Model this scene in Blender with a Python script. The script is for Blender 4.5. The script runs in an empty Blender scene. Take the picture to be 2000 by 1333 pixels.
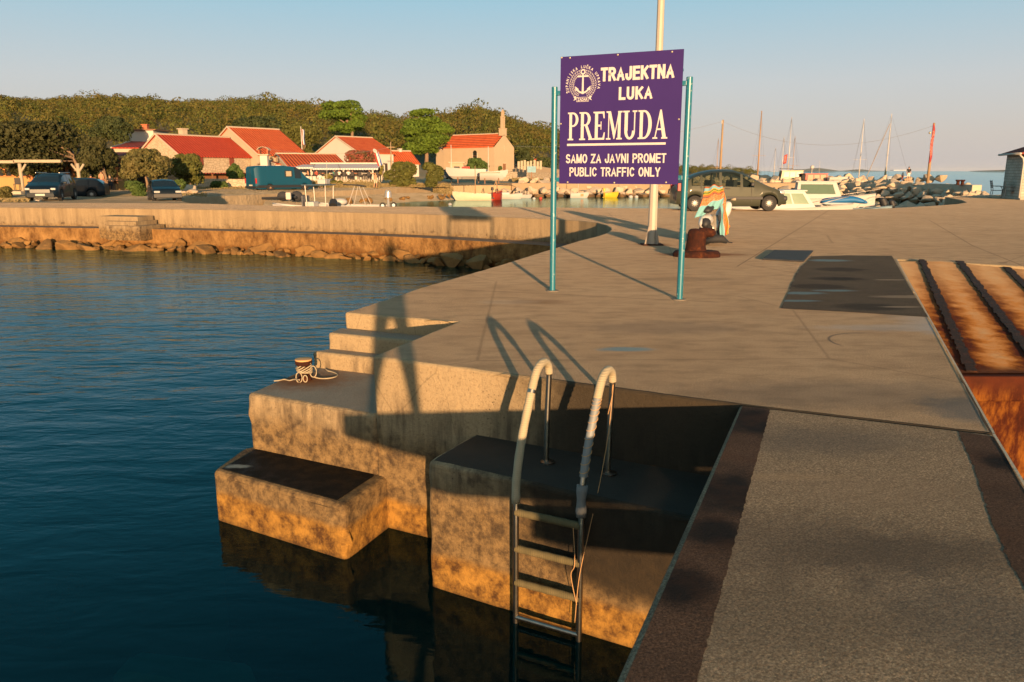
import bpy, bmesh, math, random
import numpy as np
from mathutils import Vector, Matrix, Euler
R=math.radians; PI=math.pi
random.seed(7); np.random.seed(7)
sc=bpy.context.scene; COL=sc.collection
# ---------------------------------------------------------------- camera
F=1520.0; H=1.58; TH=math.atan(332/F); cT,sT=math.cos(TH),math.sin(TH)
cd=bpy.data.cameras.new('camera'); cam=bpy.data.objects.new('camera',cd); COL.objects.link(cam)
cam.location=(0,0,H); cam.rotation_euler=(PI/2-TH,0,0); cd.sensor_width=36; cd.lens=F/2000*36
cd.clip_start=.05; cd.clip_end=60000
cd.dof.use_dof=True; cd.dof.focus_distance=8.0; cd.dof.aperture_fstop=6.5
sc.camera=cam
# ---------------------------------------------------------------- light
SUN_EL=R(4.9); SUN_DX=.155           # light travels towards (-SUN_DX, 1, -tan(el))
w=bpy.data.worlds.new('World'); sc.world=w; w.use_nodes=True; nt=w.node_tree
bg=nt.nodes['Background']; sky=nt.nodes.new('ShaderNodeTexSky'); sky.sky_type='NISHITA'; sky.sun_disc=False
sky.sun_elevation=SUN_EL; sky.sun_rotation=PI-math.atan(SUN_DX); sky.altitude=0; sky.air_density=1.0; sky.dust_density=1.6; sky.ozone_density=2.5
nt.links.new(sky.outputs[0],bg.inputs[0]); bg.inputs[1].default_value=.13
# clear evening gradient laid over the physical sky: warm grey at the horizon, blue above, a warm glow round the sun
def wn(t,**k):
    x=nt.nodes.new(t)
    for a,b in k.items(): setattr(x,a,b)
    return x
def wramp(sock,stops):
    x=wn('ShaderNodeValToRGB'); nt.links.new(sock,x.inputs[0]); e=x.color_ramp
    while len(e.elements)<len(stops): e.elements.new(.5)
    for i,(p,c) in enumerate(stops): e.elements[i].position=p; e.elements[i].color=(*c,1)
    return x.outputs[0]
tc=wn('ShaderNodeTexCoord'); sx=wn('ShaderNodeSeparateXYZ'); nt.links.new(tc.outputs['Generated'],sx.inputs[0])
g1=wramp(sx.outputs[2],[(0,(.45,.41,.40)),(.04,(.47,.425,.40)),(.10,(.44,.445,.455)),(.20,(.26,.42,.50)),(.34,(.07,.36,.46)),(.8,(.02,.12,.18))])
dp=wn('ShaderNodeVectorMath',operation='DOT_PRODUCT'); nt.links.new(tc.outputs['Generated'],dp.inputs[0]); dp.inputs[1].default_value=(SUN_DX,-1,.15)
g2=wramp(dp.outputs['Value'],[(.2,(0,0,0)),(.75,(.16,.10,.05)),(1,(.75,.42,.16))])
ad=wn('ShaderNodeMix',data_type='RGBA',blend_type='ADD'); ad.inputs[0].default_value=1; nt.links.new(g1,ad.inputs[6]); nt.links.new(g2,ad.inputs[7])
bg2=wn('ShaderNodeBackground'); nt.links.new(ad.outputs[2],bg2.inputs[0]); bg2.inputs[1].default_value=.64
mx=wn('ShaderNodeMixShader'); mx.inputs[0].default_value=.88; nt.links.new(bg.outputs[0],mx.inputs[1]); nt.links.new(bg2.outputs[0],mx.inputs[2]); nt.links.new(mx.outputs[0],nt.nodes['World Output'].inputs[0])
ld=bpy.data.lights.new('sun','SUN'); ld.energy=4.8; ld.angle=R(.6); ld.color=(1,.62,.31)
sun=bpy.data.objects.new('sun',ld); COL.objects.link(sun)
sd=Vector((-SUN_DX,1,-math.tan(SUN_EL)*math.hypot(1,SUN_DX))).normalized()
sun.rotation_euler=sd.to_track_quat('-Z','Y').to_euler(); sun.location=(5,-20,8)
vs=sc.view_settings; vs.view_transform='Standard'; vs.look='None'; vs.exposure=1.1; vs.gamma=1
sc.cycles.use_denoising=True; sc.cycles.max_bounces=6; sc.cycles.transparent_max_bounces=12; sc.cycles.caustics_reflective=False; sc.cycles.caustics_refractive=False
# ---------------------------------------------------------------- helpers
def ray(px,py):
    u=(px-1000)/F; v=(666-py)/F
    return (u,cT+v*sT,-sT+v*cT)
def G(px,py,z=0):
    r=ray(px,py); t=(z-H)/r[2]; return Vector((r[0]*t,r[1]*t,z))
def at(px,py,Y):
    r=ray(px,py); t=Y/r[1]; return Vector((r[0]*t,Y,H+r[2]*t))
def X(px,Y): return at(px,334,Y).x
def pxm(Y): return Y/F     # metres per photo pixel (about)
def tag(o,label=None,cat=None,group=None,kind=None):
    if label: o['label']=label
    if cat: o['category']=cat
    if group: o['group']=group
    if kind: o['kind']=kind
    return o
def thing(name,label,cat,loc=(0,0,0),rz=0,group=None,scale=None):
    o=bpy.data.objects.new(name,None); COL.objects.link(o); o.location=loc; o.rotation_euler=(0,0,rz); o.empty_display_size=.2
    if scale: o.scale=(scale,)*3
    return tag(o,label,cat,group)
class MB:
    def __init__(s): s.v=[];s.f=[];s.m=[];s.T=None
    def add(s,vs,fs,mi=0):
        b=len(s.v)
        for p in vs:
            p=Vector(p)
            s.v.append(tuple(s.T@p) if s.T else tuple(p))
        for f in fs: s.f.append([b+i for i in f]); s.m.append(mi)
    def box(s,c,d,rz=0,mi=0,M=None):
        x,y,z=d[0]/2,d[1]/2,d[2]/2; vs=[Vector((sx*x,sy*y,sz*z)) for sz in(-1,1) for sy in(-1,1) for sx in(-1,1)]
        m=M if M else Matrix.Rotation(rz,3,'Z')
        vs=[m@p+Vector(c) for p in vs]
        s.add(vs,[(0,2,3,1),(4,5,7,6),(0,1,5,4),(2,6,7,3),(0,4,6,2),(1,3,7,5)],mi); return s
    def prism(s,pts,zt,zb,mi=0,bottom=True,top=True):
        n=len(pts); a=sum(pts[i][0]*pts[(i+1)%n][1]-pts[(i+1)%n][0]*pts[i][1] for i in range(n))
        if a<0: pts=pts[::-1]
        zf=(lambda p:zt) if not callable(zt) else zt
        vs=[(p[0],p[1],zf(p)) for p in pts]+[(p[0],p[1],zb) for p in pts]
        fs=[(i,n+i,n+(i+1)%n,(i+1)%n) for i in range(n)]
        if top: fs.append(tuple(range(n)))
        if bottom: fs.append(tuple(range(2*n-1,n-1,-1)))
        s.add(vs,fs,mi); return s
    def tube(s,path,r,n=8,mi=0,cap=True,flat=1):
        P=[Vector(p) for p in path]; k=len(P); rs=r if isinstance(r,(list,tuple)) else [r]*k
        vs=[];up=None
        for i,p in enumerate(P):
            t=(P[min(i+1,k-1)]-P[max(i-1,0)]).normalized()
            if up is None: up=Vector((0,0,1)) if abs(t.z)<.9 else Vector((1,0,0))
            a=t.cross(up)
            if a.length<1e-4: a=t.orthogonal()
            a.normalize(); b=a.cross(t).normalized(); up=b
            for j in range(n):
                q=2*PI*j/n; vs.append(p+(a*math.cos(q)+b*math.sin(q)*flat)*rs[i])
        fs=[(i*n+j,(i+1)*n+j,(i+1)*n+(j+1)%n,i*n+(j+1)%n) for i in range(k-1) for j in range(n)]
        if cap: fs+=[tuple(range(n)),tuple(range(k*n-1,(k-1)*n-1,-1))]
        s.add(vs,fs,mi); return s
    def lathe(s,prof,c=(0,0,0),n=16,mi=0,ax='z'):
        vs=[]
        for (r,h) in prof:
            for j in range(n):
                q=2*PI*j/n; x,y=r*math.cos(q),r*math.sin(q)
                p=(x,y,h) if ax=='z' else ((x,h,y) if ax=='y' else (h,x,y))
                vs.append(Vector(p)+Vector(c))
        k=len(prof)
        fs=[(i*n+j,i*n+(j+1)%n,(i+1)*n+(j+1)%n,(i+1)*n+j) for i in range(k-1) for j in range(n)]
        fs+=[tuple(range(n-1,-1,-1)),tuple(range((k-1)*n,k*n))]
        s.add(vs,fs,mi); return s
    def quad(s,a,b,c,d,mi=0): s.add([a,b,c,d],[(0,1,2,3)],mi); return s
    def ball(s,c,r,n=8,mi=0,sc=(1,1,1)):
        pr=[(math.sin(PI*i/n)*r+1e-4,-math.cos(PI*i/n)*r) for i in range(n+1)]
        b=len(s.v); T=s.T; s.T=None; s.lathe(pr,(0,0,0),n*2,mi); 
        for i in range(b,len(s.v)):
            p=Vector(s.v[i]); p=Vector((p.x*sc[0]+c[0],p.y*sc[1]+c[1],p.z*sc[2]+c[2])); s.v[i]=tuple(T@p if T else p)
        s.T=T; return s
    def build(s,name,mats,parent=None,smooth=False,bevel=0,recalc=True,seg=2,worn=0):
        me=bpy.data.meshes.new(name); me.from_pydata(s.v,[],s.f)
        ms=mats if isinstance(mats,(list,tuple)) else [mats]
        for m in ms: me.materials.append(m)
        if len(ms)>1: me.polygons.foreach_set('material_index',s.m)
        if recalc or bevel:
            bm=bmesh.new(); bm.from_mesh(me)
            bmesh.ops.remove_doubles(bm,verts=bm.verts,dist=1e-5)
            bmesh.ops.recalc_face_normals(bm,faces=bm.faces)
            if worn:
                rr=random.Random(len(s.v)*7+int(abs(s.v[0][0])*100)); es=[e for e in bm.edges if (e.verts[0].co+e.verts[1].co).length/2<13 and e.calc_length()>.3 and min(e.verts[0].co.z,e.verts[1].co.z)>-4 or (e.calc_length()>.3 and abs(e.verts[0].co.x-e.verts[1].co.x)+abs(e.verts[0].co.y-e.verts[1].co.y)<.01 and e.verts[0].co.length<13)]
                old=set(bm.verts)
                for e in es: 
                    if e.is_valid: bmesh.ops.subdivide_edges(bm,edges=[e],cuts=max(1,int(e.calc_length()/.11)))
                for v in bm.verts:
                    if v not in old: v.co+=Vector((rr.uniform(-1,1)*worn,rr.uniform(-1,1)*worn,0))
            if bevel:
                es=[e for e in bm.edges if len(e.link_faces)==2 and e.calc_face_angle(0)>.5]
                bmesh.ops.bevel(bm,geom=es,offset=bevel,segments=seg,affect='EDGES',profile=.5,clamp_overlap=True)
            bm.to_mesh(me); bm.free()
        if smooth:
            me.polygons.foreach_set('use_smooth',[True]*len(me.polygons))
            if smooth!=1: me.set_sharp_from_angle(angle=R(smooth))
        me.update()
        o=bpy.data.objects.new(name,me); COL.objects.link(o)
        if parent: o.parent=parent
        return o
def copy_tree(o,parent=None):
    c=o.copy(); COL.objects.link(c); c.parent=parent
    for ch in list(o.children): copy_tree(ch,c)
    return c
# ---------------------------------------------------------------- materials
class NT:
    def __init__(s,name):
        m=bpy.data.materials.new(name); m.use_nodes=True; s.m=m; s.t=m.node_tree; s.b=s.t.nodes['Principled BSDF']; s.out=s.t.nodes['Material Output']
    def n(s,ty,**k):
        x=s.t.nodes.new(ty)
        for a,b in k.items(): setattr(x,a,b)
        return x
    def put(s,sock,v):
        if isinstance(v,bpy.types.NodeSocket): s.t.links.new(v,sock)
        elif isinstance(v,(tuple,list)) and len(v)==3 and sock.type=='RGBA': sock.default_value=(*v,1)
        else: sock.default_value=v
    def pos(s): return s.n('ShaderNodeNewGeometry').outputs['Position']
    def obj(s): return s.n('ShaderNodeTexCoord').outputs['Object']
    def mapv(s,v,sc=(1,1,1),loc=(0,0,0),rot=(0,0,0)):
        x=s.n('ShaderNodeMapping'); s.put(x.inputs[0],v); x.inputs['Scale'].default_value=sc; x.inputs['Location'].default_value=loc; x.inputs['Rotation'].default_value=rot; return x.outputs[0]
    def noise(s,v,scale,det=4,rough=.55,dist=0):
        x=s.n('ShaderNodeTexNoise'); s.put(x.inputs['Vector'],v); x.inputs['Scale'].default_value=scale; x.inputs['Detail'].default_value=det; x.inputs['Roughness'].default_value=rough; x.inputs['Distortion'].default_value=dist; return x.outputs[0]
    def vor(s,v,scale,feat='F1',out='Distance'):
        x=s.n('ShaderNodeTexVoronoi',feature=feat); s.put(x.inputs['Vector'],v); x.inputs['Scale'].default_value=scale; return x.outputs[out]
    def ramp(s,f,stops,interp='LINEAR'):
        x=s.n('ShaderNodeValToRGB'); s.put(x.inputs[0],f); e=x.color_ramp; e.interpolation=interp
        while len(e.elements)<len(stops): e.elements.new(.5)
        for i,(p,c) in enumerate(stops):
            e.elements[i].position=p; e.elements[i].color=(*c,1) if isinstance(c,tuple) else (c,c,c,1)
        return x.outputs[0]
    def mix(s,f,a,b,bt='MIX'):
        x=s.n('ShaderNodeMix',data_type='RGBA',blend_type=bt); s.put(x.inputs[0],f); s.put(x.inputs[6],a); s.put(x.inputs[7],b); return x.outputs[2]
    def math(s,op,a,b=0,clamp=False):
        x=s.n('ShaderNodeMath',operation=op,use_clamp=clamp); s.put(x.inputs[0],a); s.put(x.inputs[1],b); return x.outputs[0]
    def sep(s,v): x=s.n('ShaderNodeSeparateXYZ'); s.put(x.inputs[0],v); return x.outputs
    def mr(s,v,a,b,c=0,d=1,sm=True):
        x=s.n('ShaderNodeMapRange'); x.interpolation_type='SMOOTHSTEP' if sm else 'LINEAR'; s.put(x.inputs[0],v)
        for i,q in enumerate((a,b,c,d)): x.inputs[i+1].default_value=q
        return x.outputs[0]
    def bump(s,h,st=1,dist=.01,nrm=None):
        x=s.n('ShaderNodeBump'); s.put(x.inputs['Height'],h); x.inputs['Strength'].default_value=st; x.inputs['Distance'].default_value=dist
        if nrm: s.put(x.inputs['Normal'],nrm)
        return x.outputs[0]
    def fin(s,col=None,rough=.7,nrm=None,metal=0,spec=.5):
        if col is not None: s.put(s.b.inputs['Base Color'],col)
        s.put(s.b.inputs['Roughness'],rough); s.put(s.b.inputs['Metallic'],metal); s.put(s.b.inputs['Specular IOR Level'],spec)
        if nrm: s.put(s.b.inputs['Normal'],nrm)
        return s.m
_pc={}
def plain(name,col,rough=.6,metal=0,var=.15,scale=6,spec=.5,bump=0,coat=0):
    if name in _pc: return _pc[name]
    n=NT(name); p=n.obj(); f=n.noise(p,scale,4)
    c=n.mix(f,tuple(x*(1-var) for x in col),tuple(min(1,x*(1+var)) for x in col))
    m=n.fin(c,rough,n.bump(n.noise(p,scale*6),.4,bump) if bump else None,metal,spec)
    if coat: n.b.inputs['Coat Weight'].default_value=coat; n.b.inputs['Coat Roughness'].default_value=.08
    _pc[name]=m; return m
def smask(n,p,c,r,soft=.4,sx=1,sy=1,wob=.25,wsc=5):
    """soft-edged stain round c"""
    q=n.mapv(p,(1,1,1),(-c[0],-c[1],-c[2])); s=n.sep(q)
    d=n.math('SQRT',n.math('ADD',n.math('POWER',n.math('MULTIPLY',s[0],1/sx),2),n.math('POWER',n.math('MULTIPLY',s[1],1/sy),2)))
    d=n.math('ADD',d,n.math('MULTIPLY',n.math('SUBTRACT',n.noise(p,wsc,4),.5),wob*2*r))
    return n.mr(d,r*(1-soft),r*(1+soft),1,0)
def concrete_top(name,ca,cb,cc,agg=.006,stain=.5,extra=None,fine=1.0,bm=1.7):
    n=NT(name); p=n.pos()
    big=n.noise(p,.55,5,.6); med=n.noise(n.mapv(p,(1,2.2,1)),2.3,6,.65); fin=n.noise(p,95,3,.7); sp=n.vor(p,150)
    c=n.mix(n.ramp(big,[(.3,0.0),(.7,1.0)]),ca,cb)
    c=n.mix(n.math('MULTIPLY',n.ramp(med,[(.45,0.0),(.75,1.0)]),stain),c,cc)
    c=n.mix(n.math('MULTIPLY',n.ramp(fin,[(.4,1.0),(.62,0.0)]),.45*fine),c,tuple(x*.45 for x in ca))
    c=n.mix(n.ramp(n.noise(p,240,2),[(.6,0.0),(.72,.5)]),c,tuple(min(1,x*1.5) for x in cb))
    ag=n.noise(p,105,3,.8); c=n.mix(n.ramp(ag,[(.50,0.0),(.66,.75*min(1,fine*.6))]),c,tuple(x*.30 for x in cb)); c=n.mix(n.ramp(ag,[(.30,.7*min(1,fine*.6)),(.44,0.0)]),c,tuple(min(1,x*1.45) for x in cb))
    if extra: c=extra(n,p,c)
    h=n.math('ADD',n.math('MULTIPLY',n.noise(p,120,4,.85),1.0),n.math('MULTIPLY',n.noise(p,30,5,.75),2.6))
    n.b.inputs['Diffuse Roughness'].default_value=1.0
    return n.fin(c,.92,n.bump(h,1,agg*bm),spec=.15)
def qx(n,p,c):
    # worn marks, oil spots, paint splash, joints
    for (px,py,r,sx,sy,col,k) in [(1220,682,.16,1.5,.55,(.16,.33,.42),.75),(1050,590,.25,1.5,.6,(.22,.12,.06),.45),(990,590,.3,1.2,.5,(.5,.42,.33),.35),
        (1880,640,.55,.9,1.5,(.5,.52,.55),.45),(1900,800,.3,1,1,(.1,.14,.17),.6),(1640,770,.7,1.6,.5,(.1,.1,.1),.35),(1340,545,.5,1.5,.4,(.2,.15,.1),.35),(1760,640,.5,1.6,.35,(.45,.47,.5),.4),(1300,640,.6,1.3,.5,(.16,.13,.11),.35),(1372,497,.62,1.3,.5,(.16,.05,.015),.75),(1275,478,.3,1.2,1,(.16,.06,.02),.7)]:
        q=G(px,py); c=n.mix(n.math('MULTIPLY',smask(n,p,q,r,.45,sx,sy,.5,6),k),c,col)
    # arc scuff
    q=G(1712,668); s=n.sep(n.mapv(p,(1,1,1),(-q.x,-q.y,0)))
    for rr in (.42,):
        d=n.math('SQRT',n.math('ADD',n.math('POWER',s[0],2),n.math('POWER',s[1],2)))
        m=n.math('MULTIPLY',n.mr(n.math('ABSOLUTE',n.math('SUBTRACT',d,rr)),0,.025,1,0),n.mr(n.math('SUBTRACT',s[1],n.math('MULTIPLY',s[0],1.2)),.25,.4))
        c=n.mix(n.math('MULTIPLY',m,.7),c,(.06,.07,.08))
    # cracks
    v=n.vor(n.mix(.12,p,n.n('ShaderNodeTexNoise').outputs[1]),.3,'DISTANCE_TO_EDGE')
    c=n.mix(n.math('MULTIPLY',n.mr(v,0,.006,1,0),.25),c,(.06,.045,.03))
    # expansion joints
    s=n.sep(p)
    for a,b in ((( 820,562),(1400,590)),((1440,520),(1640,398)),((1340,470),(1900,482)),((1815,430),(1900,480)),((1900,480),(2000,520))):
        A,B=G(*a),G(*b); dx,dy=B.x-A.x,B.y-A.y; L=math.hypot(dx,dy); nx,ny=-dy/L,dx/L
        dist=n.math('ABSOLUTE',n.math('SUBTRACT',n.math('ADD',n.math('MULTIPLY',s[0],nx),n.math('MULTIPLY',s[1],ny)),A.x*nx+A.y*ny))
        al=n.math('SUBTRACT',n.math('ADD',n.math('MULTIPLY',s[0],dx/L),n.math('MULTIPLY',s[1],dy/L)),(A.x*dx+A.y*dy)/L)
        dist=n.math('ADD',dist,n.math('MULTIPLY',n.noise(p,9,3),.012))
        m=n.math('MULTIPLY',n.mr(dist,.006,.022,1,0),n.math('MULTIPLY',n.mr(al,-.05,0),n.mr(al,L,L+.05,1,0)))
        c=n.mix(n.math('MULTIPLY',m,.8),c,(.05,.035,.025))
    # comb lines of the float finish
    wv=n.n('ShaderNodeTexWave'); n.put(wv.inputs[0],n.mapv(p,(1,1,1),(0,0,0),(0,0,.5))); wv.inputs['Scale'].default_value=9; wv.inputs['Distortion'].default_value=3
    c=n.mix(n.math('MULTIPLY',n.math('MULTIPLY',wv.outputs[1],n.mr(s[1],12,16)),.16),c,(.15,.11,.08))
    return c
m_quay=concrete_top('quay_concrete',(.62,.42,.255),(.78,.56,.36),(.34,.24,.15),.010,.95,qx,1.5,1.15)
def pier_x(n,p,c):
    for (px,py,r,sx,sy,col,k) in [(1600,860,.35,1.6,.7,(.16,.15,.14),.5),(1560,1060,.5,1.2,.6,(.13,.10,.08),.45),(1720,960,.3,1.5,.6,(.5,.36,.24),.35),(1800,1080,.35,1.5,.5,(.13,.105,.085),.5),(1520,930,.16,2.2,.3,(.6,.42,.26),.5),(1900,1200,.3,1,1,(.12,.12,.12),.4),(1500,1200,.35,1.3,.7,(.15,.12,.09),.4)]:
        c=n.mix(n.math('MULTIPLY',smask(n,p,G(px,py),r,.6,sx,sy,.6,6),k),c,col)
    v=n.vor(n.mix(.1,p,n.n('ShaderNodeTexNoise').outputs[1]),.8,'DISTANCE_TO_EDGE')
    return n.mix(n.math('MULTIPLY',n.mr(v,0,.003,1,0),.16),c,(.07,.05,.04))
m_pier=concrete_top('pier_concrete',(.60,.44,.29),(.78,.58,.39),(.38,.28,.19),.020,.5,pier_x,2.0,1.25)
def strip_x(n,p,c):
    for (px,py,r) in ((1470,820,.22),(1430,960,.2),(1330,1140,.13),(1400,1040,.14),(1950,900,.1)):
        c=n.mix(n.math('MULTIPLY',smask(n,p,G(px,py),r,.6,1,1.3,.7,7),.95),c,(.012,.011,.012))
    return n.mix(n.ramp(n.noise(p,3,5),[(.5,0.0),(.75,.5)]),c,(.16,.07,.035))
m_strip=concrete_top('worn_strip',(.20,.12,.08),(.30,.18,.12),(.10,.07,.055),.024,.8,strip_x,2,2.6)
def patch_x(n,p,c):
    for (px,py,r,sx,sy) in ((1618,509,.34,1.0,.5),(1565,573,.24,1.2,.45),(1552,588,.2,1.4,.35),(1630,568,.2,1.3,.4)):
        c=n.mix(n.math('MULTIPLY',smask(n,p,G(px,py),r,.5,sx,sy,.4,8),.75),c,(.22,.38,.46))
    for (px,py,r) in ((1640,527,.3),(1625,545,.24),(1650,545,.22),(1600,560,.3),(1700,600,.3)):
        c=n.mix(n.math('MULTIPLY',smask(n,p,G(px,py),r,.35,1.3,.8,.4,8),.6),c,(.03,.026,.024))
    for (px,py,r) in ((1775,580,.22),(1740,547,.12),(1760,600,.12)):
        c=n.mix(n.math('MULTIPLY',smask(n,p,G(px,py),r,.35,2.0,.5,.4,8),.8),c,(.42,.33,.24))
    return c
m_patch=concrete_top('asphalt_patch',(.16,.125,.09),(.23,.18,.13),(.10,.08,.06),.014,.6,patch_x,1.2)
def concrete_wall(name,zt=0,stain=1,weed=True):
    n=NT(name); p=n.pos(); s=n.sep(p); z=s[2]
    lo=n.noise(p,1.1,5,.6); st=n.noise(n.mapv(p,(7,7,1.0)),1.3,5,.65); sp=n.noise(p,40,4,.7); wob=n.noise(n.mapv(p,(1,1,.3)),2.2,5,.6)
    zz=n.math('ADD',z,n.math('MULTIPLY',n.math('SUBTRACT',wob,.5),.34))
    c=n.mix(lo,(.30,.22,.125),(.40,.30,.175))
    c=n.mix(n.ramp(sp,[(.35,.55),(.5,0.0)]),c,(.2,.14,.08))
    c=n.mix(n.math('MULTIPLY',n.mr(s[1],18,22),n.ramp(n.noise(n.mapv(p,(2.2,2.2,.12)),1,6,.7),[(.35,.75),(.65,.15)])),c,(.17,.12,.07))
    pit=n.vor(p,26); c=n.mix(n.math('MULTIPLY',n.mr(pit,.10,.17,1,0),n.ramp(n.noise(p,3,3),[(.45,0.0),(.6,.8)])),c,(.05,.035,.02))
    vs_=n.vor(n.mix(.25,n.mapv(p,(1,1,.45)),n.n('ShaderNodeTexNoise').outputs[1]),.9,'DISTANCE_TO_EDGE'); c=n.mix(n.math('MULTIPLY',n.mr(vs_,0,.003,1,0),.30),c,(.05,.035,.022))
    # drip streaks starting under the lip
    m=n.math('MULTIPLY',n.math('MULTIPLY',n.ramp(st,[(.44,0.0),(.66,1.0)]),n.mr(s[1],14,24,1,.45)),n.math('MULTIPLY',n.mr(zz,-.22,-.5),.75*stain))
    c=n.mix(m,c,(.07,.05,.035))
    # damp darker belt
    m=n.math('MULTIPLY',n.mr(zz,-.58,-.92),.9); c=n.mix(m,c,n.mix(n.ramp(n.noise(p,11,6,.75),[(.38,0.0),(.62,1.0)]),(.055,.032,.014),(.24,.15,.06)))
    m=n.math('MULTIPLY',n.ramp(n.noise(p,5,6,.7),[(.52,0.0),(.66,1.0)]),n.math('MULTIPLY',n.mr(zz,-.45,-.7),n.mr(zz,-1.3,-1.45,1,0))); c=n.mix(n.math('MULTIPLY',m,.75),c,(.035,.022,.015))
    dx=n.math('ADD',s[0],n.math('MULTIPLY',n.math('SUBTRACT',n.noise(p,3,5,.65),.5),.8)); m=n.math('MULTIPLY',n.math('MULTIPLY',n.mr(dx,-.3,.35),n.mr(s[1],6.4,5.7)),n.mr(n.math('ADD',zz,n.math('MULTIPLY',s[0],.12)),-1.25,-1.02)); c=n.mix(n.math('MULTIPLY',m,.93),c,(.016,.012,.008))  # near black right of the ladder, ending at a sloping lower edge
    if weed:
        m=n.mr(n.math('ADD',z,n.math('MULTIPLY',n.math('SUBTRACT',wob,.5),.12)),-1.27,-1.36); c=n.mix(m,c,n.mix(n.ramp(n.noise(p,7,7,.75),[(.38,0.0),(.62,1.0)]),(.07,.030,.008),(.36,.185,.035)))
        m=n.mr(n.math('ADD',z,n.math('MULTIPLY',wob,.06)),-1.52,-1.60); c=n.mix(n.math('MULTIPLY',m,.85),c,(.05,.03,.01))
        m=n.mr(z,-1.58,-1.75); c=n.mix(m,c,(.008,.012,.009))
    h=n.math('ADD',n.noise(p,60,5,.75),n.math('MULTIPLY',n.noise(p,9,5),1.2))
    return n.fin(c,.88,n.bump(h,.9,.012),spec=.3)
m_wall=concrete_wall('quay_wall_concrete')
n=NT('step_tread'); p=n.pos(); c=n.mix(n.noise(p,3,6,.6),(.24,.19,.14),(.40,.33,.25)); c=n.mix(n.math('MULTIPLY',smask(n,p,G(597,742,-.54),.22,.5,1.2,1,.7,12),.95),c,(.09,.02,.006)); c=n.mix(n.math('MULTIPLY',smask(n,p,G(597,742,-.54),.36,.5,1.3,1,.7,10),.6),c,(.28,.10,.02))
c=n.mix(n.ramp(n.noise(p,120,3),[(.4,.5),(.6,0.0)]),c,(.12,.09,.06)); m_tread=n.fin(c,.9,n.bump(n.noise(p,90,5,.75),1,.008),spec=.3)
n=NT('wet_algae'); p=n.pos(); c=n.mix(n.noise(p,5,6,.7),(.004,.004,.003),(.012,.009,.006)); c=n.mix(n.math('MULTIPLY',smask(n,p,G(462,912,-1.11),.07,.5,1.6,.6,.6,20),.6),c,(.35,.38,.34)); m_algae=n.fin(c,n.ramp(n.noise(p,8,4),[(.4,.6),(.6,.9)]),n.bump(n.noise(p,40,5,.75),.8,.01),spec=.15)
n=NT('ledge_top'); p=n.pos(); c=n.mix(n.noise(p,4,6,.7),(.022,.018,.014),(.06,.048,.036)); m_ledge=n.fin(c,.85,n.bump(n.noise(p,60,5,.75),.8,.008),spec=.3)
# water: fresnel mirror over a dark, slightly see-through body
n=NT('sea_water'); p=n.pos(); s=n.sep(p)
r1=n.noise(n.mapv(p,(1,2.4,1),(0,0,0),(0,0,.12)),1.15,3,.5,.4); r2=n.noise(n.mapv(p,(1,2.0,1),(3,1,0),(0,0,-.25)),6.0,3,.5,.3); r3=n.noise(n.mapv(p,(1,1.8,1)),.35,2,.5)
harbour=n.mr(s[1],36.5,38.5)
amp=n.mr(n.math('SUBTRACT',s[1],n.math('MULTIPLY',s[0],.5)),4,16,.12,1)
amp=n.math('MULTIPLY',amp,n.mr(s[1],37,39,1,.22))
h=n.math('MULTIPLY',n.math('ADD',n.math('ADD',n.math('MULTIPLY',r1,.75),n.math('MULTIPLY',r2,.13)),n.math('MULTIPLY',r3,1.1)),amp)
nb=n.bump(h,1,.05)
gl=n.n('ShaderNodeBsdfGlossy'); gl.inputs['Roughness'].default_value=.015; n.put(gl.inputs['Normal'],nb); gl.inputs['Color'].default_value=(.60,.88,.98,1)
df=n.n('ShaderNodeBsdfDiffuse'); n.put(df.inputs['Color'],(.0003,.011,.015)); tr=n.n('ShaderNodeBsdfTransparent'); n.put(tr.inputs['Color'],(.06,.50,.46))
fr=n.n('ShaderNodeFresnel'); fr.inputs[0].default_value=1.34; n.put(fr.inputs['Normal'],nb)
m1=n.n('ShaderNodeMixShader'); m1.inputs[0].default_value=.5; n.t.links.new(df.outputs[0],m1.inputs[1]); n.t.links.new(tr.outputs[0],m1.inputs[2])
m2=n.n('ShaderNodeMixShader'); n.put(m2.inputs[0],n.math('POWER',fr.outputs[0],1.12)); n.t.links.new(m1.outputs[0],m2.inputs[1]); n.t.links.new(gl.outputs[0],m2.inputs[2]); n.t.links.new(m2.outputs[0],n.out.inputs[0]); m_sea=n.m
n=NT('seabed_sand'); p=n.pos(); m_bed=n.fin(n.mix(n.noise(p,.8,6),(.03,.05,.045),(.14,.15,.11)),.9)
n=NT('rust'); p=n.obj(); f=n.noise(p,9,6,.7); m_rust=n.fin(n.ramp(f,[(.3,(.014,.006,.005)),(.55,(.05,.014,.007)),(.78,(.16,.05,.012))]),.85,n.bump(n.noise(p,30,5,.75),1,.02),spec=.2)
# ---------------------------------------------------------------- sea and seabed
WL=-1.6
sea=MB(); sea.quad((-25000,-8000,WL),(25000,-8000,WL),(25000,30000,WL),(-25000,30000,WL)); tag(sea.build('sea_water',m_sea,recalc=False),kind='structure')
b=MB(); b.quad((-400,-60,-5.2),(400,-60,-5.2),(400,700,-5.2),(-400,700,-5.2)); tag(b.build('seabed',m_bed,recalc=False),kind='structure')
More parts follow.
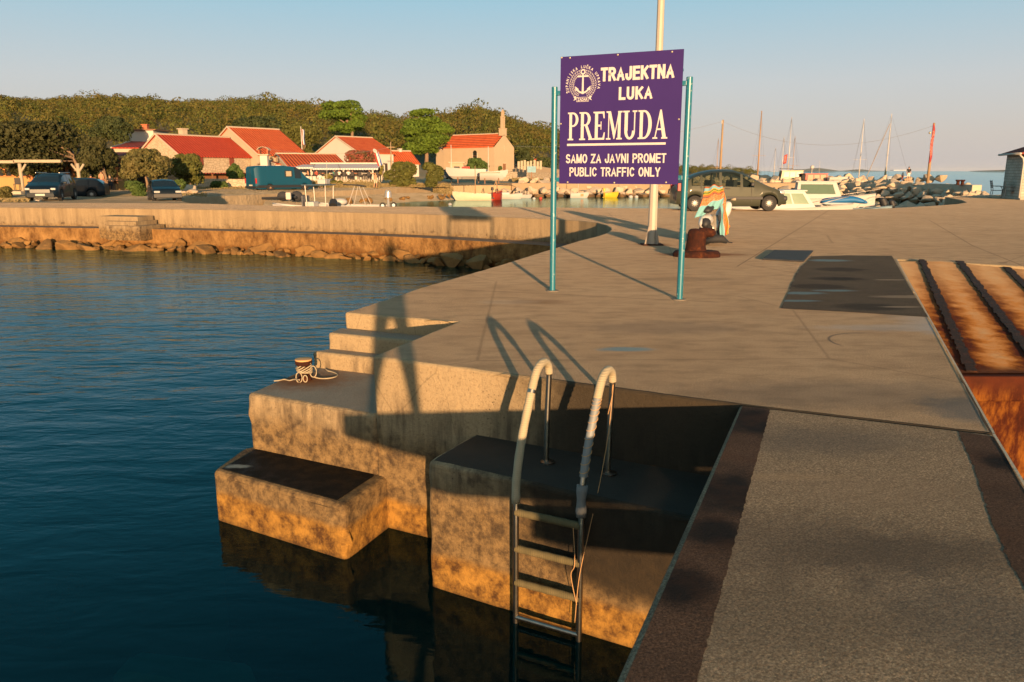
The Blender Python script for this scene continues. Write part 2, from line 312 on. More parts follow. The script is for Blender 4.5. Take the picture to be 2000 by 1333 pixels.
# ---------------------------------------------------------------- quay
A=G(1445,790);B=G(728,695);C=G(893,628);D=G(673,610)
eF=(A-B).normalized(); nF=Vector((eF.y,-eF.x,0)); 
if nF.y>0: nF=-nF
q1=G(1745,497); q2=G(1945,848); q3=G(2000,937)
def g2(*l): return [tuple(G(*p)[:2]) for p in l]
edge_near=g2((760,582.5),(820,562),(905,538),(985,515),(1060,491.5),(1130,470.5),(1168,461))
curve=g2((1185,455),(1193,449),(1192,444.5),(1183,439.5),(1165,434.7),(1130,431),(1090,428.5))
far_front=g2((980,424),(850,419),(700,415),(520,411.5),(350,408.5),(160,406.5),(0,405),(-400,401.5))
far_back=g2((-400,395.5),(200,396.4),(370,397.2),(420,398.3),(460,399.5),(560,402.5),(900,404),(1340,407.5),(1540,410.5),(1640,409.5),(1740,406.5),(1820,402),(1870,398.5),(1888,395.3),(1878,391),(1846,384.6),(1890,383),(1935,380.5),(2300,378))
ramp_edge=g2((2300,540),(2000,520),(1752,506))
quay=[tuple(A[:2]),tuple(B[:2]),tuple(C[:2]),tuple(D[:2])]+edge_near+curve+far_front+far_back+[tuple(G(2300,380)[:2])][:0]+ramp_edge+[tuple(G(1752,506)[:2])][:0]+[tuple(q2[:2])]
mb=MB(); mb.prism(quay,0,-4.6,0,bottom=False)
mb.m[-1]=1
qo=mb.build('quay',[m_wall,m_quay],bevel=.03,seg=3,worn=.006); tag(qo,kind='structure')
# steps and landing
dD=(C-D).normalized()
L1=G(640,650,-.18);L2=G(608,686,-.36);L3=G(483,768,-.54);L0=G(608,717,-.54)
def inter(p,d,a,b):   # line p+td with line ab
    e=b-a; den=d.x*e.y-d.y*e.x; t=((a.x-p.x)*e.y-(a.y-p.y)*e.x)/den; return p+d*t
BCd=(C-B)
off=Vector((.25,-.12,0))
def step(L,zt,name,Lback):
    R1=inter(L,dD,B,C)+off*.3
    pts=[L,R1,C+off*.3,Lback]
    m=MB(); m.prism([(p.x,p.y) for p in pts],zt,-4.5,0,bottom=False); m.m[-1]=1
    return tag(m.build(name,[m_wall,m_tread],bevel=.035,seg=3,worn=.006),kind='structure')
step(L1,-.18,'quay_step',D+(D-C).normalized()*.0+Vector((-.06,.02,0)))
step(L2,-.36,'quay_step',Vector((D.x-.1,D.y-.25,0)))
m=MB(); Lp=G(483,768,-.54); Fr=B+nF*.004; Fe=inter(B,eF,G(835,900,-.56),G(835,900,-.56)+nF)
m.prism([(Lp.x,Lp.y),(Fr.x,Fr.y),(Fr.x+.2,Fr.y+.2),(C.x+.05,C.y-.1),(L2.x-.02,L2.y+.3),(L2.x-.06,L2.y-.02)],-.54,-4.5,0,bottom=False); m.m[-1]=1
tag(m.build('landing',[m_wall,m_tread],bevel=.045,seg=3,worn=.006),kind='structure')
# low wet block in front of the landing
bl=[G(415,918,-1.11),G(672,988,-1.11),G(738,935,-1.11)+Vector((.1,.1,0)),Lp+Vector((.2,.2,0)),Lp+Vector((-.1,.02,0))]
m=MB(); m.prism([(p.x,p.y) for p in bl],-1.11,-4.4,0,bottom=False)
wb=tag(m.build('low_block',[m_wall],bevel=.05,seg=3,worn=.006),kind='structure')
c0=sum(bl[:3],Vector((0,0,0)))/3
ins=[G(434,914,-1.1),G(658,975,-1.1),G(730,928,-1.1),G(725,905,-1.1),G(500,876,-1.1)]
m=MB(); m.prism([(p.x,p.y) for p in ins],-1.104,-1.2,0,bottom=False); tag(m.build('algae_patch',m_algae),kind='structure')
# ledge block carrying the ladder
b2=G(835,900,-.56); e2=(G(1310,1003,-.56)-b2).normalized(); b2r=b2+e2*3.2
m=MB(); bk=inter(b2,nF,B,A)-nF*.3; m.prism([(b2.x,b2.y),(b2r.x,b2r.y),(b2r.x+.3,b2r.y+1.6),(bk.x,bk.y)],-.56,-4.4,0,bottom=False); m.m[-1]=1
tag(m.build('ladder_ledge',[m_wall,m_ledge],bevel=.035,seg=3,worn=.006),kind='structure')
# finger pier: a thin deck on piles
PL=(G(1200,1333)-A).normalized(); PR=(q3-q2).normalized()
pe=[A+nF*.004+Vector((0,0,0)), A+PL*5.45, A+PL*5.45+Vector((.6,-.9,0)), q2+PR*6.3, q2+Vector((0,-.004,0))]
m=MB(); m.prism([(p.x,p.y) for p in pe],-.003,-.22,0); 
po=m.build('pier_deck',[m_pier],bevel=.02); tag(po,kind='structure')
def sheet(name,pts,z,mat,nz=0):
    m=MB(); m.add([(p.x,p.y,z) for p in pts],[tuple(range(len(pts)))]); o=m.build(name,mat,recalc=False); return tag(o,kind='structure')
def ragged(pts,amp,step=.12):
    out=[]
    for i,p in enumerate(pts[:-1]):
        q=pts[i+1]; k=max(1,int((q-p).length/step)); 
        for j in range(k):
            r=p.lerp(q,j/k); out.append(r+Vector((random.uniform(-amp,amp),random.uniform(-amp,amp),0)) if j else r)
    return out+[pts[-1]]
wl=G(1505,798)-G(1445,793)
s_in=G(1505,798); s_out=G(1360,1333); dS=(s_out-s_in).normalized()
sheet('worn_edge_strip',[A+Vector((.01,-.03,0)),*[A+PL*t+Vector((.03,0,0)) for t in (2,3.5,5.3)],*ragged([s_in+dS*5.2,s_in],.004,.03)[:]],-.0015,m_strip)
r_in=G(1872,842); r_pts=[G(1945,850)+Vector((-.02,-.03,0)),r_in]+ragged([G(1872,842),G(1905,920),G(1935,1010),G(1968,1090),G(2010,1160),G(2120,1400)],.007,.03)[1:-1]
rr=[p for p in r_pts]; rr+= [q2+PR*4+Vector((-.03,0,0)),q2+PR*.8+Vector((-.03,0,0))]
sheet('worn_edge_strip',rr,-.0015,m_strip)
m=MB(); ma=q2+PR*.9; mb_=q2+PR*5.3; dd_=(mb_-ma).normalized(); nn_=Vector((-dd_.y,dd_.x,0))*.12
m.prism([((ma+nn_*s_).x,(ma+nn_*s_).y) for s_ in (0,)]+[tuple((mb_)[:2]),tuple((mb_+nn_*2)[:2]),tuple((ma+nn_*2)[:2])],-.225,-.50,0)
tag(m.build('added_shade_beam',m_wall),kind='structure')  # added beam, unseen below the deck edge, to shade the ledge wall
m=MB()
for t in (1.4,3.0):
    for k in (.93,): 
        pa=A+PL*t; pb=q2+PR*t; c=pa.lerp(pb,k); m.lathe([(.12,-4.8),(.12,-.2)],(c.x,c.y,0),12)
tag(m.build('pier_pile',m_wall),kind='structure')
m_sun_edge=plain('painted_sun_edge',(.52,.40,.27),.9,scale=5,bump=.01)  # sunlight on the edge bevel, put into a pale strip colour
for a_,b_,z_ in ((G(1752,506),q2,.004),(q2,q2+PR*4,.001)):
    d_=(b_-a_).normalized(); n_=Vector((-d_.y,d_.x,0)); n_=n_ if n_.x<0 else -n_
    sheet('painted_sun_edge_strip',[a_+n_*.004,b_+n_*.004,b_+n_*.018,a_+n_*.020],z_+.001,m_sun_edge)
# asphalt patch and mat
sheet('asphalt_patch',[G(1525,603),*ragged([G(1540,570),G(1547,553),G(1560,527),G(1585,501)],.015,.1),G(1655,499),G(1742,500),G(1775,560),G(1813,620),G(1660,610)],.004,m_patch)
m_mat=plain('rubber',(.03,.03,.032),.9,var=.4,bump=.01)
m=MB(); pts=[G(1490,508),G(1512,491),G(1588,492),G(1569,512.5)]; m.prism([(p.x,p.y) for p in pts],.03,.005)
tag(m.build('rubber_mat',m_mat),'black rubber mat lying at the corner of the dark asphalt patch','mat')
# ---------------------------------------------------------------- ferry ramp (right)
rA=G(1752,506); zr=-.45
def rampz(p): return 0
n=NT('ramp_concrete'); p=n.pos(); s=n.sep(p); c=n.mix(n.noise(p,1.6,6,.6),(.31,.21,.12),(.42,.29,.16))
E0=[((1800,508),(1898,727)),((1874,511),(2046,735)),((1958,515),(2190,745)),((2060,520),(2330,755))]
def rz(py,px=None): return None
y0r,y1r=13.9,7.75
def RP(px,py):    # point of the ramp plane seen at px,py
    r=ray(px,py); k=zr/(y1r-y0r)     # z = k*(y-y0r)
    t=(-k*y0r-H)/(r[2]-k*r[1]); return Vector((r[0]*t,r[1]*t,H+r[2]*t))
for a,b in E0:
    P0,P1=RP(*a),RP(*b); dx,dy=P1.x-P0.x,P1.y-P0.y; L=math.hypot(dx,dy)
    d=n.math('ABSOLUTE',n.math('SUBTRACT',n.math('ADD',n.math('MULTIPLY',s[0],-dy/L),n.math('MULTIPLY',s[1],dx/L)),(-P0.x*dy+P0.y*dx)/L))
    al=n.mr(s[1],13.6,9.5,.25,1); d=n.math('ADD',d,n.math('MULTIPLY',n.math('SUBTRACT',n.noise(p,3.5,6,.65),.5),.55))
    c=n.mix(n.math('MULTIPLY',n.mr(d,.12,.48,1,0),al),c,(.36,.135,.018)); c=n.mix(n.math('MULTIPLY',n.mr(d,.06,.30,1,0),al),c,(.055,.012,.004))
c=n.mix(n.mr(n.math('ADD',s[1],n.math('MULTIPLY',n.noise(p,6,4),.2)),8.15,7.85),c,(.05,.02,.01))
n.b.inputs['Diffuse Roughness'].default_value=1
m_ramp=n.fin(c,.95,n.bump(n.math('ADD',n.noise(p,55,5,.75),n.noise(p,14,3)),1,.012),spec=.1)
ra=Vector((rA.x,rA.y,0)); 
def onedge(y): # x of quay's right edge
    return q2.x+(y-q2.y)*(rA.x-q2.x)/(rA.y-q2.y)
m=MB(); xr=30
m.add([(onedge(y0r)-.1,y0r,0.0),(xr,y0r,0.0),(xr,y1r,zr),(onedge(y1r)-.1,y1r,zr),(onedge(y1r)-.1,y1r,-4.5),(xr,y1r,-4.5)],[(0,3,2,1)]); 
tag(m.build('ferry_ramp',m_ramp,recalc=False),kind='structure')
m=MB(); pr=[(onedge(y0r)-.1,y0r),(xr,y0r),(xr,y0r+2.5),(onedge(y0r+1.2)-.1,y0r+1.3)]
n=NT('rusty_plate'); p=n.pos(); f=n.noise(n.mapv(p,(2.5,2.5,1)),1.6,7,.7); c=n.ramp(f,[(.3,(.012,.004,.003)),(.44,(.05,.011,.004)),(.58,(.20,.07,.010)),(.64,(.07,.015,.004)),(.8,(.03,.008,.003))])
s=n.sep(p); c=n.mix(n.mr(s[2],-.75,-.5),c,n.mix(n.noise(p,6,5),(.025,.009,.006),(.10,.022,.008))); m_plate=n.fin(c,.9,n.bump(n.noise(p,40,5,.75),.8,.01),spec=.12)
m=MB(); x0=onedge(y1r)-.05; m.box(((x0+xr)/2,y1r-.02+.1,(zr-.01-.8)/2-.01),(xr-x0,.24,.34+.0),mi=0)
m.m=m.m; 
m2=MB(); m2.box(((x0+xr)/2,y1r+.06,-2.6),(xr-x0,.2,4.28),mi=0)
pl=m2.build('rusty_fender_plate',m_plate); tag(pl,kind='structure')
m3=MB(); m3.box(((x0+xr)/2,y1r-.02,-.595),(xr-x0,.16,.27)); 
fb=m3.build('fender_beam',m_plate,bevel=.02); tag(fb,kind='structure')
n=NT('rail_rust'); p=n.pos(); f=n.noise(p,14,6,.75); m_railr=n.fin(n.ramp(f,[(.35,(.010,.007,.006)),(.55,(.035,.014,.008)),(.72,(.12,.035,.010))]),.85,n.bump(n.noise(p,40,5,.8),1,.03),spec=.3)
for i,(a,b) in enumerate(E0):
    P0,P1=RP(*a),RP(*b); d=(P1-P0).normalized(); w=Vector((d.y,-d.x,0)).normalized()*.05
    m=MB(); k=60
    for j in range(k):
        pa=P0.lerp(P1,j/k); pb=P0.lerp(P1,(j+1)/k); up=Vector((0,0,.018)); jx=random.uniform(-.012,.012)
        ww=w*random.uniform(.75,1.35); m.add([pa-ww,pa+ww,pb+ww,pb-ww,pa-ww+up,pa+ww+up,pb+ww+up,pb-ww+up],[(4,5,6,7),(0,4,7,3),(1,2,6,5),(0,1,5,4),(3,7,6,2)])
    o=m.build('ramp_rail',m_railr); tag(o,['rusted steel skid rail on the ferry ramp next to the pier edge','rusted steel skid rail in the middle of the ferry ramp','short visible rusted skid rail at the right side of the ramp','rusted skid rail farthest right on the ferry ramp'][i],'steel rail','skid rails set in the ferry ramp')
# ---------------------------------------------------------------- ladder
steel=plain('stainless_steel',(.30,.27,.23),.3,1,.4,20); 
n=NT('old_white_hose'); p=n.obj(); c=n.mix(n.noise(p,6,5),(.30,.25,.16),(.44,.37,.25)); wv=n.n('ShaderNodeTexWave',bands_direction='Z'); n.put(wv.inputs[0],p); wv.inputs['Scale'].default_value=22; wv.inputs['Distortion'].default_value=1.5; c=n.mix(n.math('MULTIPLY',wv.outputs[1],.25),c,(.35,.27,.16)); m_hose=n.fin(c,.7,n.bump(wv.outputs[1],.5,.004))
n=NT('mossy_wrap'); p=n.obj(); wv=n.n('ShaderNodeTexWave',bands_direction='X'); n.put(wv.inputs[0],p); wv.inputs['Scale'].default_value=25; wv.inputs['Distortion'].default_value=2; c=n.mix(n.noise(p,12,5),(.05,.045,.018),(.17,.13,.06)); m_moss=n.fin(c,.9,n.bump(wv.outputs[1],.5,.003))
m_rope=plain('pale_rope',(.34,.28,.19),.9,bump=.004,scale=60); m_tape=plain('grey_tape',(.16,.16,.155),.7,bump=.006,scale=30); m_orope=plain('orange_cord',(.50,.28,.12),.9)
alu=plain('grey_sleeve',(.20,.21,.21),.6,.1,.15,10)
lad=thing('ladder','steel swim ladder with taped hooped handrails standing on the wet concrete ledge','ladder')
prof=[(.82,-2.9),(.82,-1.6),(.82,-1.2),(.82,-.74),(.79,-.52),(.72,-.25),(.62,.0),(.565,.12),(.52,.195),(.46,.235),(.39,.24),(.33,.205),(.305,.145),(.30,.08),(.30,-.2),(.30,-.56)]
def fine(P,k=5):
    out=[]
    for i in range(len(P)-1):
        p0,p1,p2,p3=[Vector(P[max(0,min(len(P)-1,i+j))]) for j in(-1,0,1,2)]
        for q in range(k):
            t=q/k; out.append(.5*((2*p1)+(p2-p0)*t+(2*p0-5*p1+4*p2-p3)*t*t+(3*p1-p0-3*p2+p3)*t**3))
    out.append(Vector(P[-1])); return out
def lp(e,nn,z): return B+eF*e+nF*nn+Vector((0,0,z))
for si,e in enumerate((1.83,2.32)):
    path=[lp(e+(.012*math.sin(a*3) if a>-.6 else 0),nn,a) for nn,a in prof]; fp=fine(path)
    rail=MB().tube(fp,.0215,12).build('rail',steel,lad,smooth=50)
    sub=[p for i,p in enumerate(fp) if -.74<=p.z and i<5*12+2]
    if si==0:
        MB().tube(sub,[.030+.0012*math.sin(i*2.1) for i in range(len(sub))],12).build('hose_wrap',m_hose,lad,smooth=1)
        a=lp(e,.6,.06); d=[p for p in sub if .04<p.z<.085][:3]
        if len(d)>1: MB().tube([d[0],d[-1]],.0325,12).build('clamp',steel,lad,smooth=50)
    else:
        top=[p for p in sub if p.z>.07]; mid=[p for p in sub if -.46<p.z<=.09 and p.z>-.46 and fp.index(p)<45]; low=[p for p in sub if p.z<=-.44 and fp.index(p)<40]
        MB().tube(top,.030,12).build('hose_wrap',m_hose,lad,smooth=1)
        MB().tube(mid,.0275,12).build('sleeve',alu,lad,smooth=50)
        MB().tube(low,[.033+.005*math.sin(i*1.7)+.002*i/len(low) for i in range(len(low))],12).build('tape_wrap',m_tape,lad,smooth=1)
        # spiral cord
        sp=[];M_=len(mid)
        for j in range(260):
            t=j/259*(M_-1); i=int(min(t,M_-2)); c=mid[i].lerp(mid[i+1],t-i); q=j/259*2*PI*11
            sp.append(c+Vector((math.cos(q),math.sin(q),.25*math.sin(q)))*.030)
        MB().tube(sp,.0028,5).build('cord',m_orope,lad,smooth=1)
    MB().lathe([(.055,0),(.055,.012),(.03,.02)],lp(e,.30,-.56),14).build('foot_plate',steel,lad,smooth=50)
for z,mt,r in ((-.745,m_moss,.027),(-1.02,m_moss,.027),(-1.28,m_moss,.027),(-1.555,steel,.0215),(-1.85,steel,.0215),(-2.15,steel,.0215)):
    a,b_=lp(1.83,.82,z),lp(2.32,.82,z); k=12
    MB().tube([a.lerp(b_,i/k) for i in range(k+1)],[r*(1+.05*math.sin(i*2.3)) for i in range(k+1)],12).build('rung',mt,lad,smooth=50)
ctr=lp(2.32,.30,.12); cp=[lp(2.34,.32,.12),lp(2.36,.45,-.2),lp(2.37,.62,-.5),lp(2.36,.78,-.8),lp(2.33,.86,-1.1),lp(2.30,.85,-1.45)]
MB().tube(fine(cp),.0026,5).build('cord',m_orope,lad,smooth=1)
MB().tube(fine([lp(2.34,.33,.12),lp(2.33,.335,.0),lp(2.31,.33,-.1)]),.0026,5).build('cord',m_orope,lad)
MB().tube(fine([lp(2.28,.86,-.75),lp(2.30,.87,-1.0),lp(2.27,.86,-1.1),lp(2.32,.87,-1.3)]),.0026,5).build('cord',m_orope,lad)
# ---------------------------------------------------------------- mooring stub with rope on the landing
bo=thing('mooring_bollard','short rusty mooring stub wound with pale rope on the stair landing','bollard',G(595,742,-.54))
MB().lathe([(.075,0),(.07,.02),(.055,.05),(.055,.12),(.06,.15),(.085,.17),(.088,.2),(.08,.215)],n=18).build('post',m_rust,bo,smooth=40)
MB().lathe([(.078,.205),(.086,.212),(.086,.226),(.05,.232)],n=18).build('cap',plain('worn_orange',(.55,.30,.12),.8,bump=.005,scale=20),bo,smooth=40)
rp=MB(); pts=[]
for i in range(90):
    q=i*.42; pts.append((math.cos(q)*(.072+.012*math.sin(i*1.3)),math.sin(q)*(.072+.012*math.cos(i*1.7)),.075+.07*math.sin(i*.23)**2+.0006*i))
rp.tube(pts,.007,6).build('rope_coil',m_rope,bo,smooth=1)
rp=MB()
for k,(a,rr_,zz) in enumerate(((-1.9,.045,.05),(-1.2,.03,.04),(.2,.05,.09))):
    cx,cy=math.cos(a)*.095,math.sin(a)*.095
    rp.tube([(cx+math.cos(q*.45)*rr_*.7,cy-.01*k,zz+math.sin(q*.45)*rr_*1.2) for q in range(15)],.006,6)
rp.build('rope_loop',m_rope,bo,smooth=1)
z=-.534
def gp(*l): return [G(px,py,z+dz)for px,py,dz in l]
o=MB().tube(fine(gp((585,742,.05),(575,741,.02),(565,743,0),(555,741,0),(545,743,0),(535,744,0))),.007,6).build('rope',m_rope,smooth=1); tag(o,'loose pale rope end running from the stub to the landing edge','rope')
o=MB().tube(fine(gp((608,735,.03),(624,739,0),(640,739,0),(655,736,0),(659,731,0),(648,726,0),(640,724,0),(636,720,.005))),.007,6).build('rope',m_rope,smooth=1); tag(o,'pale rope curling back towards the lowest step','rope')
# red dots/ small litter on walls
# ---------------------------------------------------------------- sign
teal=NT('teal_paint'); p=teal.obj(); c=teal.mix(teal.noise(p,3,5),(.008,.11,.16),(.016,.17,.23)); c=teal.mix(teal.ramp(teal.noise(p,25,4),[(.62,0.0),(.7,.7)]),c,(.30,.36,.34)); teal=teal.fin(c,.35,spec=.6)
n=NT('sign_purple'); p=n.obj(); c=n.mix(n.noise(p,2,4),(.030,.014,.110),(.040,.019,.135)); m_purple=n.fin(c,.6,spec=.2)
m_white=plain('sign_white',(.52,.485,.47),.7,var=.04,spec=.2); m_brass=plain('bolt_brass',(.5,.42,.28),.4,.6)
pL,pR=G(1079,568),G(1327,585); du=(pR-pL).normalized(); L=(pR-pL).length; yaw=math.atan2(du.y,du.x)
sg=thing('harbour_sign','purple sign board with white lettering held between two teal posts','sign',pL,yaw)
for x,h in ((0,2.63),(L,2.67)):
    MB().lathe([(.039,-.01),(.039,h-.004),(.035,h)],(x,0,0),18).build('post',teal,sg,smooth=40)
    MB().lathe([(.09,0.0),(.085,.008),(.04,.010)],(x,0,0),18).build('base_flange',plain('rust_stain_grout',(.22,.17,.12),.9),sg,smooth=40)
for x0,x1,z in ((.03,.12,2.55),(.03,.12,1.47),(L-.11,L-.03,2.60),(L-.11,L-.03,1.50)):
    MB().box(((x0+x1)/2,0,z),(x1-x0,.05,.055)).build('bracket',teal,sg,bevel=.004)
bx0,bx1,bz0,bz1=.088,L-.078,1.42,2.985; BW=bx1-bx0; BH=bz1-bz0
MB().box(((bx0+bx1)/2,-.022,(bz0+bz1)/2),(BW,.012,BH)).build('board',m_purple,sg)
MB().box(((bx0+bx1)/2,.0,(bz0+bz1)/2+.55),(BW,.03,.03)).build('back_rail',teal,sg)
MB().box(((bx0+bx1)/2,.0,(bz0+bz1)/2-.55),(BW,.03,.03)).build('back_rail',teal,sg)
YS=-.0285
_zo=[0]
class SM(MB):
    """flat marks on the board: unit coords u (0..1 right) v (0..1 down)"""
    def poly(s,pts,rev=False):
        _zo[0]+=1; y=YS-.0012-(_zo[0]%40)*.00006
        s.add([(bx0+u*BW,y,bz1-v*BH) for u,v in pts],[tuple(range(len(pts)))])
def text_pts(body,offset=0,space=1.0):
    cu=bpy.data.curves.new('t','FONT'); cu.body=body; cu.size=1; cu.offset=offset; cu.space_character=space; cu.resolution_u=4
    o=bpy.data.objects.new('t',cu); COL.objects.link(o); dg=bpy.context.evaluated_depsgraph_get(); me=bpy.data.meshes.new_from_object(o.evaluated_get(dg))
    V=[tuple(v.co) for v in me.vertices]; Fc=[tuple(p.vertices) for p in me.polygons]; bpy.data.objects.remove(o); bpy.data.meshes.remove(me); bpy.data.curves.remove(cu); return V,Fc
def text(s,body,u0,u1,v0,v1,offset=.03,space=1.05,slant=0):
    V,Fc=text_pts(body,offset,space); xs=[v[0] for v in V]; ys=[v[1] for v in V]; ax,bx=min(xs),max(xs); ay,by=min(ys),max(ys)
    s.add([(bx0+(u0+(x-ax)/(bx-ax)*(u1-u0))*BW,YS-.0015,bz1-(v1-(y-ay)/(by-ay)*(v1-v0))*BH) for x,y,_ in V],Fc)
GL={'T':(.78,[[(0,1),(1,1)],[(.5,1),(.5,0)]]),'L':(.72,[[(0,1),(0,0),(1,0)]]),'E':(.78,[[(1,1),(0,1),(0,0),(1,0)],[(0,.53),(.9,.53)]]),'F':(.74,[[(1,1),(0,1),(0,-.0)],[(0,.52),(.85,.52)]]),
'I':(.16,[[(.5,1),(.5,0)]]),'N':(.85,[[(0,0),(0,1)],[(0,1),(1,0)],[(1,0),(1,1)]]),'M':(1.0,[[(0,0),(0,1)],[(0,1),(.5,.05)],[(.5,.05),(1,1)],[(1,1),(1,0)]]),'Z':(.8,[[(0,1),(1,1),(0,0),(1,0)]]),
'A':(.92,[[(0,0),(.5,1),(1,0)],[(.2,.32),(.8,.32)]]),'V':(.88,[[(0,1),(.5,0),(1,1)]]),'Y':(.86,[[(0,1),(.5,.45),(1,1)],[(.5,.45),(.5,0)]]),'K':(.86,[[(0,0),(0,1)],[(1,1),(.06,.42)],[(.32,.6),(1,0)]]),
'U':(.84,[[(0,1),(0,.3),'a',(.5,.3,.5,.3,180,360),(1,1)]]),'J':(.7,[[(1,1),(1,.28),'a',(.5,.28,.5,.28,360,180),(0,.36)]]),'O':(.9,[['a',(.5,.5,.5,.5,90,450)]]),'C':(.88,[['a',(.5,.5,.5,.5,40,320)]]),
'P':(.8,[[(0,0),(0,1),(.55,1),'a',(.55,.74,.45,.26,90,-90),(0,.48)]]),'R':(.86,[[(0,0),(0,1),(.55,1),'a',(.55,.75,.42,.25,90,-90),(0,.5)],[(.5,.5),(1,0)]]),'B':(.82,[[(0,0),(0,1),(.55,1),'a',(.55,.77,.36,.23,90,-90),(0,.54)],[(.55,.54),'a',(.58,.27,.42,.27,90,-90),(0,0)]]),
'S':(.8,[['a',(.5,.745,.46,.255,30,270),'a',(.5,.245,.5,.245,90,-155)]])}
def block(s,body,u0,u1,v0,v1,sw=.2,gap=.3,space=.62):
    # sw: stroke width over cap height
    Wt=0; pos=[]
    for ch in body:
        if ch==' ': Wt+=space; continue
        wd=GL[ch][0]*.72; pos.append((ch,Wt,wd)); Wt+=wd+gap
    Wt-=gap; hx=sw/2
    sx=(u1-u0)*BW/(Wt); Hh=(v1-v0)*BH
    for ch,x0,wd in pos:
        for st in GL[ch][1]:
            pl=[]; i=0
            while i<len(st):
                if st[i]=='a':
                    cx,cy,rx,ry,a0,a1=st[i+1]; k=max(4,int(abs(a1-a0)/18)); pl+=[(cx+rx*math.cos(R(a0+(a1-a0)*j/k)),cy+ry*math.sin(R(a0+(a1-a0)*j/k))) for j in range(k+1)]; i+=2
                else: pl.append(st[i]); i+=1
            q=[]
            for x,y in pl:
                p=Vector(((x0+x*wd)*sx, (hx+y*(1-sw))*Hh)); 
                if not q or (p-q[-1]).length>1e-5: q.append(p)
            hw=sw*Hh*.5*.95; closed=(q[0]-q[-1]).length<1e-4; L_=[];R_=[]
            if not closed:
                q[0]=q[0]-(q[1]-q[0]).normalized()*(hw if abs((q[1]-q[0]).x)<1e-6 or abs((q[1]-q[0]).y)<1e-6 else hw*.9); q[-1]=q[-1]+(q[-1]-q[-2]).normalized()*(hw if abs((q[-1]-q[-2]).x)<1e-6 or abs((q[-1]-q[-2]).y)<1e-6 else hw*.9)
            for i,p in enumerate(q):
                a=(q[i]-q[i-1]) if i else (q[1]-q[0] if not closed else q[0]-q[-2]); b=(q[i+1]-q[i]) if i<len(q)-1 else (a if not closed else q[1]-q[0])
                a=a.normalized();b=b.normalized(); na=Vector((-a.y,a.x)); nb_=Vector((-b.y,b.x)); m_=(na+nb_); 
                if m_.length<.3: m_=na
                m_.normalize(); m_=m_/max(.45,m_.dot(na)); L_.append(p+m_*hw); R_.append(p-m_*hw)
            _zo[0]+=1; y=YS-.0012-(_zo[0]%40)*.00006
            vs_=[(bx0+u0*BW+p.x,y,bz1-v1*BH+min(max(p.y,0),Hh)) for p in L_+R_]; k=len(q)
            s.add(vs_,[(i,i+1,k+i+1,k+i) for i in range(k-1)])
s=SM(); block(s,'TRAJEKTNA',.355,.925,.100,.206,.215,.40); s.build('lettering',m_white,sg,recalc=False)['label']='white bold word TRAJEKTNA'
s=SM(); block(s,'LUKA',.508,.76,.253,.352,.215,.42); s.build('lettering',m_white,sg,recalc=False)['label']='white bold word LUKA'
s=SM(); block(s,'SAMO ZA JAVNI PROMET',.064,.893,.762,.836,.17,.33,.55); s.build('lettering',m_white,sg,recalc=False)['label']='white line SAMO ZA JAVNI PROMET'
s=SM(); block(s,'PUBLIC TRAFFIC ONLY',.097,.85,.868,.941,.17,.33,.55); s.build('lettering',m_white,sg,recalc=False)['label']='white line PUBLIC TRAFFIC ONLY'
s=SM(); s.poly([(.066,.680),(.89,.680),(.89,.697),(.066,.697)]); s.build('underline',m_white,sg,recalc=False)
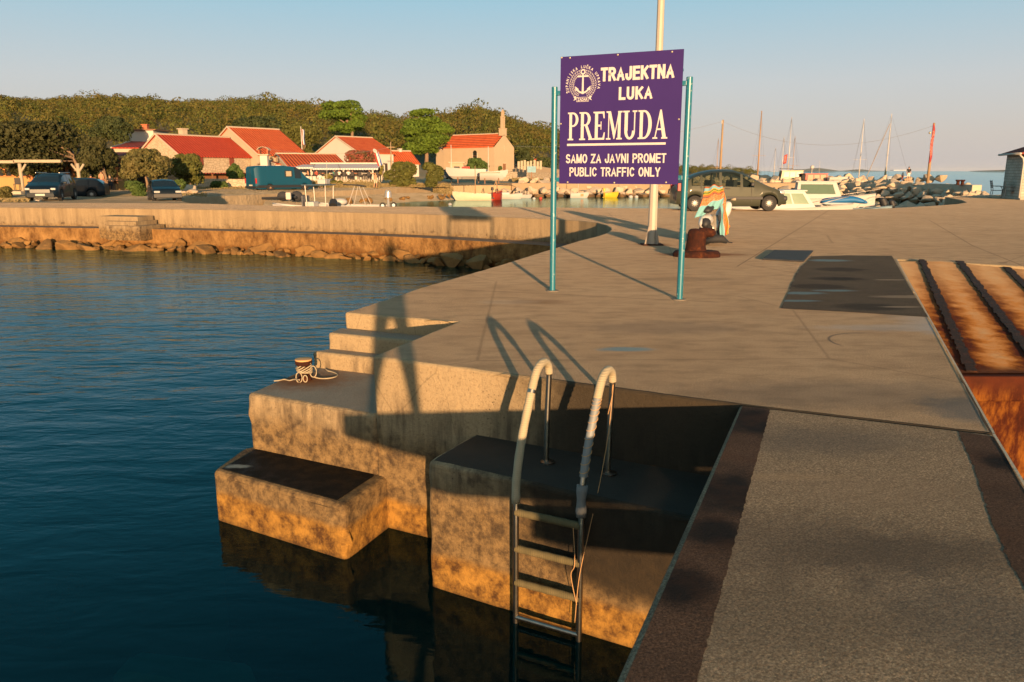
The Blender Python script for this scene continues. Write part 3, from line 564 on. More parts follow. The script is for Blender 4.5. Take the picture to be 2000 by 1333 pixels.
# PREMUDA in serif capitals
def serif(s,X0,X1,V0,V1,ch):
    W=X1-X0;Hh=V1-V0
    def pt(x,y): return (X0+x*W,V1-y*Hh)
    def Pq(*l): s.poly([pt(*q) for q in l])
    def stem(x,w,y0=0,y1=1): Pq((x,y0),(x+w,y0),(x+w,y1),(x,y1))
    def ser(x0,x1,y,t=.055): Pq((x0,y),(x1,y),(x1-.02,y+t),(x0+.02,y+t)) if y<.5 else Pq((x0+.02,y-t),(x1-.02,y-t),(x1,y),(x0,y))
    def bowl(cx,cy,rx,ry,th,tv,a0,a1,k=16):
        for i in range(k):
            a,b=R(a0+(a1-a0)*i/k),R(a0+(a1-a0)*(i+1)/k)
            Pq((cx+rx*math.cos(a),cy+ry*math.sin(a)),(cx+rx*math.cos(b),cy+ry*math.sin(b)),(cx+(rx-th)*math.cos(b),cy+(ry-tv)*math.sin(b)),(cx+(rx-th)*math.cos(a),cy+(ry-tv)*math.sin(a)))
    if ch=='P':
        stem(.14,.24);ser(0,.52,0);ser(0,.3,1);bowl(.45,.74,.5,.26,.24,.06,-90,90);Pq((.3,.94),(.46,.94),(.46,1),(.3,1));Pq((.3,.48),(.46,.48),(.46,.54),(.3,.54))
    if ch=='R':
        stem(.12,.22);ser(0,.46,0);ser(0,.3,1);bowl(.42,.75,.42,.25,.21,.06,-90,90);Pq((.3,.94),(.43,.94),(.43,1),(.3,1));Pq((.3,.5),(.45,.5),(.45,.56),(.3,.56));Pq((.42,.52),(.62,.52),(.98,.03),(.74,.03));ser(.68,1.04,0)
    if ch=='E':
        stem(.14,.24);ser(0,.4,0);ser(0,.4,1);Pq((.36,.0),(.9,0),(.94,.26),(.86,.26),(.76,.07),(.36,.07));Pq((.36,.93),(.74,.93),(.82,.76),(.9,.76),(.88,1),(.36,1));Pq((.36,.47),(.62,.47),(.62,.54),(.36,.54));Pq((.60,.36),(.66,.36),(.66,.65),(.60,.65))
    if ch=='M':
        stem(.13,.06);ser(0,.30,0);Pq((.04,1),(.28,1),(.58,.25),(.48,.02),(.15,.9));Pq((.48,.02),(.53,.02),(.82,.95),(.76,1));stem(.73,.17);ser(.64,1.0,0);ser(0,.2,1);ser(.72,1.0,1)
    if ch=='U':
        stem(.12,.22,.3,1);ser(0,.45,1);stem(.76,.08,.3,1);ser(.64,.97,1);bowl(.48,.3,.36,.31,.2,.08,180,360)
    if ch=='D':
        stem(.12,.22);ser(0,.3,0);ser(0,.3,1);bowl(.42,.5,.54,.5,.24,.065,-90,90,22);Pq((.3,.935),(.43,.935),(.43,1),(.3,1));Pq((.3,0),(.43,0),(.43,.065),(.3,.065))
    if ch=='A':
        Pq((.46,1),(.56,1),(.90,.03),(.66,.03),(.42,.8));Pq((.46,1),(.50,.86),(.20,.03),(.13,.03));ser(0,.34,0);ser(.58,1.0,0);Pq((.26,.30),(.66,.30),(.66,.36),(.27,.36))
s=SM(); u=.07
for ch,wd in zip('PREMUDA',(.105,.125,.115,.145,.13,.125,.13)):
    serif(s,u,u+wd*.93,.434,.652,ch); u+=wd*.955
s.build('lettering',m_white,sg,recalc=False)['label']='large white serif word PREMUDA'
# emblem
em=SM(); cu,cv=.195,.222; as_=BW/BH
def cp_(r,a): return (cu+r*math.cos(a),cv-r*math.sin(a)*as_)
for side in(-1,1):
    for i in range(15):
        t=i/14; a=-PI/2+side*(R(22)+t*R(138))
        for j,(dr,sp_) in enumerate(((.0,.1),(.016,.15),(-.014,.12))):
            r0=.088+dr; a1=a+side*R(13); w=.0052
            em.poly([cp_(r0-w,a),cp_(r0+.004,a+side*R(4)),cp_(r0+.010+(.006 if j==1 else 0),a1),cp_(r0+w*1.5,a+side*R(2))])
def ring(cx,cy,r,w,k=18,a0=0,a1=2*PI):
    for i in range(k):
        a=a0+(a1-a0)*i/k; b=a0+(a1-a0)*(i+1)/k
        em.poly([(cx+(r+w)*math.cos(a),cy-(r+w)*math.sin(a)*as_),(cx+(r+w)*math.cos(b),cy-(r+w)*math.sin(b)*as_),(cx+(r-w)*math.cos(b),cy-(r-w)*math.sin(b)*as_),(cx+(r-w)*math.cos(a),cy-(r-w)*math.sin(a)*as_)])
ring(cu,cv-.098,.016,.005)
em.poly([(cu-.006,cv-.08),(cu+.006,cv-.08),(cu+.009,cv+.072),(cu-.009,cv+.072)])
em.poly([(cu-.048,cv-.070),(cu+.048,cv-.070),(cu+.048,cv-.058),(cu-.048,cv-.058)])
ring(cu,cv+.005,.057,.0065,16,R(205),R(335))
for sd_ in(-1,1):
    em.poly([(cu+sd_*.066,cv+.010),(cu+sd_*.034,cv+.034),(cu+sd_*.062,cv+.048)])
em.build('emblem',m_white,sg,recalc=False)['label']='white anchor inside a wreath of leaves'
s=SM(); word='ŽUPANIJSKA LUČKA UPRAVA'; nch=len(word); asp=as_
for i,ch in enumerate(word):
    if ch==' ': continue
    a=R(202)-R(214)*i/(nch-1); V,Fc=text_pts(ch,.03); 
    xs=[v[0] for v in V]; mx=(min(xs)+max(xs))/2; sz=.030; cx,cy=cu+.127*math.cos(a),cv-.127*math.sin(a)*asp; ra_=a-PI/2
    s.add([(bx0+(cx+((x-mx)*.8*math.cos(ra_)-y*math.sin(ra_))*sz)*BW,YS-.0015,bz1-(cy-((x-mx)*.8*math.sin(ra_)+y*math.cos(ra_))*sz*asp)*BH) for x,y,_ in V],Fc)
s.build('lettering',m_white,sg,recalc=False)['label']='small white letters arched over the emblem'
s=SM()
for a in (((cu-.052,cv+.095),(cu+.052,cv+.095),(cu+.052,cv+.098),(cu-.052,cv+.098)),((cu-.052,cv+.128),(cu+.052,cv+.128),(cu+.052,cv+.131),(cu-.052,cv+.131)),((cu-.052,cv+.098),(cu-.049,cv+.098),(cu-.049,cv+.128),(cu-.052,cv+.128)),((cu+.049,cv+.098),(cu+.052,cv+.098),(cu+.052,cv+.128),(cu+.049,cv+.128)),((cu-.056,cv+.112),(cu-.08,cv+.122),(cu-.068,cv+.106),(cu-.08,cv+.09),(cu-.056,cv+.092)),((cu+.056,cv+.112),(cu+.08,cv+.122),(cu+.068,cv+.106),(cu+.08,cv+.09),(cu+.056,cv+.092))): s.poly(a)
text(s,'ZADAR',cu-.044,cu+.044,cv+.102,cv+.125,.03,1.05); s.build('lettering',m_white,sg,recalc=False)['label']='small ribbon reading ZADAR'
for u,v in ((.008,.006),(.08,.012),(.48,.012),(.91,.015),(.008,.52),(.985,.51),(.075,.988),(.48,.99),(.905,.985)):
    m=MB(); m.T=Matrix.Translation((bx0+u*BW,YS,bz1-v*BH)); m.lathe([(.011,0),(.011,-.004),(.006,-.007)],n=10,ax='y'); m.build('bolt',m_brass,sg)
# ---------------------------------------------------------------- lamp post
lpz=G(1273,478); lamp=thing('lamp_post','tall pale steel lamp post with gusseted rusty foot behind the sign','lamp post',lpz)
m_post=plain('cream_painted_steel',(.38,.33,.27),.55,var=.12,scale=3)
MB().lathe([(.105,.02),(.10,.5),(.085,3),(.06,8.2)],n=10).build('pole',m_post,lamp,smooth=25)
MB().box((0,0,.012),(.44,.40,.024)).build('base_plate',m_rust,lamp)
for k in range(4):
    a=k*PI/2+.5; m=MB(); c,s_=math.cos(a),math.sin(a); t=Vector((-s_,c,0))*.007
    tri=[Vector((c*.08,s_*.08,.024)),Vector((c*.20,s_*.20,.024)),Vector((c*.10,s_*.10,.42)),Vector((c*.08,s_*.08,.42))]
    m.add([p+t for p in tri]+[p-t for p in tri],[(0,1,2,3),(7,6,5,4),(0,4,5,1),(1,5,6,2),(2,6,7,3)]); m.build('gusset',plain('grimy_steel',(.30,.25,.2),.7,bump=.004),lamp)
MB().tube([(0,0,8.1),(0,.1,8.35),(0,.5,8.5),(0,1.0,8.5)],.04,8).build('arm',m_post,lamp,smooth=1)
MB().box((0,1.25,8.47),(.22,.6,.12)).build('lamp_head',m_post,lamp,bevel=.03)
# ================================================================= far setting
def interp(x,xs,ys): return float(np.interp(x,xs,ys))
RX=[-300,0,60,120,180,200,230,280,330,400,450,500,560,620,660,700,740,780,820,850,880,910,935,960,1000,1030,1050,1075,1100,1150,1200,1270,1340,1400,1450,1475,1490,1600]
RY=[200,192,190,193,194,192,190,191,192,195,196,196,198,202,205,213,216,222,227,225,219,212,209,214,231,243,250,258,266,280,294,308,321,325,329,334,340,346]
def ridge_z(px): return 1.58+400*math.tan(TH-math.atan((interp(px,RX,RY)-666)/-F)*-1*-1) if 0 else at(px,interp(px,RX,RY)+interp(px,[0,500,620,780,850,930,1050,1250,1500],[13,15,18,27,25,16,14,16,16]),400).z
def base_z(px,Y):
    z=interp(Y,[90,105,150,180,260],[-.45,-.15,1.3,3,8]); 
    if px>1000: z=z+(interp(px,[1000,1110,1200],[0,-3.0,-7]))*(1 if Y<260 else max(0,1-(Y-260)/140))
    return z
def hill_z(px,Y):
    t=min(1,max(0,(Y-165)/235)); t=t**.85; zr=ridge_z(px)
    z=base_z(px,Y)*(1-t)+zr*t
    if Y>400: z=zr-(Y-400)*.12
    return z+1.2*math.sin(px*.021+Y*.03)*min(1,max(0,(Y-180)/60))
n=NT('hill_ground'); p=n.pos(); m_hill=n.fin(n.mix(n.mr(n.sep(p)[1],158,172),n.mix(n.noise(p,.4,6),(.34,.26,.16),(.20,.17,.08)),n.mix(n.noise(p,.15,5),(.06,.05,.02),(.12,.10,.045))),.95)
mb=MB(); PX=list(range(-400,1560,20)); YY=list(range(102,420,9))+[440,470,520,600]
for Y in YY:
    for px in PX: mb.v.append((X(px,Y),Y,hill_z(px,Y)))
k=len(PX); mb.f=[[j*k+i,j*k+i+1,(j+1)*k+i+1,(j+1)*k+i] for j in range(len(YY)-1) for i in range(k-1)]; mb.m=[0]*len(mb.f)
tag(mb.build('hill_terrain',m_hill,smooth=1,recalc=False),kind='structure')
# promenade and village ground
n=NT('village_ground'); p=n.pos(); c=n.mix(n.ramp(n.noise(p,.35,6),[(.35,0.0),(.65,1.0)]),(.42,.33,.23),(.30,.24,.15)); c=n.mix(n.ramp(n.noise(p,.9,6),[(.56,0.0),(.7,.6)]),c,(.13,.12,.05)); n.b.inputs['Diffuse Roughness'].default_value=1; m_vground=n.fin(c,.95,n.bump(n.noise(p,6,5,.7),1,.2),spec=.1)
gpts=[((-500,394.6),0),((370,397.2),0),((353,392),-.3),((358,386.3),-.4),((480,381),-.4),((590,375.5),-.4),((700,371),-.38),((780,367),-.36),((850,363.5),-.33),((930,362),-.2),((1000,361.5),-.2),((1070,361.5),-.2)]
vs=[G(a[0],a[1],z) for a,z in gpts]
top=[Vector((v.x,v.y,v.z)) for v in vs]+[Vector((X(1060,112),112,-.2)),Vector((X(-600,112),112,-.2))]
mb=MB(); N_=len(top)
cx=sum((p for p in top),Vector((0,0,0)))/N_
bmv=[tuple(p) for p in top]+[(p.x,p.y,-4) for p in top]
mb.v=bmv; mb.f=[[i,N_+i,N_+(i+1)%N_,(i+1)%N_] for i in range(N_)]; mb.m=[0]*N_
# top as strips: triangulate
from mathutils.geometry import tessellate_polygon
for f in tessellate_polygon([[Vector((p.x,p.y,0)) for p in top]]): mb.f.append(list(f)); mb.m.append(1)
m_pwall=NT('promenade_wall'); p=m_pwall.pos(); m_pwall=m_pwall.fin(m_pwall.mix(m_pwall.noise(m_pwall.mapv(p,(1,1,.4)),.8,6,.6),(.28,.20,.12),(.46,.35,.22)),.92,m_pwall.bump(m_pwall.noise(p,3,5),1,.1),spec=.2)
tag(mb.build('promenade',[m_pwall,m_vground]),kind='structure')
# lower ledge along the far quay wall with its step block
def offpts(pts,d):
    out=[]
    for i,p in enumerate(pts):
        a=Vector(pts[max(0,i-1)]);b=Vector(pts[min(len(pts)-1,i+1)]); t=(b-a).normalized(); nn=Vector((t.y,-t.x)); 
        out.append(tuple(Vector(p)+nn*d))
    return out
fl=curve[-3:]+far_front
outer=offpts(fl,-1.0) if offpts(fl,-1.0)[4][1]<fl[4][1] else offpts(fl,1.0)
n=NT('wet_ledge'); p=n.pos(); m_wetl=n.fin(n.mix(n.noise(p,2,6),(.10,.07,.05),(.2,.14,.1)),.8,n.bump(n.noise(p,9,5),1,.05))
n=NT('weathered_base'); p=n.pos(); s=n.sep(p); c=n.mix(n.ramp(n.noise(n.mapv(p,(1,1,.6)),2.2,8,.75),[(.35,0.0),(.65,1.0)]),(.11,.05,.016),(.36,.20,.07)); c=n.mix(n.mr(s[2],-1.25,-1.5),c,(.14,.06,.015)); m_basew=n.fin(c,.9,n.bump(n.noise(p,7,6,.7),1,.12),spec=.2)
mb=MB(); mb.prism(fl+outer[::-1],-.78,-4,0,bottom=False); mb.m[-1]=1
tag(mb.build('lower_ledge',[m_basew,m_wetl]),kind='structure')
# block stair on the far wall
def fp_(px,py,z): p=G(px,py,z); return p
mb=MB(); 
sA=G(222,420,-.35); sx_=Vector((fl[-4][0]-fl[-3][0],fl[-4][1]-fl[-3][1],0))
fdir=(Vector((*far_front[3],0))-Vector((*far_front[5],0))).normalized(); fn=Vector((fdir.y,-fdir.x,0)); 
if fn.y>0: fn=-fn
def onwall(px): 
    a=Vector((*far_front[3],0)); b=Vector((*far_front[5],0)); r=ray(px,410); d=Vector((r[0],r[1],0)); return inter(Vector((0,0,0)),d,a,b)
for (x0,x1,zt) in ((222,298,-.27),(244,304,-.45),(255,318,-.62)):
    a,b=onwall(x0),onwall(x1); dd={-.27:.95,-.45:1.25,-.62:1.5}[zt]
    mb.prism([(a.x,a.y),(b.x,b.y),((b+fn*dd).x,(b+fn*dd).y),((a+fn*dd).x,(a+fn*dd).y)],zt,-1.2,0)
tag(mb.build('stair_block',m_wall),kind='structure')
# distant islands and headland
def island(name,pts,Y,depth,mat):
    mb=MB(); 
    for j,(dy,k) in enumerate(((-depth*.5,0),(-depth*.25,.6),(0,1),(depth*.5,0))):
        for px,py in pts:
            q=at(px,py,Y); z=max(-1,(q.z-WL)*k+WL-.5); mb.v.append((q.x*(Y+dy)/Y,Y+dy,z))
    m=len(pts); mb.f=[[j*m+i,j*m+i+1,(j+1)*m+i+1,(j+1)*m+i] for j in range(3) for i in range(m-1)]; mb.m=[0]*len(mb.f)
    return tag(mb.build(name,mat,smooth=1,recalc=False),kind='structure')
n=NT('island_scrub'); p=n.pos(); m_isl=n.fin(n.mix(n.noise(p,.02,6),(.05,.06,.03),(.12,.10,.05)),.95)
island('distant_island',[(1530,335),(1545,331),(1570,330.5),(1585,328.5),(1600,327.8),(1615,330),(1640,333.5),(1650,333),(1670,331),(1685,330.7),(1700,333),(1740,335)],15000,3000,m_isl)
island('low_island',[(1895,334),(1910,333.2),(1930,332.6),(1960,331.8),(2000,331.4),(2100,331)],6500,900,m_isl)
# ---------------------------------------------------------------- foliage machinery
def leafmat(name,a,b,c,scale=.35,tr=.25):
    n=NT(name); p=n.pos(); f=n.noise(p,scale,2,.5); g=n.noise(p,scale*9,3)
    col=n.mix(n.ramp(f,[(.38,0.0),(.62,1.0)]),a,b); col=n.mix(n.ramp(g,[(.45,0.0),(.8,1.0)]),col,c)
    m=n.fin(col,.75,spec=.2)
    t=n.n('ShaderNodeBsdfTranslucent'); n.put(t.inputs[0],n.mix(.5,col,c)); mx=n.n('ShaderNodeMixShader'); mx.inputs[0].default_value=tr
    n.t.links.new(n.b.outputs[0],mx.inputs[1]); n.t.links.new(t.outputs[0],mx.inputs[2]); n.t.links.new(mx.outputs[0],n.out.inputs[0]); return m
rng=np.random.default_rng(11)
def quads(P_,N_,size):
    n=len(P_); r=rng.normal(size=(n,3)); t=np.cross(N_,r); t/=np.linalg.norm(t,axis=1)[:,None]+1e-9; b=np.cross(N_,t); b/=np.linalg.norm(b,axis=1)[:,None]+1e-9
    s=size*(.6+.8*rng.random(n)) if np.isscalar(size) else size*(.6+.8*rng.random(n)); s=s[:,None]; e=(.45+.4*rng.random(n))[:,None]
    return np.stack([P_-t*s,P_-b*s*e,P_+t*s,P_+b*s*e],1).reshape(-1,3)
def np_mesh(name,V,mat,parent=None,k=4,extra=None):
    nq=len(V)//k; me=bpy.data.meshes.new(name); me.vertices.add(len(V)); me.vertices.foreach_set('co',V.astype(np.float32).ravel()); me.loops.add(nq*k); me.loops.foreach_set('vertex_index',np.arange(nq*k,dtype=np.int32)); me.polygons.add(nq); me.polygons.foreach_set('loop_start',np.arange(0,nq*k,k,dtype=np.int32)); me.materials.append(mat); me.update(calc_edges=True); me.validate()
    o=bpy.data.objects.new(name,me); COL.objects.link(o)
    if parent: o.parent=parent
    return o
def shell(C_,Rr,per,size,low=-.35,rough=.45,inner=.75):
    """leaf quads on lumpy ellipsoids: C_ (n,3) centres, Rr (n,3) radii"""
    n=len(C_); d=rng.normal(size=(n*per,3)); d/=np.linalg.norm(d,axis=1)[:,None]; d[:,2]=np.where(d[:,2]<low,-d[:,2],d[:,2])
    rad=inner+(1.06-inner)*rng.random(n*per)**.6; Cr=np.repeat(C_,per,0); RR=np.repeat(Rr,per,0)
    P_=Cr+d*RR*rad[:,None]; N_=d/ RR; N_/=np.linalg.norm(N_,axis=1)[:,None]; N_=N_+rng.normal(size=N_.shape)*rough; N_/=np.linalg.norm(N_,axis=1)[:,None]
    sz=size if np.isscalar(size) else np.repeat(size,per); return quads(P_,N_,sz)
m_maquis=leafmat('maquis_leaves',(.062,.078,.014),(.120,.085,.020),(.15,.15,.028),.2,.15)
# the wooded hillside: one mass
cen=[];rad=[];siz=[]
for i in range(9500):
    px=random.uniform(-250,1490); Y=172+ (random.random()**.8)*250
    if px>1060 and Y<190: continue
    if px<200 and Y<185: continue
    z=hill_z(px,Y)
    if z<.3: continue
    r=random.uniform(1.0,2.3)*(1+.3*math.sin(i))*(1.35 if random.random()<.12 else 1); 
    if px>1150: r*=.42
    if Y>350: r*=.72
    cen.append((X(px,Y)+random.uniform(-1,1),Y,z+r*.35)); rad.append((r,r,r*random.uniform(.9,1.35))); siz.append(r*.105)
V=shell(np.array(cen),np.array(rad),110,np.array(siz),low=-.1,rough=.38,inner=.88)
tag(np_mesh('hillside_wood',V,m_maquis),'dense evergreen scrub and wood covering the hill behind the village','woodland',kind='stuff')
m_bark=plain('bark',(.20,.13,.08),.9,bump=.05,scale=3); m_pine=leafmat('pine_needles',(.07,.12,.014),(.10,.165,.018),(.16,.21,.03),.5,.25)
m_olive=leafmat('olive_leaves',(.035,.040,.012),(.060,.060,.020),(.10,.09,.035),.8,.2); m_bush=leafmat('bush_leaves',(.07,.08,.018),(.11,.12,.025),(.20,.17,.05),.9,.25)
m_tam=leafmat('tamarisk_leaves',(.10,.10,.03),(.15,.13,.045),(.26,.20,.08),.9,.3); m_dark=leafmat('dark_leaves',(.03,.045,.015),(.05,.065,.02),(.09,.09,.03),.6,.15)
m_ole=leafmat('oleander',(.08,.09,.03),(.30,.07,.05),(.42,.12,.09),1.6,.2); m_ivy=leafmat('ivy',(.05,.09,.02),(.08,.12,.03),(.12,.16,.04),1.2,.2)
m_lime=leafmat('pale_leaves',(.16,.15,.03),(.22,.19,.05),(.30,.25,.08),1.2,.3)
def tree(name,label,cat,px0,px1,pytop,pybase,Y,mat,n=12,leaf=.16,per=420,trunk=True,flat=.6,trw=.16,shape=None,group=None,crownbase=None,trpx=None):
    s=pxm(Y); w=(px1-px0)*s; zt=at((px0+px1)/2,pytop,Y).z; zb=at((px0+px1)/2,pybase,Y).z; cx=X((px0+px1)/2,Y); h=zt-zb
    if trpx is None: trpx=(px0+px1)/2
    rt=thing(name,label,cat,(X(trpx,Y),Y,zb),0,group); o=np.array([X(trpx,Y),Y,zb])
    cb=crownbase if crownbase is not None else .25
    C_=[];Rr=[]
    st=random.getstate(); random.seed(int(px0*7+pytop))
    for i in range(n):
        t=random.random(); zc=cb+ (1-cb)*t*.86; prof=math.sin(PI*min(1,max(.12,(zc-cb)/(1-cb)*.8+.22)))**.6
        if shape: prof=shape(zc)
        a=random.uniform(0,2*PI); q=random.random()**.5*.62
        r=w*.5*random.uniform(.30,.46)*min(1,.55+.5*prof)
        C_.append((cx+math.cos(a)*q*w*.5*prof*1.15,Y+math.sin(a)*q*w*.5*prof,zb+h*zc)); Rr.append((r,r,min(r*flat*random.uniform(.85,1.2),h*(1-zc)+.05 if zc<.97 else r*.3)))
    C_=np.array(C_)-o; Rr=np.array(Rr)
    # keep inside the outline
    for i in range(len(C_)):
        x=C_[i,0]+o[0]-cx; lim=w*.5-Rr[i,0]*.9
        if abs(x)>max(lim,0): C_[i,0]=cx-o[0]+math.copysign(max(lim,0),x)
        if C_[i,2]+Rr[i,2]>h: C_[i,2]=h-Rr[i,2]
    V=shell(C_,Rr,per,leaf,low=-.75,rough=.6,inner=.62)
    np_mesh('crown',V,mat,rt)
    if trunk:
        mb=MB(); hb=h*(cb+.2); mb.tube([(0,0,-.1),(w*.012,0,hb*.4),(-w*.01,0,hb*.8),((cx-o[0])*.6,0,hb*1.15)],[trw,trw*.85,trw*.7,trw*.45],8)
        for c,r in list(zip(C_,Rr))[:7]:
            z0=hb*random.uniform(.55,.95); mb.tube([(0,0,z0),(c[0]*.4,c[1]*.4,z0+(c[2]-z0)*.55),(c[0]*.9,c[1]*.9,c[2])],[trw*.5,trw*.35,trw*.12],6)
        mb.build('trunk',m_bark,rt,smooth=1)
    random.setstate(st); return rt
tree('pine_tree','bright green umbrella pine with bare leaning trunk above the white gabled house','pine tree',623,724,195,272,165,m_pine,20,.22,700,flat=.42,trw=.35,crownbase=.22,trpx=690)
tree('pine_tree','tall layered dark green pine beside the church roof','pine tree',783,887,206,322,150,m_pine,30,.22,620,flat=.40,trw=.42,crownbase=.22,trpx=833)
tree('evergreen_tree','broad dark olive tree spreading over the tavern roof','tree',-30,172,237,332,70,m_olive,36,.15,620,flat=.7,crownbase=.12,trw=.16,trpx=148)
tree('evergreen_tree','drooping olive tree hanging over the tavern windows','tree',138,228,268,362,68,m_olive,18,.13,600,flat=.9,crownbase=.12,trw=.14,trpx=205)
tree('shrub_tree','rounded yellow green tree behind the small dark hatchback','tree',236,335,291,372,66,m_tam,20,.12,560,flat=.8,crownbase=.25,trw=.12,trpx=284)
tree('shrub','grey green tamarisk shrub right of the rounded tree','shrub',330,408,301,364,74,m_bush,14,.13,520,flat=.9,crownbase=.05,trw=.08)
tree('climbing_shrub','dense green climber growing over the stone wall','shrub',441,473,316,352,92,m_ivy,10,.12,420,trunk=False,flat=1.1,crownbase=.05)
tree('oleander','red flowering oleander above the striped awnings','shrub',668,742,294,322,112,m_ole,12,.14,420,flat=.8,crownbase=.05,trw=.06)
tree('oleander','small reddish oleander beside the white house gable','shrub',638,658,300,322,118,m_ole,6,.12,260,flat=1,crownbase=.05,trw=.05)
tree('shrub','large green tamarisk bush left of the harbour wall','shrub',748,822,316,364,96,m_bush,16,.14,460,flat=.9,crownbase=.05,trw=.07)
tree('shrub','bright bush leaning over the promenade beside the boats','shrub',818,870,316,362,95,m_bush,12,.14,460,flat=.95,crownbase=.05,trw=.07)
tree('shrub','dark green bush growing against the church wall','shrub',902,958,309,338,140,m_ivy,12,.16,420,flat=.9,crownbase=.05,trw=.08)
tree('palm_shrub','small spiky young tree by the church door','shrub',970,985,325,337,138,m_ivy,4,.14,160,flat=1,crownbase=.3,trw=.05)
tree('young_tree','thin sapling with pale yellow leaves in front of the terrace','tree',634,650,329,366,90,m_lime,4,.10,150,flat=1.2,crownbase=.45,trw=.03)
tree('young_tree','slender green sapling at the right end of the awnings','tree',741,752,320,352,97,m_lime,4,.10,180,flat=1.6,crownbase=.3,trw=.04)
tree('evergreen_tree','dark round tree right of the church','tree',1003,1042,276,336,160,m_dark,14,.2,420,flat=.8,crownbase=.2,trw=.2)
tree('evergreen_tree','dark tree crown behind the cemetery wall','tree',1040,1092,303,345,150,m_dark,14,.2,420,flat=.7,crownbase=.1,trw=.2)
tree('evergreen_tree','dense dark tree behind the big orange roof','tree',455,560,228,292,150,m_dark,18,.22,420,flat=.7,crownbase=.1,trw=.2)
tree('evergreen_tree','green bushy tree right of the big orange roof','tree',545,640,240,318,152,m_bush,18,.22,420,flat=.75,crownbase=.08,trw=.2)
tree('evergreen_tree','dark green tree above the flat roofed house','tree',186,262,228,272,110,m_dark,14,.18,420,flat=.8,crownbase=.1,trw=.15)
tree('shrub','low leafy shrub growing by the roadside wall','shrub',405,446,354,376,83,m_ivy,8,.12,320,trunk=False,flat=.8,crownbase=.05)
tree('shrub','small green shrub on the terrace bank below the awnings','shrub',641,672,352,368,92,m_bush,7,.11,260,trunk=False,flat=.8,crownbase=.02)
tree('shrub','low shrub beside the tavern tables','shrub',166,200,357,380,58,m_tam,7,.09,300,trunk=False,flat=.8,crownbase=.02)
tree('shrub','low green shrub left of the small dark hatchback','shrub',236,288,353,380,60,m_ivy,8,.09,320,trunk=False,flat=.8,crownbase=.02)
tree('shrub','low hedge shrub behind the small dark hatchback','shrub',325,365,352,372,64,m_ivy,7,.10,300,trunk=False,flat=.8,crownbase=.02)
tree('shrub','grey bush at the left end of the car park','shrub',-20,18,360,392,52,m_tam,7,.09,300,trunk=False,flat=.8,crownbase=.02)
# dry grass bank (uncountable)
def grass(name,label,regs,mat,n,size):
    P_=[];N_=[]
    for i in range(n):
        a=random.choice(regs); px=random.uniform(a[0],a[1]); t=random.random(); Y=a[2]+(a[3]-a[2])*t; z=a[4]+(a[5]-a[4])*t
        P_.append((X(px,Y),Y,z+random.random()**2*a[6])); N_.append((random.gauss(0,.5),-1,random.gauss(.3,.3)))
    V=quads(np.array(P_),np.array(N_)/np.linalg.norm(np.array(N_),axis=1)[:,None],size)
    return tag(np_mesh(name,V,mat),label,'grass',kind='stuff')
m_dry=leafmat('dry_grass',(.22,.16,.07),(.32,.23,.11),(.12,.12,.04),.8,.2)
grass('dry_grass','dry yellow grass and scrub on the banks below the houses',[(565,742,89,94,-.35,.2,.4),(565,742,89,94,-.35,.2,.4),(380,500,79,86,-.4,-.25,.25),(742,880,95,99,-.3,-.1,.25),(-20,50,42,50,-.2,-.4,.3),(150,400,62,70,-.4,-.4,.2),(845,885,94,98,-1.4,-.6,.4),(1000,1080,109,113,.2,.4,.3)],m_dry,26000,.07)
# ---------------------------------------------------------------- rocks
n=NT('limestone_rock'); p=n.pos(); s=n.sep(p); c=n.mix(n.noise(p,1.1,6,.6),(.36,.27,.18),(.58,.47,.35)); 
c=n.mix(n.math('MULTIPLY',n.mr(n.math('ADD',s[2],n.math('MULTIPLY',n.noise(p,1.5,3),.5)),-.85,-1.15),.9),c,(.10,.05,.015)); m_rock=n.fin(c,.9,n.bump(n.noise(p,5,6,.7),1,.08),spec=.2)
n=NT('tidal_rock'); p=n.pos(); s=n.sep(p); c=n.mix(n.noise(p,2.2,6,.65),(.05,.024,.010),(.38,.21,.065)); m_trock=n.fin(c,.85,n.bump(n.noise(p,6,6,.7),1,.08),spec=.3)
rock_me=[]
def rock_mesh(mat,seed):
    rr=random.Random(seed); bm=bmesh.new()
    for i in range(13):
        v=Vector((rr.gauss(0,1),rr.gauss(0,1),rr.gauss(0,1))).normalized()*rr.uniform(.8,1.05); bm.verts.new((v.x*.62,v.y*.5,v.z*.42))
    bmesh.ops.convex_hull(bm,input=bm.verts); bmesh.ops.delete(bm,geom=[v for v in bm.verts if not v.link_faces],context='VERTS')
    bmesh.ops.bevel(bm,geom=bm.edges[:],offset=.03,segments=1,affect='EDGES',clamp_overlap=True)
    me=bpy.data.meshes.new('rock'); bm.to_mesh(me); bm.free(); me.materials.append(mat); me.polygons.foreach_set('use_smooth',[True]*len(me.polygons)); me.set_sharp_from_angle(angle=R(20)); return me
RM={m_rock:[rock_mesh(m_rock,i) for i in range(9)],m_trock:[rock_mesh(m_trock,i+50) for i in range(7)]}
def rock(p,size,label,group,mat=m_rock,flat=1):
    o=bpy.data.objects.new('rock',random.choice(RM[mat])); COL.objects.link(o); o.location=p; o.rotation_euler=(random.uniform(-.5,.5),random.uniform(-.5,.5),random.uniform(0,6.3))
    o.scale=(size*random.uniform(.85,1.25),size*random.uniform(.8,1.1),size*random.uniform(.8,1.2)*flat); return tag(o,label,'rock',group)
LB='pale limestone boulder in the breakwater across the harbour'; GB='boulders of the harbour breakwater'
px=962
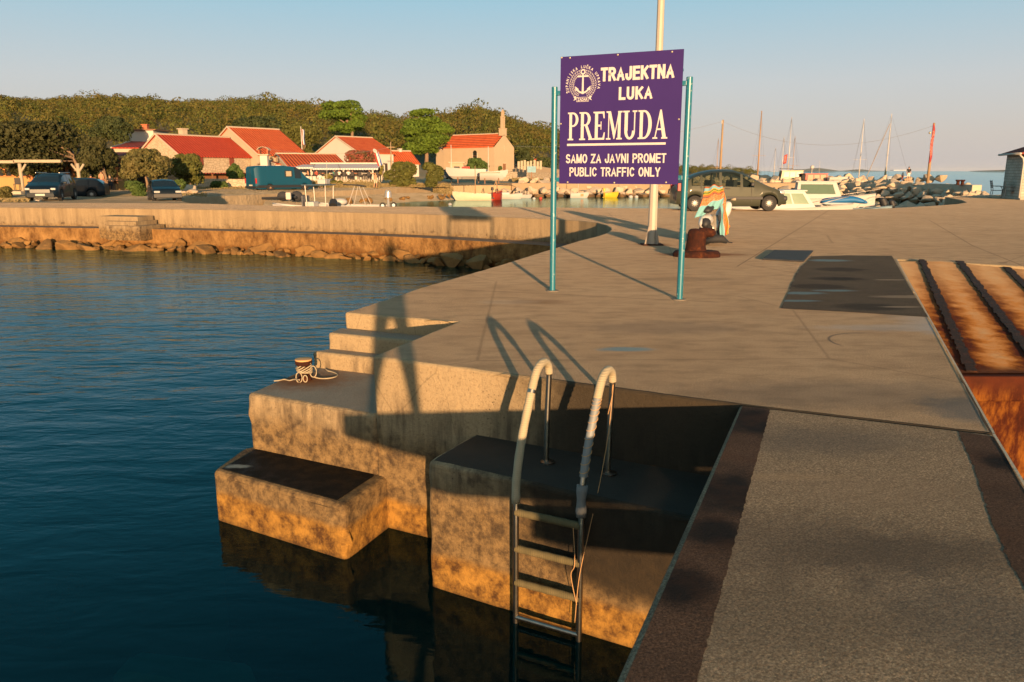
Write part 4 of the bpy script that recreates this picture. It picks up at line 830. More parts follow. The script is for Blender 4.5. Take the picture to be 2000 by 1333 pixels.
for row,(Y,z,sz,st) in enumerate(((100,-1.55,1.5,21),(101.5,-1.05,1.6,22),(103,-.5,1.6,23),(104.6,-.05,1.6,23),(106,.25,1.4,22))):
    px=(1010 if row>1 else 985)+row*3
    while px<1700:
        hid=1100<px<1330 and row>2   # behind the sign board
        yy=Y+ (4 if px>1345 and row>2 else 0)+random.uniform(-.4,.4)
        if not hid: rock((X(px,yy),yy,z+random.uniform(-.12,.15)),sz*random.uniform(.8,1.25),LB,GB)
        px+=st*random.uniform(.8,1.2)
mb=MB(); mb.prism([(X(950,109),109),(X(1000,103),102.3),(X(1700,103),102.3),(X(1705,116),116),(X(1000,116),116)],.05,-3,0)
tag(mb.build('breakwater_core',plain('breakwater_rubble',(.30,.22,.14),.95,bump=.2,scale=1)),kind='structure')
mb=MB(); mb.prism([(X(1340,109.5),109.5),(X(1720,108.5),108.5),(X(1720,113),113),(X(1340,114),114)],.28,-1,0); m_conc_far=plain('pale_concrete',(.50,.40,.29),.9,scale=1,bump=.02)
tag(mb.build('breakwater_path',m_conc_far),kind='structure')
LB2='pale limestone boulder in the curved breakwater below the walkway'; GB2='boulders of the curved breakwater'
for row in range(5):
    px=1640+row*4
    while px<1905:
        t=(px-1640)/260; Y0=98-26*t; Y=Y0+row*1.6; z=-1.45+row*.42-(.35*t if row>2 else 0); sz=1.55*(1-.2*t)
        rock((X(px,Y),Y+random.uniform(-.3,.3),z+random.uniform(-.1,.12)),sz*random.uniform(.75,1.25),LB2,GB2); px+=24*random.uniform(.8,1.2)
px=1345
while px<1860:   # seaward row of the breakwater
    Y=118 if px<1700 else 118-14*(px-1700)/160; rock((X(px,Y),Y,at(px,349,Y).z+random.uniform(-.2,.15)),1.5*random.uniform(.7,1.3),'pale boulder on the seaward crest of the breakwater','crest boulders of the breakwater'); px+=21*random.uniform(.7,1.3)
mb=MB(); mb.prism([(X(1640,103),103),(X(1905,80),80),(X(1905,87),87),(X(1720,110),110),(X(1640,113),113)],.12,-3,0)
tag(mb.build('breakwater_walkway',m_conc_far),kind='structure')
mb=MB(); a,b=at(1806,357,86),at(1899,364,76); d=(b-a).normalized(); w=Vector((-d.y,d.x,0))*.9; zt=.25
mb.prism([(a.x,a.y),(b.x,b.y),((b+w).x,(b+w).y),((a+w).x,(a+w).y)],.12+.16,-1.2,0); tag(mb.build('breakwater_parapet',m_conc_far,bevel=.05),'pale concrete parapet block at the tip of the breakwater','parapet')
for i,px in enumerate((1871,1880)):
    q=at(px,356,78); t=thing('mooring_bollard',['left one of two rusty bollards on the breakwater tip','right one of two rusty bollards on the breakwater tip'][i],'bollard',(q.x,q.y,.25),group='bollards on the breakwater tip')
    MB().lathe([(.16,0),(.14,.3),(.24,.42),(.2,.5)],n=10).build('post',m_rust,t,smooth=40); MB().box((0,0,.02),(.5,.5,.05)).build('base',m_rust,t)
for i in range(26):
    px=random.uniform(1846,1932); Y=random.uniform(54,66); rock((X(px,Y),Y,interp(Y,[54,66],[-.85,-.5])+random.uniform(-.2,.1)),random.uniform(.8,1.3),'sunlit rock between the quay corner and the open sea','sunlit rocks at the quay corner')
for i in range(46):
    px=random.uniform(1700,1880); t=random.random(); Y=43+13*t+ (px-1700)/180*3; z=-1.6+.75*t
    rock((X(px,Y),Y,z+random.uniform(-.1,.15)),random.uniform(.9,1.5),'grey rock in the shaded heap behind the quay edge','shaded rocks behind the quay edge')
# boulders at the foot of the far quay wall
pts=[Vector((*p,0)) for p in outer]; tot=0
for i in range(len(pts)-1):
    a,b=pts[i],pts[i+1]; L_=(b-a).length; 
    if a.x<-26: continue
    t=0
    while t<L_:
        p=a.lerp(b,t/L_); 
        if p.x>-26:
            for rr_ in range(2):
                q=p+fn*(.15+.55*rr_+random.uniform(-.1,.15)); sz=random.choice((.3,.4,.45,.6,.95))*random.uniform(.8,1.2)
                shade=q.x>-4.2
                rock((q.x,q.y,-1.50-.1*rr_+random.uniform(-.06,.08)),sz,'brown boulder lying in the shade under the curved quay wall' if shade else 'sunlit ochre boulder at the foot of the long quay wall','shaded boulders under the curved wall' if shade else 'boulders at the foot of the long quay wall',m_trock,.75)
        t+=random.uniform(.32,.55)
for i,(px,py,z,sz) in enumerate(((335,1352,-2.0,.95),(60,1180,-3.0,1.3),(700,1290,-3.1,1.2))):
    q=G(px,py,z); o=rock(q,sz,['pale green boulder just below the water surface at the bottom of the view','large drowned boulder in the deep water at the left','dark drowned boulder beside the ladder ledge'][i],None); o.name='sunken_rock'
    if i==0: o.data=o.data.copy(); o.data.materials[0]=plain('drowned_stone',(.5,.5,.45),.9,var=.5,scale=3); o.rotation_euler=(0,0,.6)
for i in range(14):   # rubble between cars and road
    q=at(random.uniform(0,52),random.uniform(378,392),46); rock((q.x,q.y+random.uniform(-2,2),-.25),random.uniform(.2,.45),'small pale stone on the verge left of the black minivan','stones on the left verge')
for px,py,s_ in ((363,360,1.5),(377,363,.9)):
    q=at(px,py,66); rock((q.x,q.y,-.1),s_,'large pale boulder at the roadside behind the hatchback' if s_>1 else 'smaller pale boulder at the roadside behind the hatchback',None)
# ================================================================= buildings
def tiles(name,a,b,dk):
    n=NT(name); p=n.obj(); s=n.sep(p)
    c=n.mix(n.ramp(n.noise(p,.9,6,.65),[(.35,0.0),(.65,1.0)]),a,b); c=n.mix(n.ramp(n.noise(p,7,4),[(.55,0.0),(.75,.7)]),c,dk)
    w1=n.math('SINE',n.math('MULTIPLY',s[0],2*PI/.42)); row=n.math('FRACT',n.math('MULTIPLY',s[2],2.6))
    c=n.mix(n.mr(w1,-1,-.4,.45,0),c,dk); c=n.mix(n.mr(row,0,.14,.4,0),c,dk)
    return n.fin(c,.85,n.bump(w1,1,.06),spec=.2)
m_tileR=tiles('red_tiles',(.42,.045,.02),(.50,.065,.03),(.22,.03,.015)); m_tileO=tiles('orange_tiles',(.52,.085,.025),(.62,.13,.04),(.28,.05,.02)); m_tileD=tiles('dark_tiles',(.20,.04,.03),(.28,.06,.04),(.1,.02,.02))
def stonewall(name,a,b,j,sc_=2.2):
    n=NT(name); p=n.obj(); v=n.vor(n.mapv(p,(1,1,1.6)),sc_,'DISTANCE_TO_EDGE'); c=n.mix(n.noise(p,2.5,5),a,b); c=n.mix(n.mr(v,0,.07,.7,0),c,j); return n.fin(c,.92,n.bump(n.mr(v,0,.1),.6,.05),spec=.2)
m_stone=stonewall('rubble_stone',(.36,.28,.19),(.52,.42,.30),(.22,.16,.1)); m_render=plain('warm_plaster',(.40,.32,.23),.9,scale=.6,var=.12); m_wht=plain('white_plaster',(.50,.45,.39),.9,scale=.5,var=.07)
m_church=plain('church_plaster',(.40,.30,.20),.9,scale=.5,var=.1); m_cream=plain('verge_mortar',(.42,.34,.25),.9); m_win=plain('dark_window',(.02,.018,.015),.2); m_shut=plain('brown_shutter',(.16,.035,.02),.7); m_wood=plain('orange_wood',(.42,.15,.04),.6,scale=3); m_pale=plain('pale_timber',(.36,.29,.20),.8,scale=3); m_yel=plain('yellow_plaster',(.36,.23,.085),.9,scale=1)
m_brick=plain('brick_red',(.40,.11,.05),.85); m_wood2=plain('brown_door',(.20,.09,.04),.7)
def solve(xc,Yc,d,px):
    """distance along d from the corner to the photo column px"""
    lo,hi=0,60; f=lambda t:(lambda q:1000+F*q.x/(q.y*cT-(2-H)*sT)-px)(Vector((xc,Yc,0))+d*t)
    s0=f(0)
    for i in range(50):
        m=(lo+hi)/2
        if f(m)*s0>0: lo=m
        else: hi=m
    return hi
def house(name,label,xc,xg,xl,Y,yaw,yeave,yapex,ybase,wall,roof,ridge='l',over=.35,cat='house',L=None,W=None,zb=None,lean=0,verge=m_cream):
    """corner nearest the camera at photo column xc; gable/side walls reach columns xg (left) and xl (right)"""
    P0=at(xc,yeave,Y); a=R(yaw); l=Vector((math.cos(a),math.sin(a),0)); g=Vector((-math.sin(a),math.cos(a),0))
    L=L or solve(P0.x,Y,l,xl); W=W or solve(P0.x,Y,g,xg); ze=P0.z; zb=zb if zb is not None else at(xc,ybase,Y).z
    mid=(P0+g*W/2) if ridge=='l' else (P0+l*L/2); zr=at(1000,yapex,mid.y).z
    t=thing(name,label,cat,(P0.x,Y,zb),a); he=ze-zb; hr=zr-zb
    mb=MB()
    if ridge=='l':
        sec=[(0,-.8),(0,he),(W/2,hr),(W,he),(W,-.8)]; mb.add([(x,y,z) for x in (0,L) for y,z in sec],[(0,1,2,3,4),(9,8,7,6,5),(0,5,6,1),(3,8,9,4)])
        sl=(hr-he)/(W/2); d=over
        for s_ in (0,1):
            y0,y1=(-d,W/2) if s_==0 else (W+d,W/2); z0=he-sl*d; th=.14
            m=MB(); m.add([(-d*.6,y0,z0+.03),(L+d*.6,y0,z0+.03),(L+d*.6,y1,hr+.03),(-d*.6,y1,hr+.03),(-d*.6,y0,z0+th),(L+d*.6,y0,z0+th),(L+d*.6,y1,hr+th),(-d*.6,y1,hr+th)],[(0,1,2,3),(7,6,5,4),(0,4,5,1),(1,5,6,2),(2,6,7,3),(3,7,4,0)]); m.build('roof',roof,t)
        m=MB(); m.tube([(-d*.7,W/2,hr+.14),(L+d*.7,W/2,hr+.14)],.13,8); m.build('ridge_cap',verge,t)
        m=MB()
        for x in (-d*.62,): 
            m.tube([(x,-d,he-sl*d+.12),(x,W/2,hr+.14)],.1,6); m.tube([(x,W/2,hr+.14),(x,W+d,he-sl*d+.12)],.1,6)
        m.build('verge_tiles',verge,t)
    else:
        sec=[(0,-.8),(0,he),(L/2,hr),(L,he),(L,-.8)]; mb.add([(x,y,z) for y in (0,W) for x,z in sec],[(4,3,2,1,0),(5,6,7,8,9),(1,6,5,0),(4,9,8,3)])
        sl=(hr-he)/(L/2); d=over
        for s_ in (0,1):
            x0,x1=(-d,L/2) if s_==0 else (L+d,L/2); z0=he-sl*d; th=.14; ya,yb=.25,W+d*.5
            m=MB(); m.add([(x0,ya,z0+.03),(x0,yb,z0+.03),(x1,yb,hr+.03),(x1,ya,hr+.03),(x0,ya,z0+th),(x0,yb,z0+th),(x1,yb,hr+th),(x1,ya,hr+th)],[(0,1,2,3),(7,6,5,4),(0,4,5,1),(1,5,6,2),(2,6,7,3),(3,7,4,0)]); m.build('roof',roof,t)
        MB().tube([(L/2,.25,hr+.14),(L/2,W+d*.5,hr+.14)],.12,8).build('ridge_cap',verge,t)
    mb.build('wall',wall,t)
    return t,L,W,he,hr
def opening(t,x,z,w,h,face='l',W=0,mat=m_win,name='window',frame=None,d=.06):
    m=MB(); 
    c=(x,-d/2+.01,z) if face=='l' else (-d/2+.01,x,z); dm=(w,d,h) if face=='l' else (d,w,h)
    if frame:
        fr=MB(); fw=.09; 
        for (dx,dz,ww,hh) in ((-w/2-fw/2,0,fw,h+2*fw),(w/2+fw/2,0,fw,h+2*fw),(0,h/2+fw/2,w,fw),(0,-h/2-fw/2,w,fw)):
            fr.box((c[0]+dx,c[1]-.02,c[2]+dz) if face=='l' else (c[0]-.02,c[1]+dx,c[2]+dz),(ww,d,hh) if face=='l' else (d,ww,hh))
        f=fr.build(name,frame,t); m.box(c,dm); m.build('pane',mat,f)
    else: m.box(c,dm); m.build(name,mat,t)
def chimney(t,x,y,z,w,h,mat,cap=True):
    m=MB(); m.box((x,y,z+h/2),(w,w,h)); m.box((x,y,z+h+.06),(w*1.35,w*1.35,.12)); 
    o=m.build('chimney',mat,t); return o
# red roofed long house
t,L,W,he,hr=house('stone_house','long stone house with deep red roof and white gable edge',350,272,489,95,62,303,264,364,m_stone,m_tileR)
for x in (L*.28,L*.72): opening(t,x,he-.65,.75,1.05,mat=m_shut,name='shutter')
chimney(t,L*.42,W*.62,hr-.8,.75,1.7,m_cream)
m=MB(); m.box((L*.5,-.9,he*.42),(L*.9,1.9,.12)); o=m.build('porch_roof',m_tileD,t)
m=MB()
for k in range(5): m.box((L*(.08+.21*k),-1.7,he*.2),(.14,.14,he*.42))
m.box((L*.5,-.03,he*.19),(L*.85,.08,he*.34)); m.build('porch_shade',m_wood2,t)
# big orange roof
t,L,W,he,hr=house('gabled_house','largest house with broad bright orange tiled roof',503,402,600,104,55,301,250,360,m_render,m_tileO)
t2,L2,W2,he2,hr2=house('restaurant_house','low orange roofed restaurant wing behind the striped awnings',562,527,676,101,30,325,302,362,m_render,m_tileO)
t3,L3,W3,he3,hr3=house('small_white_house','small white outbuilding with a barrel topped chimney behind the blue van',538,505,548,97,35,322,316,362,m_wht,m_tileO,over=.15)
q=at(516,302,96); f=t3
ct=thing('barbecue_chimney','thick plastered chimney with a brick sided barrel cowl behind the blue van','chimney',(q.x,q.y,at(516,362,96).z))
zc=at(516,318,96).z-ct.location.z; zt=at(516,294,96).z-ct.location.z
MB().box((0,0,zc/2+.2),(.85,.7,zc+1.3)).build('shaft',m_wht,ct); MB().box((0,0,zc+.95),(1.25,.9,.12)).build('slab',m_cream,ct)
for sx_ in(-1,1): MB().box((sx_*.5,0,zc+1.25),(.14,.8,.55)).build('brick_side',m_brick,ct)
m=MB(); 
for k in range(8):
    a,b=PI*k/8,PI*(k+1)/8; m.add([(math.cos(q_)*r_*1,y,zc+1.45+math.sin(q_)*r_*.6) for q_ in(a,b) for r_ in (.72,.64) for y in(-.5,.5)],[(0,1,5,4),(2,6,7,3),(0,4,6,2),(1,3,7,5)])
m.build('cowl',m_cream,ct)
# white house
t,L,W,he,hr=house('white_house','white gabled house with orange roof below the leaning pine',700,620,769,122,50,298,268,345,m_wht,m_tileO)
m=MB(); m.T=Matrix.Translation((L*.42,-.25,he+.2))@Matrix.Rotation(R(-30),4,'X'); m.lathe([(.05,0),(.3,-.08),(.4,-.18)],n=12,ax='y'); m.build('satellite_dish',m_wht,t)
# small house by the pine
t,L,W,he,hr=house('low_white_house','small white house with low orange roof left of the church pine',768,736,818,128,40,319,296,350,m_wht,m_tileO,over=.25)
chimney(t,L*.6,W*.5,hr-.2,.45,.6,m_wht)
# church
t,L,W,he,hr=house('church','plastered stone church with orange roof and slender open belfry','x' and 965,866,1004,150,-0 and 0 or 52,287,262,342,m_church,m_tileO,ridge='g',over=.12,cat='church')
t['category']='church'
opening(t,W*.36,he*.60,1.0,2.0,face='g',mat=m_win,frame=m_wht); 
m=MB(); 
for k in range(8):
    a,b=PI*k/8,PI*(k+1)/8; m.add([(-.075,W*.36+math.cos(q_)*.52*r_,he*.60+1.0+math.sin(q_)*.52*r_) for q_ in(a,b) for r_ in(.05,1)],[(0,1,3,2)])
m.build('window_arch',m_win,t)
for k in range(3): 
    m=MB(); m.box((-.06,W*.36,he*.60-.5+k*.5),(.03,1.0,.06)); m.build('glazing_bar',m_wood2,t)
opening(t,L*.5,1.05,.8,2.1,mat=m_wood2,name='door'); opening(t,L*.5,2.35,1.2,.12,mat=m_cream,name='lintel'); opening(t,L*.5,he*.95,.12,1.2,mat=m_cream,name='niche')
opening(t,W*.86,he*.18,.7,1.0,face='g',mat=m_wood2,name='door')
m=MB(); m.box((L/2,.35,hr+.35),(1.5,.7,1.3)); m.box((L/2,.35,hr+1.05),(1.75,.8,.12)); m.build('belfry_base',m_church,t)
m=MB(); 
for sx_ in(-.33,.33): m.box((L/2+sx_,.35,hr+2.1),(.22,.4,2.0))
m.box((L/2,.35,hr+3.15),(1.0,.45,.14)); 
for sx_ in(-.2,.2): m.box((L/2+sx_,.35,hr+3.65),(.14,.35,.9))
m.box((L/2,.35,hr+4.1),(.62,.4,.12)); m.box((L/2,.35,hr+4.3),(.2,.3,.35)); m.build('belfry',m_church,t)
# annex, shrine
t,L,W,he,hr=house('church_annex','low plastered annex at the left end of the church',868,852,882,158,50,300,290,342,m_church,m_tileO,over=.1)
sh=thing('stone_niche','small square plastered shelter with a dark opening left of the red kiosk','shelter',at(893,345,132)); w=27*pxm(132)
MB().box((0,0,w*.48),(w*.95,1.5,w*.9)).build('wall',m_church,sh); MB().box((0,-.1,w*.98),(w*1.15,1.9,.14)).build('slab',m_cream,sh); MB().box((0,-.77,w*.55),(w*.42,.05,w*.32)).build('opening',m_win,sh)
# left background houses
t,L,W,he,hr=house('red_roof_house','red roofed house with two chimneys at the far left edge behind the trees',2,-60,30,120,20,266,250,300,m_render,m_tileR); chimney(t,L*.55,W*.5,hr-.3,.8,1.1,m_brick); chimney(t,L*.2,W*.5,hr-.2,.8,.9,m_wht)
t,L,W,he,hr=house('red_roof_house','low red roofed house behind the tavern trees',222,205,272,96,20,290,275,330,m_render,m_tileR)
t,L,W,he,hr=house('grey_roof_house','low building with grey sheet roof beside the rounded tree',226,200,262,84,15,306,293,340,m_render,plain('grey_sheet',(.16,.19,.21),.5,scale=.5))
for i,(x0,x1,y0,y1) in enumerate(((240,312,257,272),)):
    s_=pxm(118); q=at((x0+x1)/2,y1+20,118); t=thing('flat_roof_house','flat roofed pale house with a red chimney above the village','house',q); w=(x1-x0)*s_; h=(y1+20-y0)*s_
    MB().box((0,2,h/2),(w*.8,5,h)).build('wall',m_wht,t); MB().box((0,2,h+.08),(w,6,.16)).build('roof',m_wood2,t); chimney(t,.5,1,h+.1,.7,.7,m_brick)
for i,(px,py,w_,lb) in enumerate(((1018,306,26,'tiny red roofed house on the slope right of the church'),(1020,330,40,'small white house with red roof beside the cemetery wall'),(1043,318,12,'tiny red roofed hut beside the dark trees'),(1100,330,26,'small red roofed house half hidden behind the sign'))):
    house('village_house',lb,px,px-w_/2,px+w_/2,(185,162,175,190)[i],35,py,py-8,py+14,m_wht,m_tileR,over=.2)
t,L,W,he,hr=house('village_house','small pale house with red roof between the pine and the oleander',596,586,616,150,30,322,316,338,m_wht,m_tileR,over=.2)
# ---- walls
def wallrun(name,label,pts,h,mat,th=.4,Y=None,cat='wall'):
    mb=MB(); P_=[at(px,py,Y_) for px,py,Y_ in pts]
    for a,b,hh in zip(P_[:-1],P_[1:],h):
        d=(b-a).normalized(); nn=Vector((-d.y,d.x,0))*th; 
        mb.add([a-Vector((0,0,.6)),b-Vector((0,0,.6)),b+Vector((0,0,hh[1])),a+Vector((0,0,hh[0])),a+nn-Vector((0,0,.6)),b+nn-Vector((0,0,.6)),b+nn+Vector((0,0,hh[1])),a+nn+Vector((0,0,hh[0]))],[(0,1,2,3),(7,6,5,4),(3,2,6,7),(0,3,7,4),(1,5,6,2)])
    o=mb.build(name,mat); return tag(o,label,cat)
wallrun('stone_wall','low roadside stone wall running left of the blue van',[(372,368,84),(500,368,86)],[(1.05,.95)],m_stone)
wallrun('churchyard_wall','pale rubble stone wall in front of the church',[(940,352,118),(1030,358,113),(1092,358,108)],[(1.35,1.55),(1.55,1.3)],m_stone)
wallrun('cemetery_wall','plastered cemetery wall sloping down behind the stone wall',[(1000,338,135),(1030,336,132),(1100,344,125)],[(.6,1.2),(1.2,.9)],m_church)
for i,px in enumerate((1013,1019,1025,1031,1037,1044,1050,1056)):
    q=at(px,341,124); o=MB().box((0,0,.55),(.35,.15,1.1+.2*(i%3))).build('gravestone',m_pale); o.location=q+Vector((0,0,.9)); tag(o,'small upright gravestone behind the churchyard wall','gravestone','gravestones behind the churchyard wall')
wallrun('low_wall','low pale wall beside the church door',[(905,346,128),(960,348,124)],[(.8,.8)],m_church)
wallrun('terrace_wall','low cream wall under the terrace posts',[(585,350,96),(742,350,99)],[(.35,.35)],m_wht,.2)
# info board
q=at(1038,357,106); t=thing('notice_board','blue picture notice board on a post before the stone wall','notice board',q)
MB().box((0,0,.7),(.1,.1,1.4)).build('post',m_wood2,t); MB().box((0,0,1.75),(1.15,.08,.8)).build('panel',plain('board_blue',(.08,.22,.28),.5,var=.5,scale=4),t)
# red kiosk
q=at(910,346,124); t=thing('red_kiosk','red open fronted metal kiosk by the churchyard','kiosk',q); m_red=plain('red_paint',(.42,.02,.015),.5); w=14*pxm(124)
MB().box((0,.4,.8),(w,.08,1.5)).build('back',m_red,t); MB().box((0,0,1.55),(w*1.1,1,.1)).build('roof',m_red,t); MB().box((0,-.35,.35),(w,.1,.6)).build('counter',m_red,t)
for s_ in(-1,1): MB().box((s_*w/2,0,.75),(.08,.9,1.5)).build('side',m_red,t)
# ---------------------------------------------------------------- tavern
YT=74; q0=at(-70,376,YT); zt0=q0.z
tv=thing('tavern','yellow walled tavern with orange framed windows and a tiled porch roof','tavern',(q0.x,YT,zt0)); s_=pxm(YT)*.985
def tx(px): return X(px,YT)-q0.x
def tz(py): return at(0,py,YT).z-zt0
w=tx(245)
MB().box((w/2,.2,tz(345)/2),(w,.25,tz(345))).build('lower_wall',m_yel,tv); MB().box((w/2,.2,(tz(317)+tz(305))/2),(w,.25,tz(303)-tz(317))).build('upper_wall',m_yel,tv)
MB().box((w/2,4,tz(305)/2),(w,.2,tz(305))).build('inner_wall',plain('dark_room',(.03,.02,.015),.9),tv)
m=MB(); m.add([(-1,-.9,tz(312)),(w+.5,-.9,tz(312)),(w+.5,6,tz(296)),(-1,6,tz(296)),(-1,-.9,tz(310)),(w+.5,-.9,tz(310)),(w+.5,6,tz(294)),(-1,6,tz(294))],[(0,1,2,3),(7,6,5,4),(0,4,5,1),(1,5,6,2),(3,7,4,0)]); m.build('roof',m_tileD,tv)
edges_=[-64,-40,-14,8,24,40,52,60,90,103,110,130,142,158,168,188,200,214,228,244]
for i in range(len(edges_)-1):
    a,b=edges_[i],edges_[i+1]
    if (a,b)==(60,90): continue
    fr=MB(); xa,xb=tx(a),tx(b); z0,z1=tz(346),tz(317); f=.11
    for c,d in (((xa+f/2,.05,(z0+z1)/2),(f,.12,z1-z0)),((xb-f/2,.05,(z0+z1)/2),(f,.12,z1-z0)),((( xa+xb)/2,.05,z0+f/2),(xb-xa-2*f,.12,f)),(((xa+xb)/2,.05,z1-f/2),(xb-xa-2*f,.12,f)),(((xa+xb)/2,.05,z0+(z1-z0)*.62),(xb-xa-2*f,.1,f*.7))): fr.box(c,d)
    o=fr.build('window',m_wood,tv)
    if i in (8,13): MB().box(((xa+xb)/2,.1,(z0+z1)/2),(xb-xa-2*f,.04,z1-z0-2*f)).build('panel',m_yel,o)
    else: MB().box(((xa+xb)/2,.12,(z0+z1)/2),(xb-xa-2*f,.02,z1-z0-2*f)).build('pane',m_win,o)
for px in (60,90): MB().box((tx(px),-.1,tz(376)/2+tz(317)/2),(.35,.1,tz(317))).build('door_leaf',m_wood,tv)
# pergola in front
YP=64; pg=thing('pergola','pale timber pergola beam on forked posts in front of the tavern','pergola',at(-40,384,YP)); zp=pg.location.z; o0=pg.location.copy()
def pz(py): return at(0,py,YP).z-zp
for k,(a,b) in enumerate(((-30,32),(30,122))): MB().box(((X(a,YP)+X(b,YP))/2-o0.x,0,pz(316)+.05*k),(X(b,YP)-X(a,YP),.25,.22)).build('beam',m_pale,pg)
for px in (40,153):
    x=X(px,YP)-o0.x; m=MB(); h=pz(319); m.tube([(x,0,0),(x,0,h)],.14,8); m.tube([(x,0,h*.72),(x+.5,0,h*.98)],.09,6)
    if px>100: m.tube([(x,0,h*.72),(x-.5,0,h*.98)],.09,6)
    m.build('post',m_pale,pg,smooth=1)
wallrun('verge_wall','low pale kerb wall at the left end of the car park',[(-30,385,58),(42,386,58)],[(.5,.45)],m_cream)
# ---------------------------------------------------------------- terrace with awnings
YA=98; n=NT('awning_cloth'); p=n.obj(); s=n.sep(p); c=n.mix(n.mr(n.math('SINE',n.math('MULTIPLY',s[0],2*PI/.32)),-.2,.2),(.60,.52,.50),(.46,.38,.38)); m_awn=n.fin(c,.9)
ter=thing('restaurant_terrace','white timber terrace frame carrying the awnings','terrace frame',at(595,350,YA)); oz=ter.location.z; ox=ter.location.x
def ax(px): return X(px,YA)-ox
def az(py): return at(0,py,YA).z-oz
MB().box(((ax(595)+ax(741))/2,3.0,az(318.5)),(ax(741)-ax(595),.2,.18)).build('top_beam',m_wht,ter)
for px in (609,672,729,747): MB().box((ax(px),-.3,az(331)/2),(.17,.17,az(329))).build('post',m_wht,ter)
for px in (598,635,667,699,742): MB().box((ax(px),3,az(322)/2),(.32,.3,az(320))).build('pillar',m_wht,ter)
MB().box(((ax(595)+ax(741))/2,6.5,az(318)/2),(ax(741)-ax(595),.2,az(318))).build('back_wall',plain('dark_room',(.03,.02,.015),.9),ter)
for i,(a,b,c,d,lb) in enumerate(((606,650,614,667,'left long striped awning over the restaurant terrace'),(651,699,668,714,'middle long striped awning over the restaurant terrace'),(700,739,714,741,'right short striped awning over the restaurant terrace'),(580,603,576,615,'shaded lowered awning at the left end of the terrace'))):
    t=thing('awning',lb,'awning',(ox+ax(a),YA,oz),group='striped awnings'); z1=az(319.5) if i<3 else az(321); z0=az(328.5) if i<3 else az(326.5); X0=ax(a)
    P_=[(0,2.9,z1),(ax(b)-X0,2.9,z1),(ax(d)-X0,-.9,z0),(ax(c)-X0,-.9,z0)]
    m=MB(); m.add(P_+[(x,y,z-.04) for x,y,z in P_],[(0,1,2,3),(7,6,5,4),(0,4,5,1),(1,5,6,2),(2,6,7,3),(3,7,4,0)]); m.build('canopy',m_awn,t)
    m=MB(); xa,xb=ax(c)-X0,ax(d)-X0; k=int((xb-xa)/.32)
    for j in range(k):
        x0=xa+(xb-xa)*j/k; x1=xa+(xb-xa)*(j+1)/k; m.add([(x0,-.91,z0),(x1,-.91,z0),(x1,-.91,z0-.16),((x0+x1)/2,-.91,z0-.24),(x0,-.91,z0-.16)],[(0,1,2,3,4)])
    m.build('valance',m_awn,t)
m_dk=plain('dark_chair',(.025,.02,.018),.7); m_cloth=plain('table_cloth',(.5,.2,.1),.8)
def chair_small(loc,rz,label,group,mat=m_dk):
    t=thing('terrace_chair',label,'chair',loc,rz,group); MB().box((0,0,.45),(.42,.42,.05)).build('seat',mat,t); MB().box((0,.2,.7),(.42,.04,.45)).build('backrest',mat,t)
    m=MB(); 
    for sx_ in(-1,1):
        for sy in(-1,1): l=MB(); l.box((sx_*.18,sy*.18,.22),(.04,.04,.44)); l.build('leg',mat,t)
    return t
c0=chair_small(at(585,350.5,96.5),0,'dark chair on the restaurant terrace','chairs on the restaurant terrace')
for i,px in enumerate(range(592,742,8)):
    c=copy_tree(c0); c.location=at(px,350.5,96.5+1.5*(i%2)); c.rotation_euler=(0,0,random.choice((0,PI,1.5)))
for i,px in enumerate((592,626,655,690,712,733)):
    t=thing('terrace_table','small square table on the restaurant terrace','table',at(px,350.5,97.6),0,'tables on the restaurant terrace'); MB().box((0,0,.74),(1.1,.8,.05)).build('tabletop',m_cloth if i%2 else m_wht,t); MB().box((0,0,.36),(.12,.12,.72)).build('leg',m_dk,t)
for i,(px,Y) in enumerate(((176,60),(187,60),(214,61),(224,61))): 
    c=chair_small(at(px,371,Y),random.uniform(0,6),'brown wooden chair in front of the tavern','chairs in front of the tavern',m_wood2 if i else plain('red_brown_wood',(.25,.07,.03),.7))
for i,(px,Y) in enumerate(((181,61),(220,61))):
    t=thing('tavern_table','wooden table in front of the tavern windows','table',at(px,371,Y),0,'tables in front of the tavern'); MB().box((0,0,.74),(1.3,.8,.06)).build('tabletop',m_wood2,t); MB().box((0,0,.36),(.3,.3,.72)).build('leg',m_wood2,t)
c=chair_small(at(35,371,62),.3,'dark slatted chair beside the left pergola post',None)
# ---------------------------------------------------------------- hut at the right
h0=G(1992,390.3); h1=G(1956,386.6); d=(h0-h1); Lh=d.length; yaw=math.atan2(d.y,d.x)
hut=thing('stone_hut','light block walled hut with dark red tiled roof at the right edge','hut',h1,yaw)
n=NT('block_wall'); p=n.obj(); br=n.n('ShaderNodeTexBrick'); n.put(br.inputs['Vector'],n.mapv(p,(1,1,1),(0,0,0),(PI/2,0,0))); br.inputs['Color1'].default_value=(.50,.44,.36,1); br.inputs['Color2'].default_value=(.38,.33,.27,1); br.inputs['Mortar'].default_value=(.22,.19,.15,1); br.inputs['Scale'].default_value=1; br.inputs['Brick Width'].default_value=.42; br.inputs['Row Height'].default_value=.16; br.inputs['Mortar Size'].default_value=.012
m_block=n.fin(br.outputs[0],.9,n.bump(br.outputs[1],-1,.02),spec=.2)
n=NT('block_wall_front'); p=n.obj(); br=n.n('ShaderNodeTexBrick'); n.put(br.inputs['Vector'],n.mapv(p,(1,1,1),(0,0,0),(PI/2,PI/2,0))); br.inputs['Color1'].default_value=(.50,.44,.36,1); br.inputs['Color2'].default_value=(.38,.33,.27,1); br.inputs['Mortar'].default_value=(.22,.19,.15,1); br.inputs['Scale'].default_value=1; br.inputs['Brick Width'].default_value=.42; br.inputs['Row Height'].default_value=.16
hz=2.62; MB().box((Lh/2,2.2,hz/2),(Lh,4.4,hz)).build('wall',m_block,hut)
